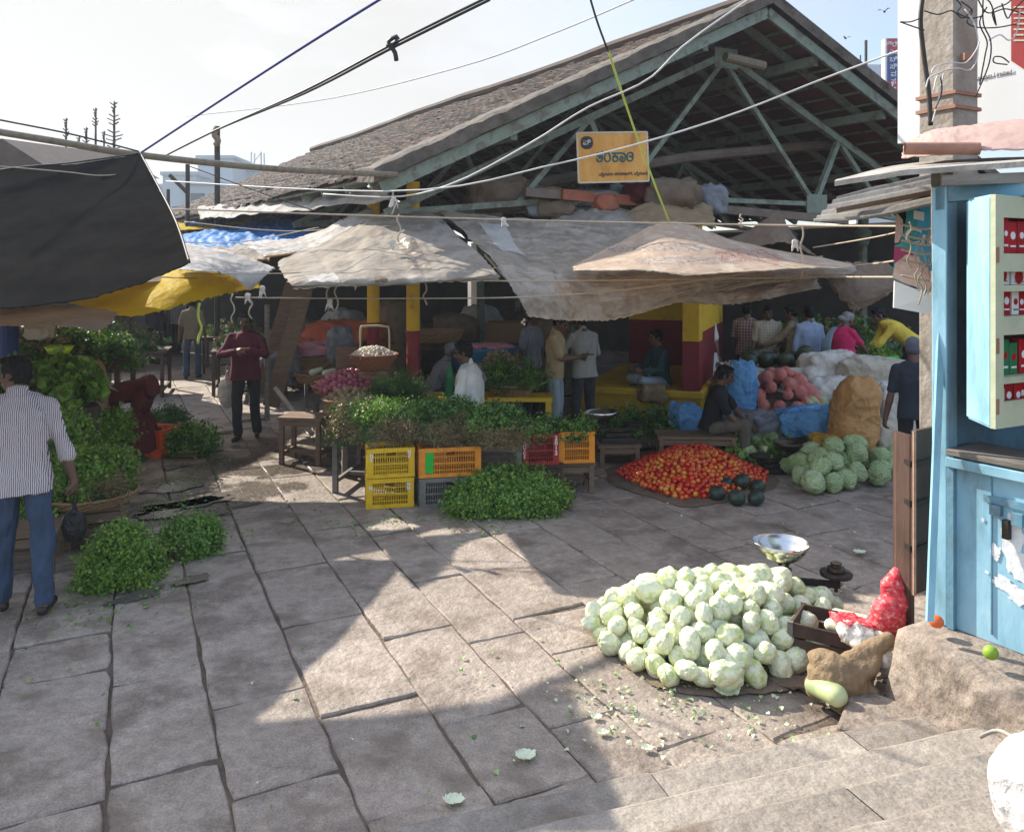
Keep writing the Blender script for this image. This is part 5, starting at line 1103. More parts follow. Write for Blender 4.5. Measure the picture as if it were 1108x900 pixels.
# ------------------------------------------------------------------ sacks and crumpled stuff
def sack(label, c, r, mat, rot=0, tilt=(0, 0), seed=1, name='sack', cat='sack', sq=.6, wr=.10, fs=2.5, neck=None, group=None, parent=None, nu=56, nv=36):
    b = MB(); b.ell((0, 0, 0), 1.0, None, nu, nv); m = Euler((tilt[0], tilt[1], rot)).to_matrix(); vs = []
    for p in b.v:
        q = V([math.copysign(abs(x) ** sq, x) for x in p]); q = q / max(1, q.length / 1.25)
        if neck and p[2] > neck[0]: s = 1 - (p[2] - neck[0]) / (1 - neck[0]) * neck[1]; q.x *= s; q.y *= s
        w = V((q.x * r[0], q.y * r[1], q.z * r[2])); a = 1 - 2 * abs(noise.noise(V((w.x * fs * 1.6 + seed, w.y * fs * 1.6, w.z * fs * .9 + seed))))
        k = 1 + wr * (a - .4) + wr * .6 * nz3(w, fs * 3, seed) + wr * .3 * nz3(w, fs * 8, seed)
        vs.append(m @ (w * k))
    zmin = min(v.z for v in vs); b.v = [tuple(V(c) + v - V((0, 0, zmin))) for v in vs]
    return b.build(name, mat, parent, label=label, cat=cat, group=group, smooth=True)
# ------------------------------------------------------------------ centre: crates and the herb table
rzc = ang(12)
Y = 'yellow plastic crate with white marks, '
c0 = at(421, 7.8); M1 = [('MM', .155, .235, .05), ('M', -.19, .22, .05)]
crate(Y + 'bottom of the stack by the herb table', c0, .455, .34, .285, 'crate_yellow', rzc, marks=[('NN', .175, .22, .045), ('N', -.185, .2, .045)])
crate(Y + 'on top of the other yellow crate', c0 + V((.004, .006, .288)), .455, .34, .285, 'crate_yellow', rzc + .02, marks=[('NZ', .175, .24, .045), ('NZ', -.185, .22, .045)])
c1 = at(485, 7.85)
crate('grey plastic crate under the orange-yellow one', c1, .60, .36, .285, 'crate_grey', rzc); ob = crate('orange-yellow crate with a green end patch, on the grey crate', c1 + V((.0, .0, .288)), .60, .36, .285, 'crate_orange', rzc - .02)
MB().box((-.20, -.1835, .145), (.075, .004, .2)).build('patch', 'green_plastic', ob, world=False)
def at2(px, D, z=0): return at(px, D, z)
table('wooden_table', 'rough wooden table carrying the root-side-out herb bunches', 'table', at(470, 8.35), 1.95, .75, .59, ang(-9), 'grey_wood', .05)
rootf = lambda d: (d[1] < -.35 and d[2] < .62)
greens('left bunch of coriander with a mass of brown roots, on the herb table', at(408, 8.2, .58), .33, .35, .26, ['leaf_fresh', 'leaf_lime'], ang(-12), 31, n=11000, roots=rootf, size=.03)
greens('middle bunch of coriander with brown roots hanging over the crates', at(468, 8.12, .59), .37, .38, .27, ['leaf_fresh', 'leaf_dark'], ang(-10), 32, n=11500, roots=rootf, size=.03)
greens('right bunch of coriander with brown roots, next to the red crate', at(530, 8.05, .57), .38, .38, .25, ['leaf_fresh', 'leaf_dark'], ang(-6), 33, n=11500, roots=lambda d: d[1] < -.45 and d[2] < .5, size=.03)
greens('purple-brown bunch of roots at the left end of the herb table', at(383, 8.3, .50), .17, .30, .36, ['root_brown', 'leaf_dark'], 0, 34, n=2500, size=.035, core='leaf_dark')
greens('large loose heap of fresh coriander on the paving in front of the crates', G(549, 558) + V((0, .24, 0)), .47, .32, .25, ['leaf_fresh', 'leaf_fresh', 'leaf_lime'], ang(-3), 35, n=19000, size=.030, sq=.95, core='leaf_dark', lump=.22)
# red and orange crates on stools
table('wooden_stool', 'dark wooden stool under the red crate', 'stool', at(584, 8.15), .40, .36, .33, ang(8), 'dark_wood', .05, stretch=False)
crate('deep red crate with white numbers 2012, holding herbs', at(582, 8.12, .333), .37, .34, .31, 'crate_red', ang(8), marks=[('2012', .155, .265, .058), ('HVCS', -.165, .2, .045)])
table('wooden_stool', 'wooden stool with a cross rail under the orange crate', 'stool', at(621, 8.3), .36, .32, .31, ang(6), 'wood', .05)
crate('orange crate filled with herbs beside the red crate', at(621, 8.28, .313), .37, .34, .32, 'crate_orange', ang(6), mmat='text_white')
greens('herbs filling the red crate', at(582, 8.12, .56), .17, .155, .14, ['leaf_dark', 'leaf_fresh'], 0, 36, n=1500, size=.03, name='herbs')
greens('herbs filling the orange crate', at(621, 8.28, .55), .17, .155, .14, ['leaf_dark', 'leaf_fresh'], 0, 37, n=1500, size=.03, name='herbs')
table('wooden_stool', 'brown wooden stool with a worn top standing in the alley mouth', 'stool', at(331, 9.5), .50, .40, .55, ang(-8), 'wood', .05)
# ------------------------------------------------------------------ slanting stall along the alley
a0, a1 = at(388, 8.95), at(345, 12.3); dr = (a1 - a0).normalized(); rzs = math.atan2(dr.y, dr.x) - PI / 2
for i, t in enumerate((.12, .5, .88)):
    table('trestle_table', ['front', 'middle', 'rear'][i] + ' trestle table of the vegetable stall beside the alley', 'table', a0.lerp(a1, t) + V((.28, .1, 0)), 1.0, 1.15, .70, rzs, 'grey_wood', .055)
def low(label, c, r, h, items, mat='basket_cane'): basket(label, c, r, h, mat)
for lb, px, D, z, r, hgt in (('flat cane tray under the onions', 380, 10.3, .703, .50, .10), ('cane tray under the potatoes', 377, 9.35, .703, .30, .07), ('wide cane tray under pale vegetables', 352, 11.3, .703, .42, .12)):
    basket(lb, at(px, D, z), r, hgt, flare=.9)
ro = random.Random(6)
def heapballs(c, rx, ry, h, r, n, seed):
    rr = random.Random(seed); out = []; t = 0
    while len(out) < n and t < n * 60:
        t += 1; a = rr.uniform(0, 6.283); q = math.sqrt(rr.random()); x, y = q * rx * math.cos(a), q * ry * math.sin(a); z = h * (1 - q ** 2.2) + .01
        if all((x - p[0]) ** 2 + (y - p[1]) ** 2 + (z - p[2]) ** 2 > (r * 1.72) ** 2 for p in out): out.append((x, y, z))
    return [(c.x + x, c.y + y, c.z + z, r * rr.uniform(.85, 1.15)) for x, y, z in out]
def small(name, mat, sq): b = MB(); b.ell((0, 0, 0), (1, 1, sq), None, 12, 8); b.cone((0, 0, sq * .9), .14, (0, 0, sq * 1.25), .04, 6); return b.mesh(name, mat, smooth=True)
ON, PO, GA = small('onion', 'onion', .85), small('potato', 'potato', .75), small('garlic', 'garlic', .8)
def mound(label, c, rx, ry, h, mat, cat='heap', name='heap'):
    b = MB(); b.ell((0, 0, 0), 1, None, 20, 10); b.v = [(c[0] + x * rx, c[1] + y * ry, c[2] + max(0, z) * h) for x, y, z in b.v]; return b.build(name, mat, label=label, cat=cat, kind='stuff', smooth=True)
co_ = at(381, 10.2, .77)
mound('onions inside the heap on the cane tray', co_, .44, .42, .17, 'onion'); scatter('onion', [ON], heapballs(co_, .47, .46, .20, .036, 210, 1), 'small pink onion in the heap on the stall beside the alley', 'onion', 'onions heaped on the alley stall', ro)
cp_ = at(377, 9.35, .74); mound('potatoes inside the heap in front of the onions', cp_, .25, .24, .10, 'potato'); scatter('potato', [PO], heapballs(cp_, .27, .27, .13, .036, 75, 2), 'muddy potato in the tray in front of the onions', 'potato', 'potatoes in front of the onions', ro)
cr_ = at(400, 9.75, .70); scatter('ginger_root', [PO], heapballs(cr_, .20, .22, .12, .034, 50, 3), 'brown root in the heap between the onions and the dill', 'root', 'brown roots between onions and dill', ro)
greens('dark feathery heap of dill on the alley stall', at(430, 9.3, .70), .25, .24, .26, ['leaf_dark'], 0, 40, n=6000, size=.045, slim=.3, asp=.3)
# garlic basket on a raised stand
table('wooden_stool', 'small stand under the garlic basket', 'stool', at(404, 10.15, .703), .34, .3, .30, .1, 'rust_pipe', .035, stretch=False)
cg = at(404, 10.1, 1.005); basket('reddish cane basket of garlic on a stand in front of the yellow post', cg, .31, .20, 'basket_red', flare=.5)
mound('garlic inside the basket', cg + V((0, 0, .16)), .28, .28, .08, 'garlic'); scatter('garlic', [GA], heapballs(cg + V((0, 0, .17)), .28, .28, .11, .026, 130, 5), 'white garlic bulb in the reddish basket', 'garlic', 'garlic bulbs in the raised basket', ro)
fr = MB(); fr.tube(smoothpath([P(390, 395, 10.5), P(390, 358, 10.5), P(395, 353, 10.5), P(416, 353, 10.5), P(421, 358, 10.5), P(421, 395, 10.5)], 30), .014, 8); fr.build('bent_frame', 'case_green', smooth=True, label='bent pale metal frame standing behind the garlic basket', cat='frame')
bx = MB(); bx.box(at(388, 10.55, 1.0) + V((-.15, 0, 0)), (.30, .03, .50)); bx.build('wooden_board', 'wood', label='upright wooden board left of the garlic basket', cat='board')
b_ = basket('large wire and cane basket under the pink plastic', at(346, 12.1, .70), .52, .28, flare=.85)
sack('bundle of pink plastic lying on the large basket', at(347, 12.0, .95), (.50, .30, .10), 'pink_plastic', .1, seed=3, name='plastic_bundle', cat='plastic bundle', wr=.3, fs=5)
sack('crumpled orange cloth behind the pink plastic', at(376, 12.6, .98), (.62, .34, .22), 'orange_cloth', -.1, seed=4, name='cloth_bundle', cat='cloth bundle', wr=.28, fs=3)
sack('orange cloth at the left end of the pink plastic', at(322, 12.1, .92), (.22, .24, .14), 'orange_cloth', .3, seed=14, name='cloth_bundle', cat='cloth bundle', wr=.28, fs=4)
sack('crumpled blue-grey plastic at the right of the pink bundle', at(368, 11.7, .86), (.18, .2, .24), 'sack_grey', .3, seed=24, name='plastic_bundle', cat='plastic bundle', wr=.28, fs=4)
sack('crumpled pale plastic heap at the stall corner beside the leaning boards', at(303, 11.4, .6), (.26, .25, .25), 'sack_grey', .3, seed=5, name='plastic_heap', cat='plastic', wr=.35, fs=4)
for i, (px, D, r, h) in enumerate(((338, 11.2, .05, .30), (352, 11.1, .05, .28), (364, 11.3, .05, .26))):
    b = MB(); b.cone(at(px, D, .83), .05, at(px + 9, D + .1, .86), .035, 12); b.build('gourd', 'gourd_pale', smooth=True, label='pale gourd on the wide tray behind the onions', cat='gourd', group='gourds on the wide tray')
sack('burlap bundle tied to the front leg of the alley stall', at(356, 9.7, .32), (.08, .20, .17), 'burlap', .3, (.3, .2), 6, wr=.2)
for i, (A_, B_) in enumerate(((P(332, 306, 11.2), P(293, 440, 10.9)), (P(318, 306, 11.3), P(283, 425, 11.1)))):
    MB().bar(A_, B_, .22, .03, up=(.2, -1, .1)).build('plank', 'wood', label=['right', 'left'][i] + '-hand broad plank leaning under the grey awning', cat='plank')
MB().tube([P(298, 420, 10.4), P(338, 470, 9.8)], .03, 8).build('pipe', 'asbestos', label='pale pipe leaning against the stall by the stool', cat='pipe')
MB().tube([P(289, 455, 10.6), P(289, 330, 10.9)], .035, 8).build('stall_post', 'grey_wood', label='wooden post at the alley corner of the stall', cat='post')
# ------------------------------------------------------------------ yellow bench with bottle, bean basket, tub
yb = thing('yellow_bench', 'long yellow wooden bench behind the seated vendor', 'bench', at(515, 9.9), ang(-2))
MB().box((0, 0, .70), (1.9, .42, .05)).build('bench_top', 'yellow_wall', yb, world=False)
for sx in (-.9, .9):
    for sy in (-.16, .16): MB().box((sx, sy, .337), (.07, .07, .674)).build('leg', 'yellow_wall', yb, world=False)
bo = thing('plastic_bottle', 'tall green plastic bottle beside the seated vendor', 'bottle', at(486, 9.75, .726))
b = MB(); b.lathe([(.005, 0), (.05, .004), (.055, .03), (.052, .06), (.055, .12), (.050, .17), (.055, .22), (.053, .27), (.030, .33), (.016, .36), (.016, .375)], (0, 0, 0), 24); b.build('bottle_body', 'bottle_green', bo, world=False, smooth=True)
MB().lathe([(.002, .395), (.018, .395), (.018, .372), (.002, .372)], (0, 0, 0), 16).build('cap', 'bottle_green', bo, world=False)
cb = at(553, 9.95, .726); basket('cane basket heaped with green beans on the yellow bench', cb, .30, .13, flare=.75)
greens('green beans heaped in the cane basket', cb + V((0, 0, .10)), .27, .27, .16, ['leaf_dark', 'leaf_fresh'], 0, 41, n=2200, size=.07, asp=.15, name='beans', cat='beans')
scatter('ginger_root', [PO], heapballs(at(540, 10.7, .75), .35, .3, .42, .04, 110, 7), 'brown root in the tall heap behind the vendor', 'root', 'brown roots heaped behind the vendor', ro)
table('dark_table', 'dark low table in the shade behind the vendor', 'table', at(520, 11.2), 1.8, .8, .74, 0, 'dark_wood')
tb = thing('plastic_tub', 'blue plastic tub with pink packets behind the vendor', 'tub', at(521, 11.3, .745))
b = MB(); b.lathe([(.01, 0), (.38, .0), (.50, .42), (.53, .42), (.53, .45), (.49, .45), (.37, .03), (.01, .03)], (0, 0, 0), 32); b.build('tub_body', 'blue_plastic', tb, world=False, smooth=False)
for i in range(9): sack('pink plastic packet heaped in the blue tub', at(521, 11.3, 1.13) + V((-.34 + .085 * i, ro.uniform(-.2, .1), .02 * (i % 2))), (.10, .12, .05), 'pink_plastic', i, seed=i, name='packet', cat='packet', group='pink packets in the blue tub', nu=20, nv=12)
for i, (px, py, D, w_, h_, m_) in enumerate(((545, 372, 13.5, .7, .38, 'burlap'), (590, 372, 13.6, .6, .38, 'dark_burlap'), (548, 348, 13.5, .65, .34, 'basket_cane'), (592, 346, 13.6, .6, .34, 'burlap'), (500, 352, 13.8, .6, .32, 'dark_burlap'))):
    z = CH - (py - HY) * D / F - h_
    bb = MB().box(V((0, 0, 0)) + at(px, D, z + h_ / 2), (w_, .5, h_), R.uniform(-.2, .2)); bb.build('carton', m_, label=['brown carton in the dark, lower left of the pair', 'darker carton, lower right', 'upper pale carton behind the men', 'upper right carton with folded top', 'dark carton above the blue tub'][i] + ' at the back of the hall', cat='carton', bevel=.01)
table('dark_shelf', 'dark rack holding the cartons at the back of the hall', 'rack', at(555, 13.6), 2.2, .6, .90, 0, 'dark_wood')
basket('wide flat basket on the dark rack behind the second post', at(470, 12.0, 1.20), .45, .15); table('dark_table', 'dark stand under the flat basket in the hall', 'table', at(470, 12.0), .8, .6, 1.19, 0, 'dark_wood')
sack('folded sacks piled beside the flat basket', at(492, 12.9, 1.0), (.35, .3, .25), 'dark_burlap', 0, seed=30, wr=.2)
for i, (px, D) in enumerate(((330, 15), (372, 15.5), (430, 15), (480, 16), (520, 17), (600, 16), (560, 18))):
    sack(['filled sack in the dark hall behind the orange cloth', 'dark sack behind the yellow post', 'brown sack between the two posts', 'tall sack in the dark hall', 'low sack deep in the hall', 'sack behind the men at the pillar', 'far sack deep in the hall'][i], at(px, D, 0), (.45, .4, .62 + .1 * (i % 3)), ['dark_burlap', 'sack_white', 'burlap'][i % 3], i, seed=40 + i, nu=32, nv=20)
# ------------------------------------------------------------------ scale of the greens seller beside the plinth
def weigh(label, c, s=1.0, rz=0, pan='steel'):
    t = thing('weighing_scale', label, 'scale', c, rz); t.scale = (s, s, s)
    b = MB(); b.box((0, 0, .03), (.42, .16, .06)); b.box((0, 0, .085), (.30, .10, .05)); b.build('scale_base', 'dark_iron', t, world=False, bevel=.008)
    MB().bar((-.22, 0, .15), (.22, 0, .15), .03, .035).build('beam', 'dark_iron', t, world=False)
    for x in (-.19, .19): MB().tube([(x, 0, .11), (x, 0, .20)], .014, 8).build('pillar', 'dark_iron', t, world=False)
    b = MB(); b.tube([(-.19, 0, .19), (-.19, 0, .215)], .06, 14)
    for a in range(4): b.tube([(-.19, 0, .20), (-.19 + .07 * math.cos(a * PI / 2 + .7), .07 * math.sin(a * PI / 2 + .7), .27)], .008, 6)
    b.build('pan_holder', 'dark_iron', t, world=False)
    b = MB(); n = 40; pr = [(.01, .255), (.07, .262), (.13, .29), (.17, .33), (.190, .365), (.194, .365), (.172, .325), (.13, .283), (.07, .256), (.01, .25)]
    b.lathe(pr, (-.19, 0, 0), n); b.v = [(x - max(0, (-.19 - x)) * .22, y, z) for x, y, z in b.v]; b.build('pan', pan, t, world=False, smooth=True)
    MB().lathe([(.01, .20), (.115, .20), (.12, .215), (.115, .222), (.01, .222)], (.19, 0, 0), 28).build('weight_plate', 'dark_iron', t, world=False)
    return t
t = table('wooden_stool', 'low wooden stool under the scale beside the herbs', 'stool', at(668, 9.35), .46, .34, .26, .05, 'wood', .05)
s1 = weigh('weighing scale with a shiny steel pan on the low stool', at(668, 9.35, .262), 1.0, .12)
s1.rotation_euler.z = .1
cloth_flat('burlap_sheet', 'dark burlap under the greens in front of the plinth', [(632, 480), (650, 500), (715, 498), (750, 490), (740, 465), (660, 462)], 'dark_burlap', 5, .03)
greens('dark greens heaped on burlap in front of the yellow plinth', at(692, 10.35, .10), .60, .34, .24, ['leaf_dark', 'leaf_fresh'], 0, 42, n=5500, size=.04)
sack('brown burlap sack rolled down under the heap of greens', at(690, 10.35, 0), (.70, .40, .09), 'dark_burlap', 0, seed=9, wr=.14)
sack('brown sack cloth hanging over the edge of the yellow plinth', at(706, 11.25, .38), (.20, .10, .12), 'burlap', .1, seed=10, wr=.25, fs=4)
bn = table('wooden_bench', 'low worn bench the tomato seller sits on', 'bench', at(752, 9.45), .88, .40, .34, ang(-4), 'wood', .05)
# ------------------------------------------------------------------ right: sacks and produce behind the tomatoes
sack('bright blue plastic sack standing behind the tomato seller', at(800, 10.2), (.18, .16, .50), 'sack_blue', .1, (0, .1), 11, name='plastic_sack', wr=.22, fs=3.5)
sack('blue plastic sheet crumpled on the ground behind the tomato seller', at(742, 10.2, .05), (.2, .2, .22), 'sack_blue', .1, (0, .1), 51, name='plastic_sheet', wr=.3, fs=5, cat='sheet')
sack('grey plastic sack slumped beside the seller', at(822, 9.9), (.30, .26, .22), 'sack_grey', .1, seed=12, name='plastic_sack', wr=.3, fs=4)
# net of pink vegetables
nt_ = thing('net_sack', 'pink net sack full of turnips lying on top of sacks', 'net sack', at(846, 10.4, .52))
rr = random.Random(12); b = MB()
bl = heapballs(V((0, 0, 0)), .46, .34, .42, .082, 46, 8)
for (x, y, z, r) in bl: b.ell((x, y, z), r * rr.uniform(.95, 1.2), None, 12, 8)
me = remesh(b, 'net_body', 'net_pink', .016, 1, .004); put(me, 'net_body', nt_)
sack('brown sack under the pink net sack', at(842, 10.5), (.48, .4, .30), 'dark_burlap', .1, seed=13); sack('second pink net sack on the ground, lower left of the pile', at(832, 10.0, .0), (.30, .25, .24), 'net_pink', .1, seed=33, name='net_sack', cat='net sack', wr=.12, fs=7)
sack('crumpled blue tarpaulin thrown over the sacks', at(882, 9.7, .22), (.42, .30, .17), 'sack_blue', -.15, (0, -.1), 15, name='crumpled_tarpaulin', cat='tarp', wr=.26, fs=3.5)
sack('orange-brown woven sack standing upright behind the cabbages', at(924, 9.1), (.25, .20, .50), 'sack_orange', .2, (0, .16), 16, name='woven_sack', wr=.12, fs=4, neck=(.6, .25))
sack('crumpled gold plastic bag beside the blue tarpaulin', at(893, 9.0, .08), (.17, .15, .15), 'gold_plastic', .2, seed=17, name='plastic_bag', cat='bag', wr=.3, fs=6)
WS = [(898, 11.2, .62, .46, .30, .24, .05, 'white woven sack on top of the pile, left'), (948, 10.9, .60, .56, .32, .22, -.1, 'white woven sack on top of the pile, printed, right of the topmost'), (898, 10.6, .30, .50, .32, .26, .2, 'white sack with gourds spilling from its mouth, middle left'),
      (955, 10.4, .32, .56, .32, .24, -.12, 'white sack with a blue stripe, middle right of the pile'), (880, 11.4, .0, .5, .4, .34, 0, 'lower white sack behind the net sack'), (945, 10.2, .0, .62, .40, .24, .1, 'wide flat white sack at the bottom of the pile'),
      (975, 9.7, .0, .40, .34, .42, -.1, 'big white sack standing beside the person in navy'), (958, 9.3, .0, .30, .26, .26, .3, 'slumped white sack behind the orange-brown sack'), (872, 11.0, .55, .30, .25, .18, .5, 'small white sack at the left edge of the white pile')]
for i, (px, D, z, rx, ry, rz_, ro_, lb) in enumerate(WS): sack(lb, at(px, D, z), (rx * .92, ry * .95, rz_), ('sack_white', 'sack_cream')[i % 2], ro_, (R.uniform(-.12, .12), R.uniform(-.1, .1)), seed=60 + i, name='white_sack', wr=.13, fs=3)
gm = [small('gourd', 'gourd', 1.5)]
scatter('gourd', gm, [(at(884, 10.2, 0).x + rr.uniform(-.14, .14), 10.15 + rr.uniform(-.1, .1), .46 + rr.uniform(-.10, .14), .065) for i in range(16)], 'green gourd spilling out of a white sack', 'gourd', 'gourds in the open white sacks', rr)
scatter('gourd', gm, [(at(925, 10.1, 0).x + rr.uniform(-.12, .12), 10.1 + rr.uniform(-.1, .1), .52 + rr.uniform(-.10, .10), .06) for i in range(10)], 'green gourd spilling out of a white sack', 'gourd', 'gourds in the open white sacks', rr)
table('wooden_platform', 'low wooden platform under the dark melons', 'platform', at(842, 12.0), 1.6, .9, .62, 0, 'dark_wood')
MM_ = small('melon', 'melon', .9)
scatter('melon', [MM_], [(at(842, 11.9, 0).x + x, 11.75 + y, .62 + z, r) for x, y, z, r in pile([(-.65, -.3), (.65, -.3), (.65, .35), (-.65, .35)], .14, .55, 22, rr, slope=1.2)], 'dark green melon on the platform behind the net sack', 'melon', 'dark melons on the platform', rr)
greens('shelf of dark vegetables behind the shoppers', at(905, 13.8, .75), 1.3, .5, .62, ['leaf_dark', 'root_brown', 'leaf_lime'], 0, 43, n=9000, size=.045, spread=.5)
table('wooden_platform', 'platform under the shelf of dark vegetables', 'platform', at(905, 13.8), 2.6, 1.0, .75, 0, 'dark_wood')
greens('green leaves handed over in the yellow shirted man\'s hands', at(947, 12.1, .92), .16, .13, .13, ['leaf_lime'], 0, 44, n=900, size=.035, name='leaf_bunch')
sack('brown paper bag held under the woman\'s hands', at(938, 12.0, .50), (.14, .12, .22), 'burlap', seed=18, name='paper_bag', cat='bag'); sack('bright green plastic bag beside the yellow shirted man', at(955, 12.0, .55), (.22, .15, .20), 'green_plastic', seed=19, name='plastic_bag', cat='bag', wr=.25)
table('low_stand', 'low stand holding the bags between the two shoppers', 'stand', at(947, 12.1), .7, .4, .5, 0, 'dark_wood')
greens('cauliflower leaves and trimmings heaped behind the tomatoes', at(815, 9.45), .36, .30, .14, ['leaf_lime', 'leaf_scrap', 'leaf_fresh'], 0, 45, n=1500, size=.055, asp=.8, core='leaf_lime')
scatter('cabbage', CABB, [(q[0], q[1], q[2], q[3]) for q in pile([tuple(at(795, 9.2).xy), tuple(at(850, 9.1).xy), tuple(at(845, 9.9).xy), tuple(at(790, 9.9).xy)], .09, .34, 14, rr)], 'green cabbage among leaf trimmings by the tomato seller', 'cabbage', 'cabbages among the leaf trimmings', rr)
s2 = weigh('dull brown weighing scale between tomatoes and green cabbages', at(838, 8.95), .95, .2, 'brass_weight'); s2.rotation_euler.z = 3.3
sack('pale cauliflower trimmings left of the dark melons', at(800, 11.8, .45), (.3, .3, .18), 'sack_white', seed=20, wr=.4, fs=7, name='trimmings', cat='trimmings')
table('low_stand', 'stand with packets left of the melons', 'stand', at(790, 12.2), .9, .5, .5, 0, 'wood')
# bundles on the shelf beam
BB = [(538, 222, 10.9, .42, .28, .22, 'dark_burlap', 'big brown burlap bundle at the left end of the shelf beam'), (566, 216, 11.2, .25, .2, .12, 'sack_white', 'pale folded sack left of the market sign'), (590, 222, 11, .30, .2, .14, 'burlap', 'brown roll of sacking under the market sign'),
      (640, 221, 11, .34, .2, .12, 'sack_grey', 'grey bundle on the shelf beam under the market sign'), (655, 226, 10.85, .16, .12, .12, 'rust_paint', 'red box-shaped bundle on the shelf beam'), (700, 216, 11.1, .30, .2, .13, 'maroon_sari', 'dark red cloth on the shelf beam'), (727, 224, 11.0, .36, .26, .22, 'dark_burlap', 'brown sacking pile behind the green rope'),
      (752, 214, 11.2, .12, .1, .10, 'orange_cloth', 'small orange cloth on the shelf beam'), (770, 226, 11.2, .2, .16, .20, 'sack_grey', 'dark grey bundle at the right end of the shelf beam'), (600, 233, 10.8, .25, .14, .13, 'dark_burlap', 'hanging brown bundle below the shelf beam'), (582, 232, 10.8, .16, .12, .1, 'sack_grey', 'mauve-grey rag beside the hanging bundle')]
for i, (px, py, D, rx, ry, rz_, m_, lb) in enumerate(BB):
    p = P(px, py, D); sack(lb, V((p.x, p.y, p.z - rz_ * .5)), (rx, ry, rz_), m_, R.uniform(-.3, .3), seed=80 + i, name='bundle', cat='bundle', wr=.25, fs=4, nu=36, nv=22)
sheet('burlap_drape', 'brown burlap draped from the shelf beam behind the banner', 'sack', [[(655, 242, 10.7), (690, 222, 10.8), (735, 215, 10.9), (770, 222, 11)], [(650, 250, 10.3), (690, 246, 10.3), (735, 242, 10.4), (775, 246, 10.4)]], 'burlap', 40, 20, .07, 2.5, 25)
# ------------------------------------------------------------------ left stall row
def stool_at(label, px, D, w, d, h, rz, mat='wood', z=0): return table('wooden_stool', label, 'stool', at(px, D, z), w, d, h, rz, mat, .05)
stool_at('wooden stool under the basket of coriander, left row', 105, 6.75, .46, .42, .32, ang(25))
stool_at('pale wooden stool behind the striped shirted man', 24, 6.1, .50, .40, .32, ang(20))
stool_at('tall dark stand carrying the broad-leaved bunches, left row', 72, 8.05, .6, .55, .92, ang(25), 'dark_wood'); stool_at('tall stand under the pale green bunch', 60, 7.3, .5, .5, .60, ang(25), 'dark_wood')
stool_at('dark stand at the far end of the left row', 108, 8.4, .6, .6, .42, ang(25), 'dark_wood'); stool_at('high dark rack under the root bunches, left row', 62, 9.7, 1.6, .7, 1.20, ang(10), 'dark_wood')
cbk = at(99, 6.72, .322); basket('round cane basket of coriander on a wooden stool, left row', cbk, .36, .09, flare=.8)
rl = lambda d: d[0] > .35 and abs(d[1]) < .6 and d[2] < .5
greens('tall stack of coriander bunches in the round basket, roots facing right', cbk + V((0, 0, .07)), .26, .26, .32, ['leaf_lime', 'leaf_fresh'], 0, 46, n=7500, size=.030, roots=lambda d: d[0] > .3 and d[2] < .45 and d[1] < .2, lump=.2)
greens('broad-leaved green bunches with brown roots on a high stand', at(70, 8.0, .92), .26, .30, .44, ['leaf_broad', 'leaf_lime'], 0, 48, n=2800, size=.07, spread=.4, asp=.75, roots=lambda d: d[0] < -.1 and d[2] < .65)
greens('pale green bunch beside the striped shirt, left row', at(66, 7.25, .55), .17, .24, .38, ['leaf_lime', 'leaf_fresh'], 0, 49, n=4200, size=.035)
greens('green bunch low behind the man with the black bag', at(58, 6.7, .10), .26, .3, .42, ['leaf_fresh', 'leaf_lime'], 0, 50, n=3800, size=.035)
greens('lime green bunches between the stands, left row', at(110, 8.3, .40), .16, .3, .34, ['leaf_lime', 'leaf_broad'], 0, 51, n=2600, size=.05)
greens('dark green and brown bunches on the high rack, left', at(40, 9.6, 1.19), .60, .36, .32, ['leaf_dark', 'root_brown'], 0, 52, n=4200, size=.06)
greens('dark green bunch on the high rack nearest the alley', at(103, 9.7, 1.05), .34, .36, .42, ['leaf_dark', 'leaf_fresh'], 0, 53, n=3500, size=.05)
greens('upright heap of coriander on a tray on the paving, nearest on the left', G(116, 640) + V((0, .20, 0)), .20, .20, .32, ['leaf_fresh', 'leaf_lime'], 0, 54, n=13000, size=.027, sq=1.0, lump=.24)
greens('round heap of coriander on the wet paving, left of the middle', G(196, 606) + V((0, .18, 0)), .165, .16, .18, ['leaf_fresh', 'leaf_fresh'], 0, 55, n=8500, size=.027, roots=lambda d: d[0] < -.2 and d[2] < .4, sq=1.0, lump=.24)
basket('shallow brown tray under the dark leaves by the orange crate', G(200, 496) + V((0, .22, 0)), .25, .08, 'basket_cane')
greens('dark leafy heap on the shallow tray beside the orange crate', G(200, 496) + V((0, .22, .05)), .21, .20, .22, ['leaf_dark', 'leaf_fresh'], 0, 56, n=5000, size=.042, sq=1.0, lump=.24)
greens('dark herbs on the ground behind the orange crate, right', at(184, 11.3), .2, .3, .22, ['leaf_dark'], 0, 57, n=2500, size=.04); greens('dark herbs on the ground in front of the bending woman', at(113, 10.6), .26, .3, .26, ['leaf_dark', 'leaf_fresh'], 0, 58, n=2500, size=.04)
crate('orange-red plastic crate on the paving beside the bending woman', at(160, 9.9), .66, .42, .33, 'crate_vermilion', ang(-14))
MB().tube([P(95, 475, 8.9), P(91, 440, 8.9)], .045, 12).build('metal_post', 'steel', label='short metal pipe post by the left herb stands', cat='post')
sack('brown cloth hanging over the short metal post', at(104, 9.1, .35), (.12, .12, .42), 'burlap', 0, seed=22, wr=.15, name='cloth', cat='cloth')
lb_ = MB(); lb_.lathe([(.01, 0), (.09, 0), (.13, .07), (.135, .07), (.092, -.004), (.01, -.004)], at(64, 8.05, 1.44), 24); lb_.build('plastic_bowl', 'lime_plastic', label='lime green plastic bowl on top of the leafy bunches', cat='bowl', smooth=True)
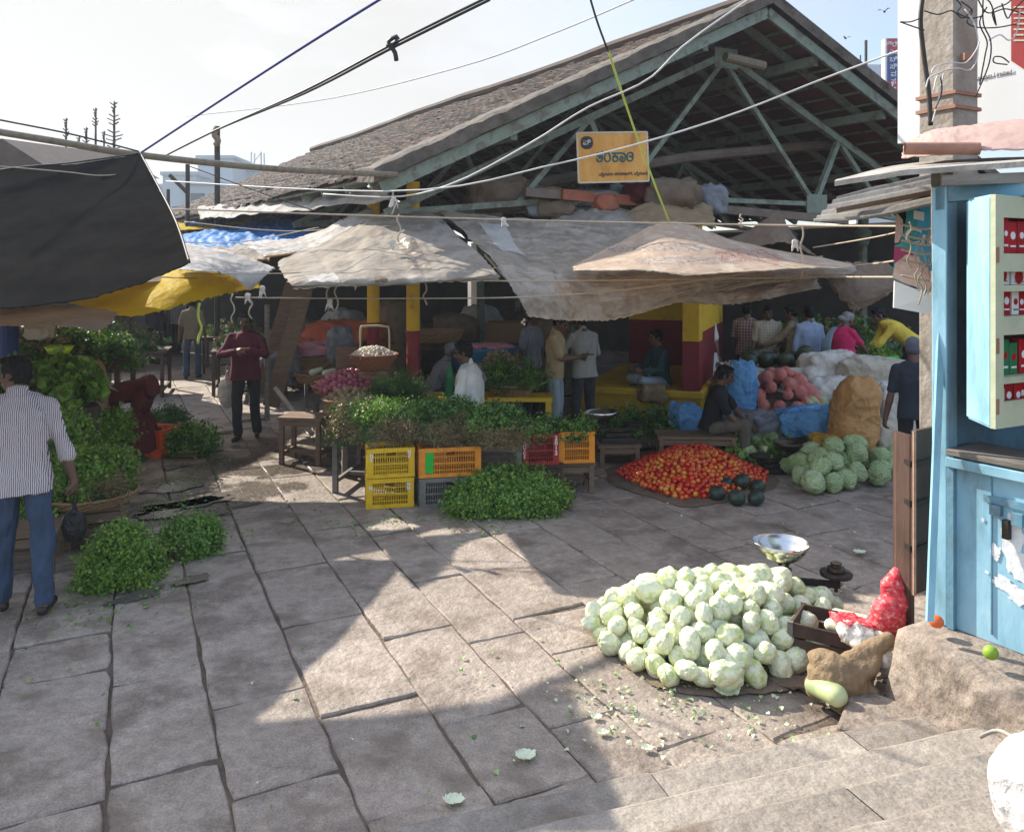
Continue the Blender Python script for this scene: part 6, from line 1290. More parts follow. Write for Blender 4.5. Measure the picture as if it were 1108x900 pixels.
sack('crumpled clear plastic bag on the high rack', at(42, 8.6, 1.52), (.12, .1, .07), 'sack_white', 0, seed=23, wr=.3, name='plastic_bag', cat='bag', fs=8)
MB().tube([at(9, 8.6, 0), at(9, 8.6, 2.2)], .10, 14).build('stall_post', 'lodge_blue', label='dark blue post of the left stall behind the man\'s head', cat='post')
MB().tube([P(112, 344, 9.5), P(98, 420, 9.2)], .016, 8).build('metal_rod', 'steel', label='thin shiny rod leaning at the high rack', cat='rod')
# rest of the vegetable stall that carries on at the far left
greens('mixed greens on the far left stall behind the man', at(-20, 7.8, .75), .6, .5, .5, ['leaf_dark', 'leaf_fresh'], 0, 59, n=3000, size=.06); stool_at('dark table at the far left edge behind the man', -20, 7.8, 1.2, 1.0, .75, .3, 'dark_wood')
# ------------------------------------------------------------------ near right: scale, gourd box, burlap by the ledge
s3 = weigh('weighing scale with a tilted bright steel pan behind the cabbage pile', V((2.01, 5.38, 0)), 1.0, 0); s3.scale = (.88, .9, 1.2)
s3.rotation_euler.z = -.25
wt_ = thing('brass_weight', 'round iron weight on the plate of the scale by the ledge', 'weight', s3.location + Euler((0, 0, -.25)).to_matrix() @ V((.19 * .88, 0, .268)))
b = MB(); b.lathe([(.005, 0), (.055, 0), (.058, .01), (.055, .028), (.03, .034), (.028, .045), (.005, .045)], (0, 0, 0), 20); b.build('weight_body', 'brass_weight', wt_, world=False); MB().lathe([(.005, .05), (.035, .05), (.037, .062), (.005, .07)], (0, 0, -.004), 16).build('knob', 'brass_weight', wt_, world=False)
wb = thing('wooden_box', 'old wooden box of bottle gourds against the ledge', 'box', G(908, 742) + V((.06, .20, 0)), ang(-33))
b = MB()
for z in (.05, .14, .23):
    b.box((0, -.15, z), (.42, .014, .075)); b.box((0, .15, z), (.42, .014, .075)); b.box((-.21, 0, z), (.014, .286, .075)); b.box((.21, 0, z), (.014, .286, .075))
b.build('slats', 'dark_wood', wb, world=False)
for sx in (-.195, .195):
    for sy in (-.135, .135): MB().box((sx * 1.09, sy * 1.18, .14), (.03, .02, .27)).build('corner_post', 'grey_wood', wb, world=False)
for i, (a, b_, r, m_, lb) in enumerate((((899, 676), (952, 692), .045, 'gourd_pale', 'pale bottle gourd lying across the wooden box, front'), ((905, 664), (948, 676), .040, 'gourd_pale', 'pale bottle gourd at the back of the wooden box'), ((880, 742), (905, 752), .055, 'gourd', 'green bottle gourd on the ground under the burlap'))):
    D = (4.55, 4.75, 4.2)[i]; MB().cone(P(*a, D), r * .8, P(*b_, D - .15), r, 16).build('bottle_gourd', m_, smooth=True, label=lb, cat='gourd')
nb_ = thing('net_bag', 'bright red net bag bulging beside the brown shutters', 'net bag', P(955, 690, 4.5)); nb_.scale = (1.15, 1.15, 1.1); b = MB()
for (x, y, z, r_) in ((-.01, 0, .03, .085), (.06, .02, .05, .08), (.02, -.02, .13, .085), (.065, .0, .19, .075), (.05, 0, .26, .06), (.08, .02, .31, .04), (-.06, 0, .02, .05)): b.ell((x, y, z), (r_, r_ * .9, r_ * 1.15), None, 14, 10)
put(remesh(b, 'net_body', 'net_red', .008, 6, .004, (30, 30, 30)), 'net_body', nb_)
sack('crumpled red netting lying on the gourds', P(922, 680, 4.5) - V((0, 0, .02)), (.12, .10, .03), 'net_red', .3, (0, .2), 27, name='netting', cat='netting', wr=.3, fs=9)
sack('white plastic sheet draped over the corner of the wooden box', P(938, 706, 4.35) - V((0, 0, .03)), (.14, .09, .035), 'sack_white', -.5, (.2, .35), 28, name='plastic_sheet', cat='sheet', wr=.3, fs=7)
bs_ = thing('burlap_sack', 'large burlap sack slumped in front of the wooden box', 'sack', G(915, 772) + V((.03, .10, .0))); b = MB()
b.ell((-.03, -.01, .10), (.12, .09, .10), Euler((0, .3, -.3)).to_matrix(), 20, 14); b.ell((.06, .02, .14), (.12, .08, .06), Euler((0, -.5, .2)).to_matrix(), 20, 14); b.cone((-.11, 0, .07), .05, (-.05, 0, .17), .04); b.cone((.05, .02, .16), .055, (.20, .06, .24), .035); b.ell((-.06, .02, .17), (.08, .06, .035), Euler((.2, .2, 0)).to_matrix()); b.cone((-.02, -.05, .03), .04, (.09, -.02, .05), .05)
put(remesh(b, 'sack_body', 'burlap', .007, 8, .008, (14, 8, 18), 3), 'sack_body', bs_); bs_.scale = (1.3, 1.2, 1.25)
sack('brown rag under the corner of the cabbage pile', G(868, 742), (.14, .06, .012), 'dark_burlap', -.1, seed=31, name='rag', cat='rag', wr=.4, fs=9)
cloth_flat('burlap_sheet', 'brown sacking under the edge of the cabbage pile', [(655, 700), (700, 738), (760, 752), (855, 745), (860, 715), (760, 690)], 'dark_burlap', 8, .012)
b = MB(); b.ell((0, 0, 0), (1, 1, .88), None, 16, 10); o = b.build('tomato', 'tomato', label='single orange tomato on the ledge at the foot of the kiosk post', cat='tomato', smooth=True); o.location = P(1013, 681, 4.0); o.location.z = .495; o.scale = (.036,) * 3
b = MB(); b.ell((0, 0, 0), (1, 1, .95), None, 16, 10); o = b.build('lime', 'lime', label='single green lime lying on the ledge', cat='lime', smooth=True); o.location = G(1072, 722, .455) + V((0, 0, .037)); o.scale = (.034,) * 3
# fallen leaves and scraps
def scraps(name, label, spots, mat, size, asp=.6, z=.0):
    Ps = []
    for (px, py, rad, n) in spots:
        c = G(px, py)
        for _ in range(n): Ps.append((c.x + R.gauss(0, rad), c.y + R.gauss(0, rad), .008 + R.random() * .01 + z))
    q = np.array(Ps); n = len(q); Nn = np.tile([0, 0, 1.], (n, 1)) + RN.normal(size=(n, 3)) * .35; T = RN.normal(size=(n, 3)) * [1, 1, .15]
    L = size * RN.uniform(.5, 1.5, n); vs, f = leafverts(q, Nn, T, L, L * asp); b = MB(); b.add(vs.tolist(), f.tolist()); return b.build(name, mat, label=label, kind='stuff', cat='litter')
scraps('leaf_litter', 'green leaf litter on the wet paving at the left', [(120, 600, .5, 120), (300, 560, .5, 40), (190, 520, .22, 130), (170, 545, .2, 160), (215, 560, .2, 120), (160, 570, .16, 90), (110, 660, .22, 90), (60, 655, .15, 50), (225, 500, .25, 90), (150, 620, .15, 40), (240, 580, .15, 30), (400, 570, .15, 30), (430, 560, .12, 40), (520, 575, .1, 25), (180, 640, .12, 25), (500, 565, .25, 60), (100, 700, .4, 14), (350, 700, .8, 20)], 'leaf_fresh', .022)
scraps('cabbage_scraps', 'cabbage scraps on the paving around the large pile', [(560, 800, .5, 22), (800, 800, .4, 24), (720, 770, .3, 40), (640, 760, .12, 26), (655, 775, .08, 14), (700, 790, .1, 10), (730, 752, .1, 34), (770, 775, .12, 14), (800, 760, .15, 22), (640, 735, .10, 10), (660, 700, .10, 10), (860, 790, .15, 16), (560, 740, .5, 14), (880, 560, .3, 10), (930, 590, .25, 10), (900, 640, .2, 8), (850, 745, .2, 20), (700, 700, .1, 8), (700, 550, .3, 8), (900, 545, .3, 12)], 'leaf_scrap', .022)
def bigleaf(px, py, s, label, seed, z=.012):
    b = MB(); c = G(px, py)
    def fn(a, t):
        x, y = (a - .5) * 2, (t - .5) * 2; k = math.sqrt(max(.02, 1 - .25 * x * x)) ; e = 1 + .25 * noise.noise(V((x * 2.5 + seed, y * 2.5, 0)))
        X_, Y_ = x * math.sqrt(1 - y * y / 2) * e, y * math.sqrt(1 - x * x / 2) * e
        return V((c.x + X_ * s, c.y + Y_ * s * .75, z + (X_ * X_ + Y_ * Y_) * s * .35 + .25 * s * noise.noise(V((x * 3, y * 3, seed))) + .0))
    b.grid(fn, 14, 14); m = min(v[2] for v in b.v); b.v = [(x, y, z_ - m + .006) for x, y, z_ in b.v]
    return b.build('cabbage_leaf', 'cabbage_leaf_white', label=label, cat='leaf', smooth=True)
bigleaf(491, 870, .045, 'curled pale cabbage leaf nearest the steps', 1); bigleaf(569, 822, .050, 'pale cabbage leaf on the shaded slab', 2); bigleaf(652, 795, .03, 'small cabbage leaf near the broken slab', 3); bigleaf(645, 778, .03, 'cabbage leaf at the corner of the broken slab', 4); bigleaf(787, 752, .07, 'loose leaf under the single cabbage', 5)
bigleaf(930, 600, .05, 'pale leaf on the paving behind the scale', 6); bigleaf(700, 812, .03, 'small pale leaf by the lowest step', 7)
# ------------------------------------------------------------------ kiosk at the right
ki = thing('kiosk', 'light blue wooden kiosk with peeling paint standing on the plaster ledge', 'kiosk', (2.30, 4.10, .455))
K0 = V((2.20, 4.14, .457)); ku = V((.53, -.848, 0)); kv = V((.848, .53, 0))       # along the counter front (towards us), into the kiosk
def kp(a, b, z): p = K0 + ku * a + kv * b; return V((p.x, p.y, z))
def kbox(a0, a1, b0, b1, z0, z1): return MB().prism([tuple(kp(*q, 0).xy) for q in ((a0, b0), (a1, b0), (a1, b1), (a0, b1))], z0, z1)
kbox(.06, 2.6, .02, .05, .46, 1.34).build('counter_panel', 'kiosk_blue', ki)
kbox(-.02, .06, -.0, .10, .46, 2.72).build('corner_post', 'kiosk_blue', ki, bevel=.006)
kbox(.065, .10, -.012, .018, .46, 1.36).build('panel_batten', 'kiosk_blue_dark', ki); kbox(.064, 2.6, -.02, .30, 1.345, 1.375).build('counter_top', 'grey_wood', ki, bevel=.004)
kbox(.064, .55, -.022, .019, 1.285, 1.335).build('upper_rail', 'kiosk_blue', ki, bevel=.004)
kbox(.27, .275, .012, .02, .5, 1.28).build('panel_joint', 'kiosk_blue_dark', ki)
MB().prism([tuple(kp(*q, 0).xy) for q in ((-.02, .9), (-.02, .93), (2.6, .93), (2.6, .9))], .46, 2.7).build('back_panel', 'red_wall', ki)
kbox(-.02, .02, .105, .9, .46, 2.7).build('side_panel', 'kiosk_blue_dark', ki); kbox(.02, 2.6, .31, .9, .9, .95).build('inner_shelf', 'dark_wood', ki)
kbox(.0, .05, .0, .06, 2.60, 2.72).build('header_end', 'kiosk_blue_dark', ki); kbox(.062, 2.6, .0, .06, 2.64, 2.74).build('header', 'kiosk_blue_dark', ki, bevel=.004)
# hasp on the panel, torn posters
hs = MB(); hs.box(kp(.34, .012, 1.165), (.015, .20, .035), math.atan2(ku.y, ku.x) - PI / 2); hs.box(kp(.30, .004, 1.12), (.03, .05, .05), math.atan2(ku.y, ku.x) - PI / 2); hs.box(kp(.40, .004, 1.10), (.03, .05, .06), math.atan2(ku.y, ku.x) - PI / 2); hs.build('hasp', 'kiosk_blue_dark', ki)
MB().box(kp(.35, .0, 1.04), (.03, .03, .09), .5).build('padlock', 'dark_iron', ki)
for i, (a, z, ra, rz_) in enumerate(((.37, .99, .05, .12), (.42, .87, .07, .07), (.33, .77, .06, .035), (.29, .91, .025, .04), (.41, .73, .06, .04), (.23, 1.05, .008, .012), (.25, .80, .010, .008))):
    pts = []
    for j in range(40):
        t = 2 * PI * j / 40; r = 1 + .5 * noise.noise(V((math.cos(t) * 2 + i, math.sin(t) * 2, i))) + .35 * noise.noise(V((math.cos(t) * 7 + i, math.sin(t) * 7, i)))
        pts.append(kp(a + ra * r * math.cos(t), .0165 - .0003 * i, z + rz_ * r * math.sin(t)))
    MB().add(pts, [tuple(range(40))]).build('torn_poster', 'paint_peeled', ki)
# slender blue bar leaning against the corner, wooden post
MB().bar(P(1019, 335, 4.15), P(1006, 672, 3.95), .035, .02, up=(0, -1, 0)).build('blue_bar', 'kiosk_blue', label='slender light blue bar leaning against the corner of the kiosk', cat='bar')
MB().bar(P(1017, 186, 4.75), V((P(1017, 186, 4.75).x, 4.75, 0)), .09, .06).build('wooden_post', 'grey_wood', label='weathered wooden post behind the blue kiosk corner', cat='post'); MB().bar(P(1024, 186, 4.6), P(1024, 300, 4.6), .05, .05).build('grey_board', 'asbestos', label='short grey board beside the top of the weathered post', cat='board')
# glass case
gc = thing('display_case', 'green framed glass case with red packets, light blue side, hung on the kiosk', 'display case', P(1090, 458, 3.85))
A0 = V((2.264, 3.95, 0)); A1 = V((2.227, 3.70, 0)); A2 = A1 + VA * .62; A3 = A2 + V((.04, .25, 0)); zb, zt = 1.567, 2.63
def wall(p, q, z0, z1, th=.018): return MB().bar((p.x, p.y, (z0 + z1) / 2), (q.x, q.y, (z0 + z1) / 2), th, z1 - z0)
wall(A0, A1, zb, zt).build('side_panel', 'kiosk_blue', gc); wall(A0, A3, zb, zt).build('back_panel', 'dark_wood', gc)
for nm, z in (('bottom_panel', zb), ('top_panel', zt)): MB().prism([tuple(p.xy) for p in (A0, A1, A2, A3)], z - .012, z + .012).build(nm, 'kiosk_blue', gc)
f1 = A1 + V((-.003, -.016, 0)); dd = (A2 - A1).normalized()
def fp_(a, z, o=0): p = f1 + dd * a + V((.437, -.9, 0)) * o; return V((p.x, p.y, z))
for a in (.03, .60): MB().bar(fp_(a, zb - .01), fp_(a, zt + .01), .025, .06, up=dd).build('door_stile', 'case_green', gc)
for z, h in ((zb + .05, .12), (2.03, .085), (1.775, .03), (2.205, .03), (2.325, .085), (zt - .045, .10)): MB().bar(fp_(.062, z), fp_(.568, z), .022, h).build('door_rail', 'case_green', gc)
for z in (1.66, 1.94, 2.36): 
    MB().box(fp_(.012, z, .014), (.016, .008, .07), math.atan2(dd.y, dd.x)).build('hinge', 'rust_pipe', gc)
gi = V((-.437, .9, 0)); dl = math.atan2(dd.y, dd.x)
k = 0; rg = random.Random(2)
for zs, hh, kinds in ((1.583, .0, 'r'), (1.625, .13, 'r'), (1.79, .17, 'r'), (2.075, .12, 'm'), (2.22, .08, 'w'), (2.37, .19, 'r')):
    if not hh: continue
    MB().prism([tuple((p + (fp_(0, 0) - f1) * 0).xy) for p in (A0 + V((.02, -.01, 0)), A1 + V((.03, .02, 0)), A2 + V((-.02, .0, 0)), A3)], zs - .012, zs - .002).build('shelf', 'case_green', gc)
    a = .075
    while a < .56:
        w_ = rg.uniform(.045, .07) if kinds != 'w' else .12
        u_ = rg.random(); m_ = ('pack_red' if u_ < .78 else 'pack_green' if u_ < .88 else 'pack_white') if kinds == 'r' else ('pack_red' if kinds == 'm' and u_ < .5 else 'pack_white')
        h_ = hh * rg.uniform(.8, 1.05); c = fp_(a + w_ / 2, zs + h_ / 2, -.055 - rg.uniform(0, .02))
        pk = thing('packet', {'pack_red': 'red printed packet on a shelf inside the glass case', 'pack_white': 'white printed box on a shelf inside the glass case', 'pack_green': 'green packet in the glass case'}[m_], 'packet', (c.x, c.y, zs), dl, 'packets in the glass case')
        MB().box((0, 0, h_ / 2), (w_ * .92, .045, h_)).build('packet_body', m_, pk, world=False, bevel=.004)
        MB().ell((0, -.0235, h_ * .55), (w_ * .28, .002, w_ * .28), None, 14, 6).build('round_mark', 'text_white' if m_ == 'pack_red' else 'pack_red', pk, world=False)
        MB().box((0, -.0235, h_ * .22), (w_ * .6, .002, h_ * .06)).build('print_band', 'text_white' if m_ != 'pack_white' else 'pack_green', pk, world=False)
        a += w_ + .003
# roof slab, pink sheet, pipe, corrugated sheet
rf = thing('kiosk_roof', 'grey asbestos sheet roof jutting out above the kiosk', 'roof', P(1000, 190, 4.3))
def slabg(rows, th, name, mat, parent, nu=60, nv=20, corr=0, label=None, cat=None):
    rows = [[P(*q) for q in r] for r in rows]; b = MB()
    def fn(a, t, o=0):
        p = catmull([catmull(r, a) for r in rows], t); return p + V((0, 0, o + corr * math.sin(t * 34) + .006 * noise.noise(p * 5)))
    b.grid(lambda a, t: fn(a, t, 0), nu, nv); n1 = len(b.v); b.grid(lambda a, t: fn(a, t, -th), nu, nv); W_ = nu + 1
    for i in range(nu): b.f.append((i, i + 1, n1 + i + 1, n1 + i)); b.f.append((nv * W_ + i + 1, nv * W_ + i, n1 + nv * W_ + i, n1 + nv * W_ + i + 1)); b.mi += [0, 0]
    for j in range(nv): b.f.append((j * W_ + W_, j * W_, n1 + j * W_, n1 + j * W_ + W_)); b.f.append((j * W_ + nu, j * W_ + W_ + nu, n1 + j * W_ + W_ + nu, n1 + j * W_ + nu)); b.mi += [0, 0]
    return b.build(name, mat, parent, label=label, cat=cat, smooth=False)
slabg([[(905, 194, 4.9), (975, 178, 4.9), (1050, 172, 4.9), (1180, 166, 4.9)], [(903, 196, 4.35), (985, 184, 4.1), (1060, 178, 3.9), (1180, 170, 3.6)]], .028, 'roof_sheet', 'asbestos', rf)
MB().bar(P(1020, 196, 4.0), P(1180, 190, 3.65), .06, .05).build('roof_batten', 'grey_wood', rf)
slabg([[(906, 214, 5.4), (960, 200, 5.3), (1030, 186, 5.2)], [(880, 239, 5.3), (945, 234, 5.0), (1030, 216, 4.8)]], .012, 'corrugated_sheet', 'corrugated', None, 50, 60, .012, 'corrugated grey sheet sloping down left of the kiosk roof', 'roof sheet')
MB().bar(P(905, 228, 5.15), P(1010, 208, 4.95), .03, .03).build('wooden_batten', 'wood', label='thin wooden batten under the corrugated sheet', cat='batten')
ps = [[(985, 152, 5.1), (1010, 140, 5.1), (1060, 134, 5.0), (1180, 124, 4.8)], [(978, 158, 4.75), (1012, 145, 4.6), (1065, 138, 4.5), (1180, 126, 4.2)], [(975, 170, 4.6), (1015, 166, 4.4), (1070, 162, 4.2), (1180, 158, 3.95)]]
sheet('pink_sheet', 'dusty pink tin sheet bent over the top of the kiosk roof', 'sheet', ps, 'pink_sheet', 60, 24, .02, 2.5, 70, thick=.006, rag=.004)
b = MB(); b.tube([P(979, 161, 4.35), P(1060, 161, 4.25)], .034, 16, cap=False); b.tube([P(979, 161, 4.35), P(1060, 161, 4.25)], .028, 16, cap=False); b.build('rusty_pipe', 'rust_pipe', label='rusty pipe end sticking out along the kiosk roof', cat='pipe', smooth=True)
# brown folding shutters beside the kiosk
for i, (pa, pb, lb) in enumerate((((968, 4.55), (986, 4.42), 'outer leaf of the brown folding shutter beside the kiosk'), ((988, 4.40), (1010, 4.52), 'inner leaf of the brown folding shutter beside the kiosk'))):
    A_, B_ = at(*pa), at(*pb); z0, z1 = (.50 if i else .20), CH - (466 - HY) * pa[1] / F
    t = thing('folding_shutter', lb, 'shutter', (A_ + B_) / 2 + V((0, 0, z0)))
    MB().bar((A_.x, A_.y, (z0 + z1) / 2), (B_.x, B_.y, (z0 + z1) / 2), .022, z1 - z0).build('panel', 'door_brown', t)
    n = V((0, -.014, 0))
    for e, nm in ((A_, 'edge_strip'), (B_, 'stile')): MB().bar(V((e.x, e.y, z0)) + n, V((e.x, e.y, z1)) + n, .014, .014).build(nm, 'door_edge' if nm == 'edge_strip' else 'door_brown', t)
    for z in (.75, 1.0, 1.22): MB().bar((A_.x + .012, A_.y - .016, z), (B_.x - .012, B_.y - .016, z), .012, .03).build('hinge', 'dark_iron', t)
# poster
po_ = thing('poster', 'sun-bleached ice cream poster hanging on ropes behind the kiosk post', 'poster', P(990, 335, 5.1))
q = [P(971, 214, 5.15), P(1013, 220, 5.0), P(1011, 318, 5.0), P(966, 302, 5.15)]; x_ = (q[1] - q[0]).normalized(); y_ = (q[0] - q[3]).normalized(); z_ = x_.cross(y_)
def pq(a, t, o=0): return q[3].lerp(q[2], a).lerp(q[0].lerp(q[1], a), t) + z_ * o
def ppoly(pts, mat, name, o): MB().add([pq(a, t, o) for a, t in pts] + [pq(a, t, o - .0008) for a, t in pts], [tuple(range(len(pts))), tuple(range(len(pts), 2 * len(pts)))[::-1]]).build(name, mat, po_)
ppoly([(0, 0), (1, 0), (1, 1), (0, 1)], 'poster_teal', 'backing', 0)
ppoly([(.45, .0), (1, 0), (1, 1), (.62, .95), (.5, .6), (.4, .3)], 'poster_sky', 'sky_shape', .003)
ppoly([(.0, .42), (.12, .45), (.22, .62), (.26, .8), (.2, .93), (.05, .93), (.0, .88)], 'hair', 'hair_shape', .003); ppoly([(.0, .44), (.1, .46), (.2, .58), (.18, .74), (.05, .8), (0, .8)], 'poster_skin', 'face_shape', .006)
ppoly([(0, .20), (.3, .32), (.5, .36), (.3, .42), (.0, .40)], 'poster_magenta', 'pink_shape', .005)
ppoly([(.0, .02), (.35, .0), (.95, .02), (.98, .2), (.6, .36), (.3, .34), (.05, .2)], 'poster_cone', 'ice_cream_shape', .009)
ppoly([(.45, .78), (.72, .78), (.72, .88), (.45, .88)], 'text_white', 'label_shape', .009)
text('lettering', 'Cur', .145, 'text_white', po_, frame(pq(.72, .58, .013), x_, y_), .0015, bold=.002)
w1 = [P(968, 304, 5.15), P(1010, 320, 5.0), P(1011, 341, 5.0), P(967, 333, 5.15)]
MB().add([w1[3], w1[2], w1[1], w1[0]] + [p + V((0, .01, 0)) for p in (w1[3], w1[2], w1[1], w1[0])], [(0, 1, 2, 3), (7, 6, 5, 4), (0, 4, 5, 1), (1, 5, 6, 2), (2, 6, 7, 3), (3, 7, 4, 0)]).build('white_board', 'hoarding', label='blank white board hanging below the ice cream poster', cat='board')
for i, (px, y0, y1) in enumerate(((984, 240, 290), (992, 262, 315), (1000, 255, 320), (1006, 250, 318), (996, 275, 330))):
    MB().tube(smoothpath([P(px + 3 * math.sin(j * 2.3 + i), y0 + (y1 - y0) * j / 6, 4.85) for j in range(7)], 20), .0045, 5).build('string', 'rope', smooth=True, label='frayed string dangling in front of the poster', cat='string', group='strings tangled in front of the poster')
for i, y in enumerate((245, 256, 262, 272, 283, 300)): rope('rope end tied across the poster to the kiosk post, row %s from the top' % ('one', 'two', 'three', 'four', 'five', 'six')[i], [(975, y - 2, 5.0), (1000, y + 3, 4.9), (1016, y + (i % 3) * 2, 4.7)], .008)
# ------------------------------------------------------------------ concrete pole and white hoarding
cpole = thing('concrete_pole', 'square concrete utility pole wrapped with wires behind the kiosk roof', 'utility pole', at(1026, 5.7))
MB().box(at(1026, 5.7, 2.75), (.27, .27, 5.5), ang(28)).build('pole_shaft', 'concrete_pole', cpole, bevel=.012)
for z in (3.42, 3.52): MB().box(at(1026, 5.7, z), (.30, .30, .025), ang(28)).build('clamp', 'rust_pipe', cpole)
MB().box(P(1046, 62, 5.5), (.06, .05, .05)).build('clamp', 'rust_pipe', cpole)
MB().tube(smoothpath([P(1000, -12, 5.5), P(996, 20, 5.5), P(999, 55, 5.5), P(1005, 100, 5.5), P(1007, 136, 5.5)], 20), .016, 8).build('conduit', 'dark_iron', cpole, smooth=True)
WR = [[(1008, 80), (1012, 72), (1030, 68), (1045, 68), (1056, 55), (1060, 45)], [(1010, 100), (1016, 80), (1035, 74), (1050, 76), (1058, 60), (1056, 30), (1044, 10)], [(1009, 132), (1016, 105), (1021, 80)], [(1060, 92), (1066, 60), (1068, 45), (1060, 25), (1068, 8)], [(1056, 104), (1070, 70), (1072, 45), (1064, 25), (1064, -6)],
      [(1000, 12), (1015, 16), (1030, 12), (1042, 20), (1052, 10)], [(1070, 44), (1082, 38), (1092, 44), (1100, 35), (1104, 10)], [(974, 24), (985, 24), (996, 20)], [(974, 24), (985, 28), (1000, 33)], [(1090, 70), (1076, 68), (1076, 62), (1084, 62), (1092, 68)], [(1060, -4), (1072, 4), (1078, 28), (1074, 12), (1090, 4), (1098, -5)], [(1030, -4), (1040, 6), (1036, 14), (1050, 20), (1062, 18)],
      [(1002, 95), (1006, 84), (1020, 78)], [(1012, 118), (1019, 100), (1018, 84)], [(1040, 2), (1052, 12), (1046, 24), (1058, 30), (1080, 30), (1100, 26)], [(1056, -5), (1068, 14), (1088, 10), (1108, 16)], [(1084, 4), (1090, 20), (1096, 12), (1108, 0)]]
for i, w_ in enumerate(WR): MB().tube(smoothpath([P(x, y, 5.42 + .02 * (i % 4)) for x, y in w_], 22), .0048, 5).build('wire', 'wire_white' if i in (0, 1, 2, 6, 12) else 'wire_black', smooth=True, label='tangled wire looping off the concrete pole', cat='wire', group='wires tangled around the concrete pole')
ho = thing('hoarding', 'big white hoarding with a red panel behind the concrete pole', 'hoarding', at(1060, 6.4, 3.2))
h0 = at(975, 6.6); h1 = h0 + V((1.35, -2.0, 0))
MB().bar((h0.x, h0.y, 4.9), (h1.x, h1.y, 4.9), .10, 3.15).build('panel', 'hoarding', ho)
hd = (h1 - h0).normalized(); hn = V((hd.y, -hd.x, 0))
def hpt(px, py, o=.056):
    a = ((px - CX) / F * h0.y - h0.x) / (hd.x - (px - CX) / F * hd.y); p = h0 + hd * a + hn * o; return V((p.x, p.y, CH - (py - HY) * p.y / F))
MB().add([hpt(1098, -40), hpt(1098, 66), hpt(1116, 78), hpt(1190, 78), hpt(1190, -40)], [(0, 1, 2, 3, 4)]).build('red_panel', 'hoarding_red', ho)
text('lettering', 'Vanasayam Limited', .042, 'text_dark', ho, frame(hpt(1050, 87), hd, (0, 0, 1)), .001, align='LEFT', bold=.0)
for i in range(7): MB().bar(hpt(1101, 8 + i * 6, .060), hpt(1112 + (i * 7 % 5), 8 + i * 6, .060), .002, .012).build('print_line', 'text_cream', ho)
MB().bar(h1 + V((0, .1, 0)), h1 + V((0, .1, 3.3)), .1, .1).build('support_post', 'grey_wood', ho)
# white cloth at the bottom right corner
sack('bulging white cloth bundle standing on the steps in the bottom right corner', V((1.53, 2.26, .60)), (.13, .14, .20), 'white_cloth', .2, seed=90, name='white_bundle', cat='bundle', wr=.10, fs=4, neck=(.1, .5), sq=.8)
wsh = MB().tube(smoothpath([G(1060, 797, .36), G(1080, 790, .40), G(1100, 800, .46), G(1125, 815, .46)], 12), .008, 6).build('grey_hose', 'asbestos', smooth=True, label='piece of grey hose lying at the foot of the ledge', cat='hose')
# ------------------------------------------------------------------ alley and far background
def house(label, px0, px1, ytop, D, dep=6, roofy=None, seed=1, group='far buildings beyond the alley'):
    a, b_ = at(px0, D), at(px1, D); zt = CH - (ytop - HY) * D / F; w = b_.x - a.x
    t = thing('apartment_building', label, 'building', ((a.x + b_.x) / 2, D + dep / 2, 0), 0, group)
    MB().box((0, 0, zt / 2), (w, dep, zt)).build('wall', 'far_wall', t, world=False)
    MB().box((0, 0, zt + .2), (w + .4, dep + .4, .4)).build('parapet', 'far_wall', t, world=False)
    rr = random.Random(seed); n = max(1, int(w / 2.6)); fl = max(1, int(zt / 3.2))
    for i in range(n):
        for j in range(fl):
            MB().box((-w / 2 + (i + .5) * w / n, -dep / 2 - .02, 1.8 + j * 3.2), (w / n * .42, .12, 1.3)).build('window', 'far_window', t, world=False)
    return t
house('low far building at the left end of the hazy skyline', 150, 178, 203, 90, seed=1); house('wide far building with rows of windows, hazy, behind the thin pole', 176, 212, 190, 85, seed=2); house('tall far block behind the dark street pole', 214, 252, 172, 95, seed=3)
house('far building touching the tiled roof slope', 250, 285, 186, 100, seed=4); house('lower far building between the two poles', 196, 232, 200, 70, seed=5); house('far building behind the black tarpaulin', 60, 150, 205, 95, seed=6); house('far block hidden behind the tarpaulin edge', -60, 60, 195, 100, seed=7)
# lattice tower
lt = thing('lattice_tower', 'hazy lattice mast on the far skyline above the tiled roof', 'mast', at(279, 150))
for sx in (-1, 1):
    for sy in (-1, 1): MB().bar((sx * 1.3, sy * 1.3, 0), (sx * .9, sy * .9, 24), .22, .22).build('leg', 'far_wall', lt, world=False)
for k in range(8):
    z = k * 3; MB().bar((-1.2, -1.2, z), (1.1, -1.1, z + 3), .14, .14).build('brace', 'far_wall', lt, world=False)
# poles beyond the tarps
def pole(label, px, ytop, D, r, mat='dark_iron', arm=None, name='street_pole'):
    t = thing(name, label, 'pole', at(px, D)); zt = CH - (ytop - HY) * D / F
    MB().tube([(0, 0, 0), (0, 0, zt)], r, 10).build('pole_shaft', mat, t, world=False)
    if arm: MB().tube([(0, 0, zt - arm[2]), (arm[0], 0, zt - arm[2] + arm[1])], r * .7, 8).build('arm', mat, t, world=False)
    return t
pole('dark street pole rising behind the alley roofs', 235, 137, 16, .055); pole('thin dark pole left of the street pole', 203, 178, 17, .045); pole('short thin pole at the edge of the black tarpaulin', 182, 205, 19, .04)
MB().tube([P(235, 180, 16), P(254, 175, 16)], .05, 8).build('lamp_arm', 'dark_iron', label='short arm on the street pole', cat='arm') if False else None
MB().tube([P(184, 190, 17.2), P(202, 208, 17)], .045, 8).build('pole_stay', 'dark_iron', label='slanting stay leaning on the thin dark pole', cat='stay')
tk = [P(235, 138, 15.9), P(232, 146, 15.9), P(236, 152, 15.9), P(233, 158, 15.9)]
MB().tube(smoothpath(tk, 10), .06, 6).build('rope_knot', 'burlap', label='rag knotted round the top of the street pole', cat='knot', smooth=True)
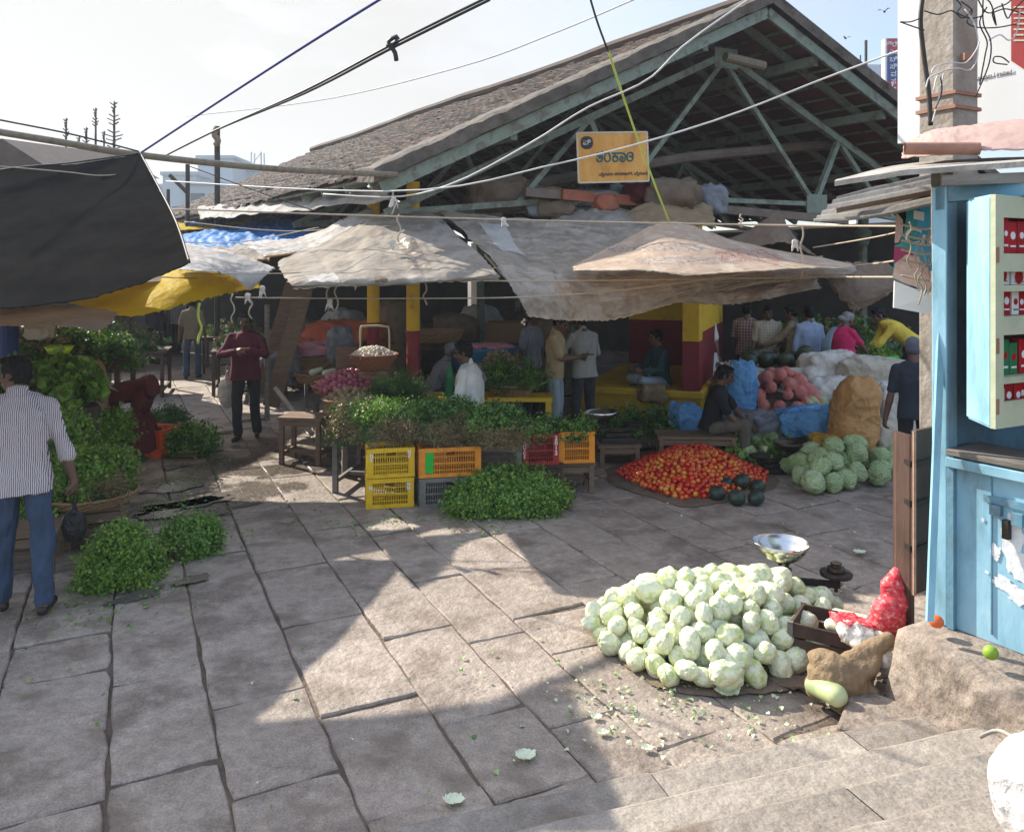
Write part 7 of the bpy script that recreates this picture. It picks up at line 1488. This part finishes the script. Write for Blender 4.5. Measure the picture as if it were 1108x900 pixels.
# agave flower stalks silhouetted
for i, (px, y0, y1, D, n) in enumerate(((123, 110, 175, 22, 16), (103, 117, 180, 24, 6), (93, 138, 180, 24, 5), (71, 128, 180, 23, 7), (85, 148, 182, 25, 4), (112, 142, 180, 26, 4))):
    p0, p1 = P(px, y1 + 60, D), P(px, y0, D)
    t = thing('agave_stalk', ['tall agave flower stalk with many short side branches', 'second tallest thin agave stalk', 'short agave stalk in the middle of the row', 'leftmost agave stalk with a dark tip', 'smallest agave stalk beside the leftmost', 'faint agave stalk between the tall ones'][i], 'plant', V((p0.x, p0.y, 0)), 0, 'agave stalks on the left skyline')
    MB().tube([(0, 0, 0), (0, 0, p0.z), (.02, 0, p1.z)], [.09, .06, .02], 6).build('stalk', 'palm_stalk', t, world=False)
    for k in range(n):
        z = p1.z - .10 - k * (.11 if n > 8 else .09); L_ = (.10 + .018 * k if n > 8 else .06 + .01 * k)
        for q in (0, 1):
            a = k * 2.4 + q * PI; MB().bar((0, 0, z), (math.cos(a) * L_, math.sin(a) * L_ * .6, z + .07), .03, .025).build('side_branch', 'palm_stalk', t, world=False)
    MB().lathe([(.9 * (1 - u) + .05, u * .7) for u in (0, .3, .6, 1)], (0, 0, 0), 9).build('leaf_rosette', 'leaf_dark', t, world=False)
# old roof at the upper left
orf = thing('old_roof_building', 'small building with an old brown tiled roof at the upper left edge', 'building', at(-20, 13))
b = MB(); a_, b2, c2 = P(-120, 172, 13), P(2, 150, 13), P(56, 184, 13)
MB().add([a_, b2, c2, a_ + V((0, 4, .3)), b2 + V((0, 4, .3)), c2 + V((0, 4, .3)), V((a_.x, 13, 2.6)), V((c2.x, 13, 2.6))], [(0, 1, 4, 3), (1, 2, 5, 4), (0, 6, 7, 2, 1)]).build('roof', 'tile', orf)
MB().box(at(-30, 14.6, 1.6), (3.6, 3, 3.2)).build('wall', 'dark_wall', orf)
# stalls along both sides of the alley further down
for i, (px, D, w_, mt) in enumerate(((262, 15.0, 1.0, 'leaf_dark'), (252, 18.0, 1.2, 'leaf_lime'), (285, 14.2, .8, 'root_brown'), (130, 14.5, 1.6, 'leaf_dark'), (110, 18, 1.6, 'root_brown'))):
    lb = ['dark stall table right of the alley behind the maroon sweater', 'stall table further down the right of the alley', 'stall table under the leaning planks', 'stall table left of the alley behind the bending woman', 'farther stall table left of the alley'][i]
    table('stall_table', lb, 'table', at(px, D), w_, 1.2, .8, .3, 'dark_wood', .06)
    greens(lb.replace('stall table', 'produce on the stall').replace('dark produce', 'produce'), at(px, D, .8), w_ * .46, .45, .26, ['leaf_dark', mt, 'root_brown'], .3, 100 + i, n=3000, size=.04, spread=.5, name='produce_heap', cat='produce')
# hall side stalls closing the view: dark rear structures down the alley
for i, (x0, x1, D, h, lb) in enumerate(((-9.5, -5.7, 29, 3.4, 'dark stall front closing the far end of the alley'), (-16, -9.2, 20, 2.3, 'dark shed behind the left stalls'))):
    t = thing('market_shed', lb, 'shed', ((x0 + x1) / 2, D + 1, 0)); MB().box((0, 0, h / 2), (x1 - x0, 2, h)).build('wall', 'dark_wall', t, world=False); MB().box((0, -.6, h + .06), (x1 - x0 + .6, 3.6, .1)).build('roof', 'corrugated', t, world=False)
    for k in range(4): MB().box(((k - 1.5) * (x1 - x0) / 4.3, -1.03, 1.2), ((x1 - x0) / 5, .06, 1.9)).build('shutter', 'dark_wood', t, world=False)
for i, (x, D, r) in enumerate(((-11, 40, 3.2), (-16, 46, 4), (-24, 50, 4.2))):
    pass
0 and sheet('alley_tarpaulin', 'faded canvas stretched over the far part of the alley', 'tarp', [[V((-8.6, 15, 2.3)), V((-7.2, 14, 2.35)), V((-5.9, 13, 2.45))], [V((-10.5, 20, 2.7)), V((-8.8, 20, 2.5)), V((-6.9, 20, 2.7))], [V((-12, 27, 3.0)), V((-10, 27, 2.8)), V((-8.2, 27, 3.0))]], 'cream_tarp', 40, 40, .08, 1.2, 75)
0 and sheet('hall_tarpaulin', 'brown canvas sheltering the stalls along the side of the hall', 'tarp', [[V((-1.9, 10.2, 3.1)), V((-4.4, 14, 3.1)), V((-9.5, 21.5, 3.1))], [V((-3.0, 9.4, 2.5)), V((-5.4, 13.3, 2.45)), V((-10.2, 20.5, 2.5))]], 'grey_canvas', 60, 20, .08, 1.3, 76)
# lodge sign and building
lo = thing('lodge_building', 'pale building far right with a tall blue and red lodge sign', 'building', at(950, 42))
MB().box(V((at(944, 43).x, 43, 5)), (2.0, 2, 10)) if False else None
zt = CH - (70 - HY) * 43 / F; lx0, lx1 = at(926, 43).x, at(975, 43).x
MB().box(((lx0 + lx1) / 2, 45, zt / 2), (lx1 - lx0, 4, zt)).build('wall', 'lodge_wall', lo)
z0, z1 = CH - (122 - HY) * 41 / F, CH - (43 - HY) * 41 / F; sx0, sx1 = at(958, 41).x, at(971, 41).x; zm = z0 + (z1 - z0) * .42; sw = sx1 - sx0
MB().box(((sx0 + sx1) / 2, 41, (z0 + zm) / 2), (sw, .4, zm - z0)).build('sign_lower', 'lodge_red', lo); MB().box(((sx0 + sx1) / 2, 41, (zm + z1) / 2 + .005), (sw, .4, z1 - zm - .01)).build('sign_upper', 'lodge_blue', lo)
MB().box(((sx0 + sx1) / 2, 40.99, z1 - .32), (sw + .01, .4, .62)).build('sign_top', 'lodge_red', lo); MB().box((sx0 - .06, 41.0, (z0 + z1) / 2), (.10, .42, z1 - z0)).build('sign_frame', 'lodge_wall', lo)
for i, ch in enumerate('LODGE'): text('lettering', ch, .44, 'text_white', lo, Matrix.Translation(V(((sx0 + sx1) / 2, 40.77, zm - .25 - i * (zm - z0) / 5))) @ Matrix.Rotation(PI / 2, 4, 'X'), .01, bold=.01)
for i, ch in enumerate(['ಶ್ರೀ', 'ಎಂ', 'ಬಿ', 'ಸಿ', 'ವ', 'ಸ']): text('lettering', ch, .36, 'text_white', lo, Matrix.Translation(V(((sx0 + sx1) / 2, 40.76, z1 - .32 - i * .38))) @ Matrix.Rotation(PI / 2, 4, 'X'), .01)
pole('dark lamp post beside the lodge sign', 937, 44, 40, .07); pole('thin dark post left of the lamp post', 931, 60, 44, .04)
for i, (px, py, s, lb) in enumerate(((867, 21, .16, 'bird with raised wings above the roof slope'), (957, 13, .15, 'bird gliding level at the upper right'), (915, 42, .10, 'small bird low over the roof slope'), (876, 44, .09, 'tiny bird just above the tiled roof edge'), (840, 5, .06, 'tiny bird near the top of the picture'))):
    c = P(px, py, 20); t = thing('bird', lb, 'bird', c, i * .9); MB().ell((0, 0, 0), (s * .5, s * .16, s * .16), None, 10, 6).build('body', 'bird_black', t, world=False)
    for q in (-1, 1): MB().add([(.02, 0, 0), (-.03, 0, .0), (-.05, q * s * .6, s * .45), (.02, q * s * .55, s * .42), (-.08, q * s * 1.1, s * .25)], [(0, 1, 2, 3), (3, 2, 4)]).build('wing', 'bird_black', t, world=False)
hz = MB().box((0, 0, 0), (1, 1, 1)).build('haze', 'soil', kind='stuff', origin=False)
hz.scale = (420, 420, 26); hz.location = (0, 120, 11.5)
hm_ = bpy.data.materials.new('haze_air'); hm_.use_nodes = True; nh = hm_.node_tree; nh.nodes.clear(); oh = nh.nodes.new('ShaderNodeOutputMaterial'); vh = nh.nodes.new('ShaderNodeVolumePrincipled')
vh.inputs['Color'].default_value = (.80, .88, 1.0, 1); vh.inputs['Density'].default_value = .0013; vh.inputs['Anisotropy'].default_value = .4; nh.links.new(vh.outputs[0], oh.inputs['Volume'])
hz.data.materials.clear(); hz.data.materials.append(hm_)
SC.cycles.volume_bounces = 0
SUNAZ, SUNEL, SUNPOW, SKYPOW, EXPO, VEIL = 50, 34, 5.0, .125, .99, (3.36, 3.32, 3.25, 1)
# ------------------------------------------------------------------ camera, sun, sky
cam = bpy.data.cameras.new('camera'); co = bpy.data.objects.new('camera', cam); COL.objects.link(co)
co.location = (0, 0, CH); co.rotation_euler = (PI / 2, 0, 0); cam.sensor_width = 36; cam.lens = 36 * F / 1108
cam.shift_y = (HY - 450) / 1108; cam.clip_end = 3000; cam.clip_start = .05
SC.camera = co
SUN_AZ, SUN_EL = math.radians(SUNAZ), math.radians(SUNEL)      # azimuth left of straight ahead
sd = V((-math.sin(SUN_AZ) * math.cos(SUN_EL), math.cos(SUN_AZ) * math.cos(SUN_EL), math.sin(SUN_EL)))
sl = bpy.data.lights.new('sun', 'SUN'); sl.energy = SUNPOW; sl.angle = math.radians(.55); sl.color = (1, .94, .84)
so = bpy.data.objects.new('sun', sl); COL.objects.link(so); so.rotation_euler = sd.to_track_quat('Z', 'Y').to_euler(); so.location = (0, 0, 30)
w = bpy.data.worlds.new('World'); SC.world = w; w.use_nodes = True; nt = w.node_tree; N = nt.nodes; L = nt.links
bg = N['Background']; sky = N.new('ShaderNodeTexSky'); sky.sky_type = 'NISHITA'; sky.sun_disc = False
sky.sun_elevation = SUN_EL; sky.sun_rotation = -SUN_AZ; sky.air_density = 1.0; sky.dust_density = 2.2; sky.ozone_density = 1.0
tc = N.new('ShaderNodeTexCoord'); mp = N.new('ShaderNodeMapping'); mp.inputs['Scale'].default_value = (1, 1, 3.2); L.new(tc.outputs['Generated'], mp.inputs[0])
n1 = N.new('ShaderNodeTexNoise'); n1.inputs['Scale'].default_value = 2.2; n1.inputs['Detail'].default_value = 7; n1.inputs['Roughness'].default_value = .55; L.new(mp.outputs[0], n1.inputs[0])
cr = N.new('ShaderNodeValToRGB'); cr.color_ramp.elements[0].position = .38; cr.color_ramp.elements[1].position = .66; L.new(n1.outputs[0], cr.inputs[0])
# thin bright cloud veil, thickest towards the sun
vn = N.new('ShaderNodeVectorMath'); vn.operation = 'DOT_PRODUCT'; nm = N.new('ShaderNodeVectorMath'); nm.operation = 'NORMALIZE'; L.new(tc.outputs['Generated'], nm.inputs[0])
L.new(nm.outputs[0], vn.inputs[0]); vn.inputs[1].default_value = (-.75, .6, .25)
mr = N.new('ShaderNodeMapRange'); mr.inputs[1].default_value = .38; mr.inputs[2].default_value = .88; mr.inputs[3].default_value = 0; mr.inputs[4].default_value = 1; L.new(vn.outputs['Value'], mr.inputs[0])
ad = N.new('ShaderNodeMath'); ad.operation = 'MULTIPLY_ADD'; L.new(cr.outputs[0], ad.inputs[0]); ad.inputs[1].default_value = .42; L.new(mr.outputs[0], ad.inputs[2]); ad.use_clamp = True
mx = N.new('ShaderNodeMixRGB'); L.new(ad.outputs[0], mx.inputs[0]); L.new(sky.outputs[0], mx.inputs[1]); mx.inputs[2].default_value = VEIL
# added fill light: unseen sky overhead and behind the camera scaled up
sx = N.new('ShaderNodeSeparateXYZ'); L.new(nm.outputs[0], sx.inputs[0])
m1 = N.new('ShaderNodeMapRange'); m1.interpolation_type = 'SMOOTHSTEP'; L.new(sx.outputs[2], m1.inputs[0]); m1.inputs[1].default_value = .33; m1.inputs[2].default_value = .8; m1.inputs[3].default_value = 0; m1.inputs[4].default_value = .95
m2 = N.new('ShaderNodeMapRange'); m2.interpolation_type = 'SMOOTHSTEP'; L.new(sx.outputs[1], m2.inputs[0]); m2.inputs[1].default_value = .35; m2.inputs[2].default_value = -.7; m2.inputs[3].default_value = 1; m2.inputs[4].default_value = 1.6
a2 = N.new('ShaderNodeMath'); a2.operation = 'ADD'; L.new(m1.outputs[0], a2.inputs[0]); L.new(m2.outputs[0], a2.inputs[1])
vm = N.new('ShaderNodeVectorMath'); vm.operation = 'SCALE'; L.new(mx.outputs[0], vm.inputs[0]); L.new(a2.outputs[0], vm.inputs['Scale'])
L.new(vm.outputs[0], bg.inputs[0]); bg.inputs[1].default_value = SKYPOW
SC.view_settings.view_transform = 'Standard'; SC.view_settings.look = 'None'; SC.view_settings.gamma = 1; SC.view_settings.exposure = EXPO
SC.render.engine = 'CYCLES'; SC.cycles.max_bounces = 6; SC.cycles.diffuse_bounces = 3; SC.cycles.use_denoising = True
SC.cycles.sample_clamp_indirect = 6; SC.cycles.caustics_reflective = False; SC.cycles.caustics_refractive = False
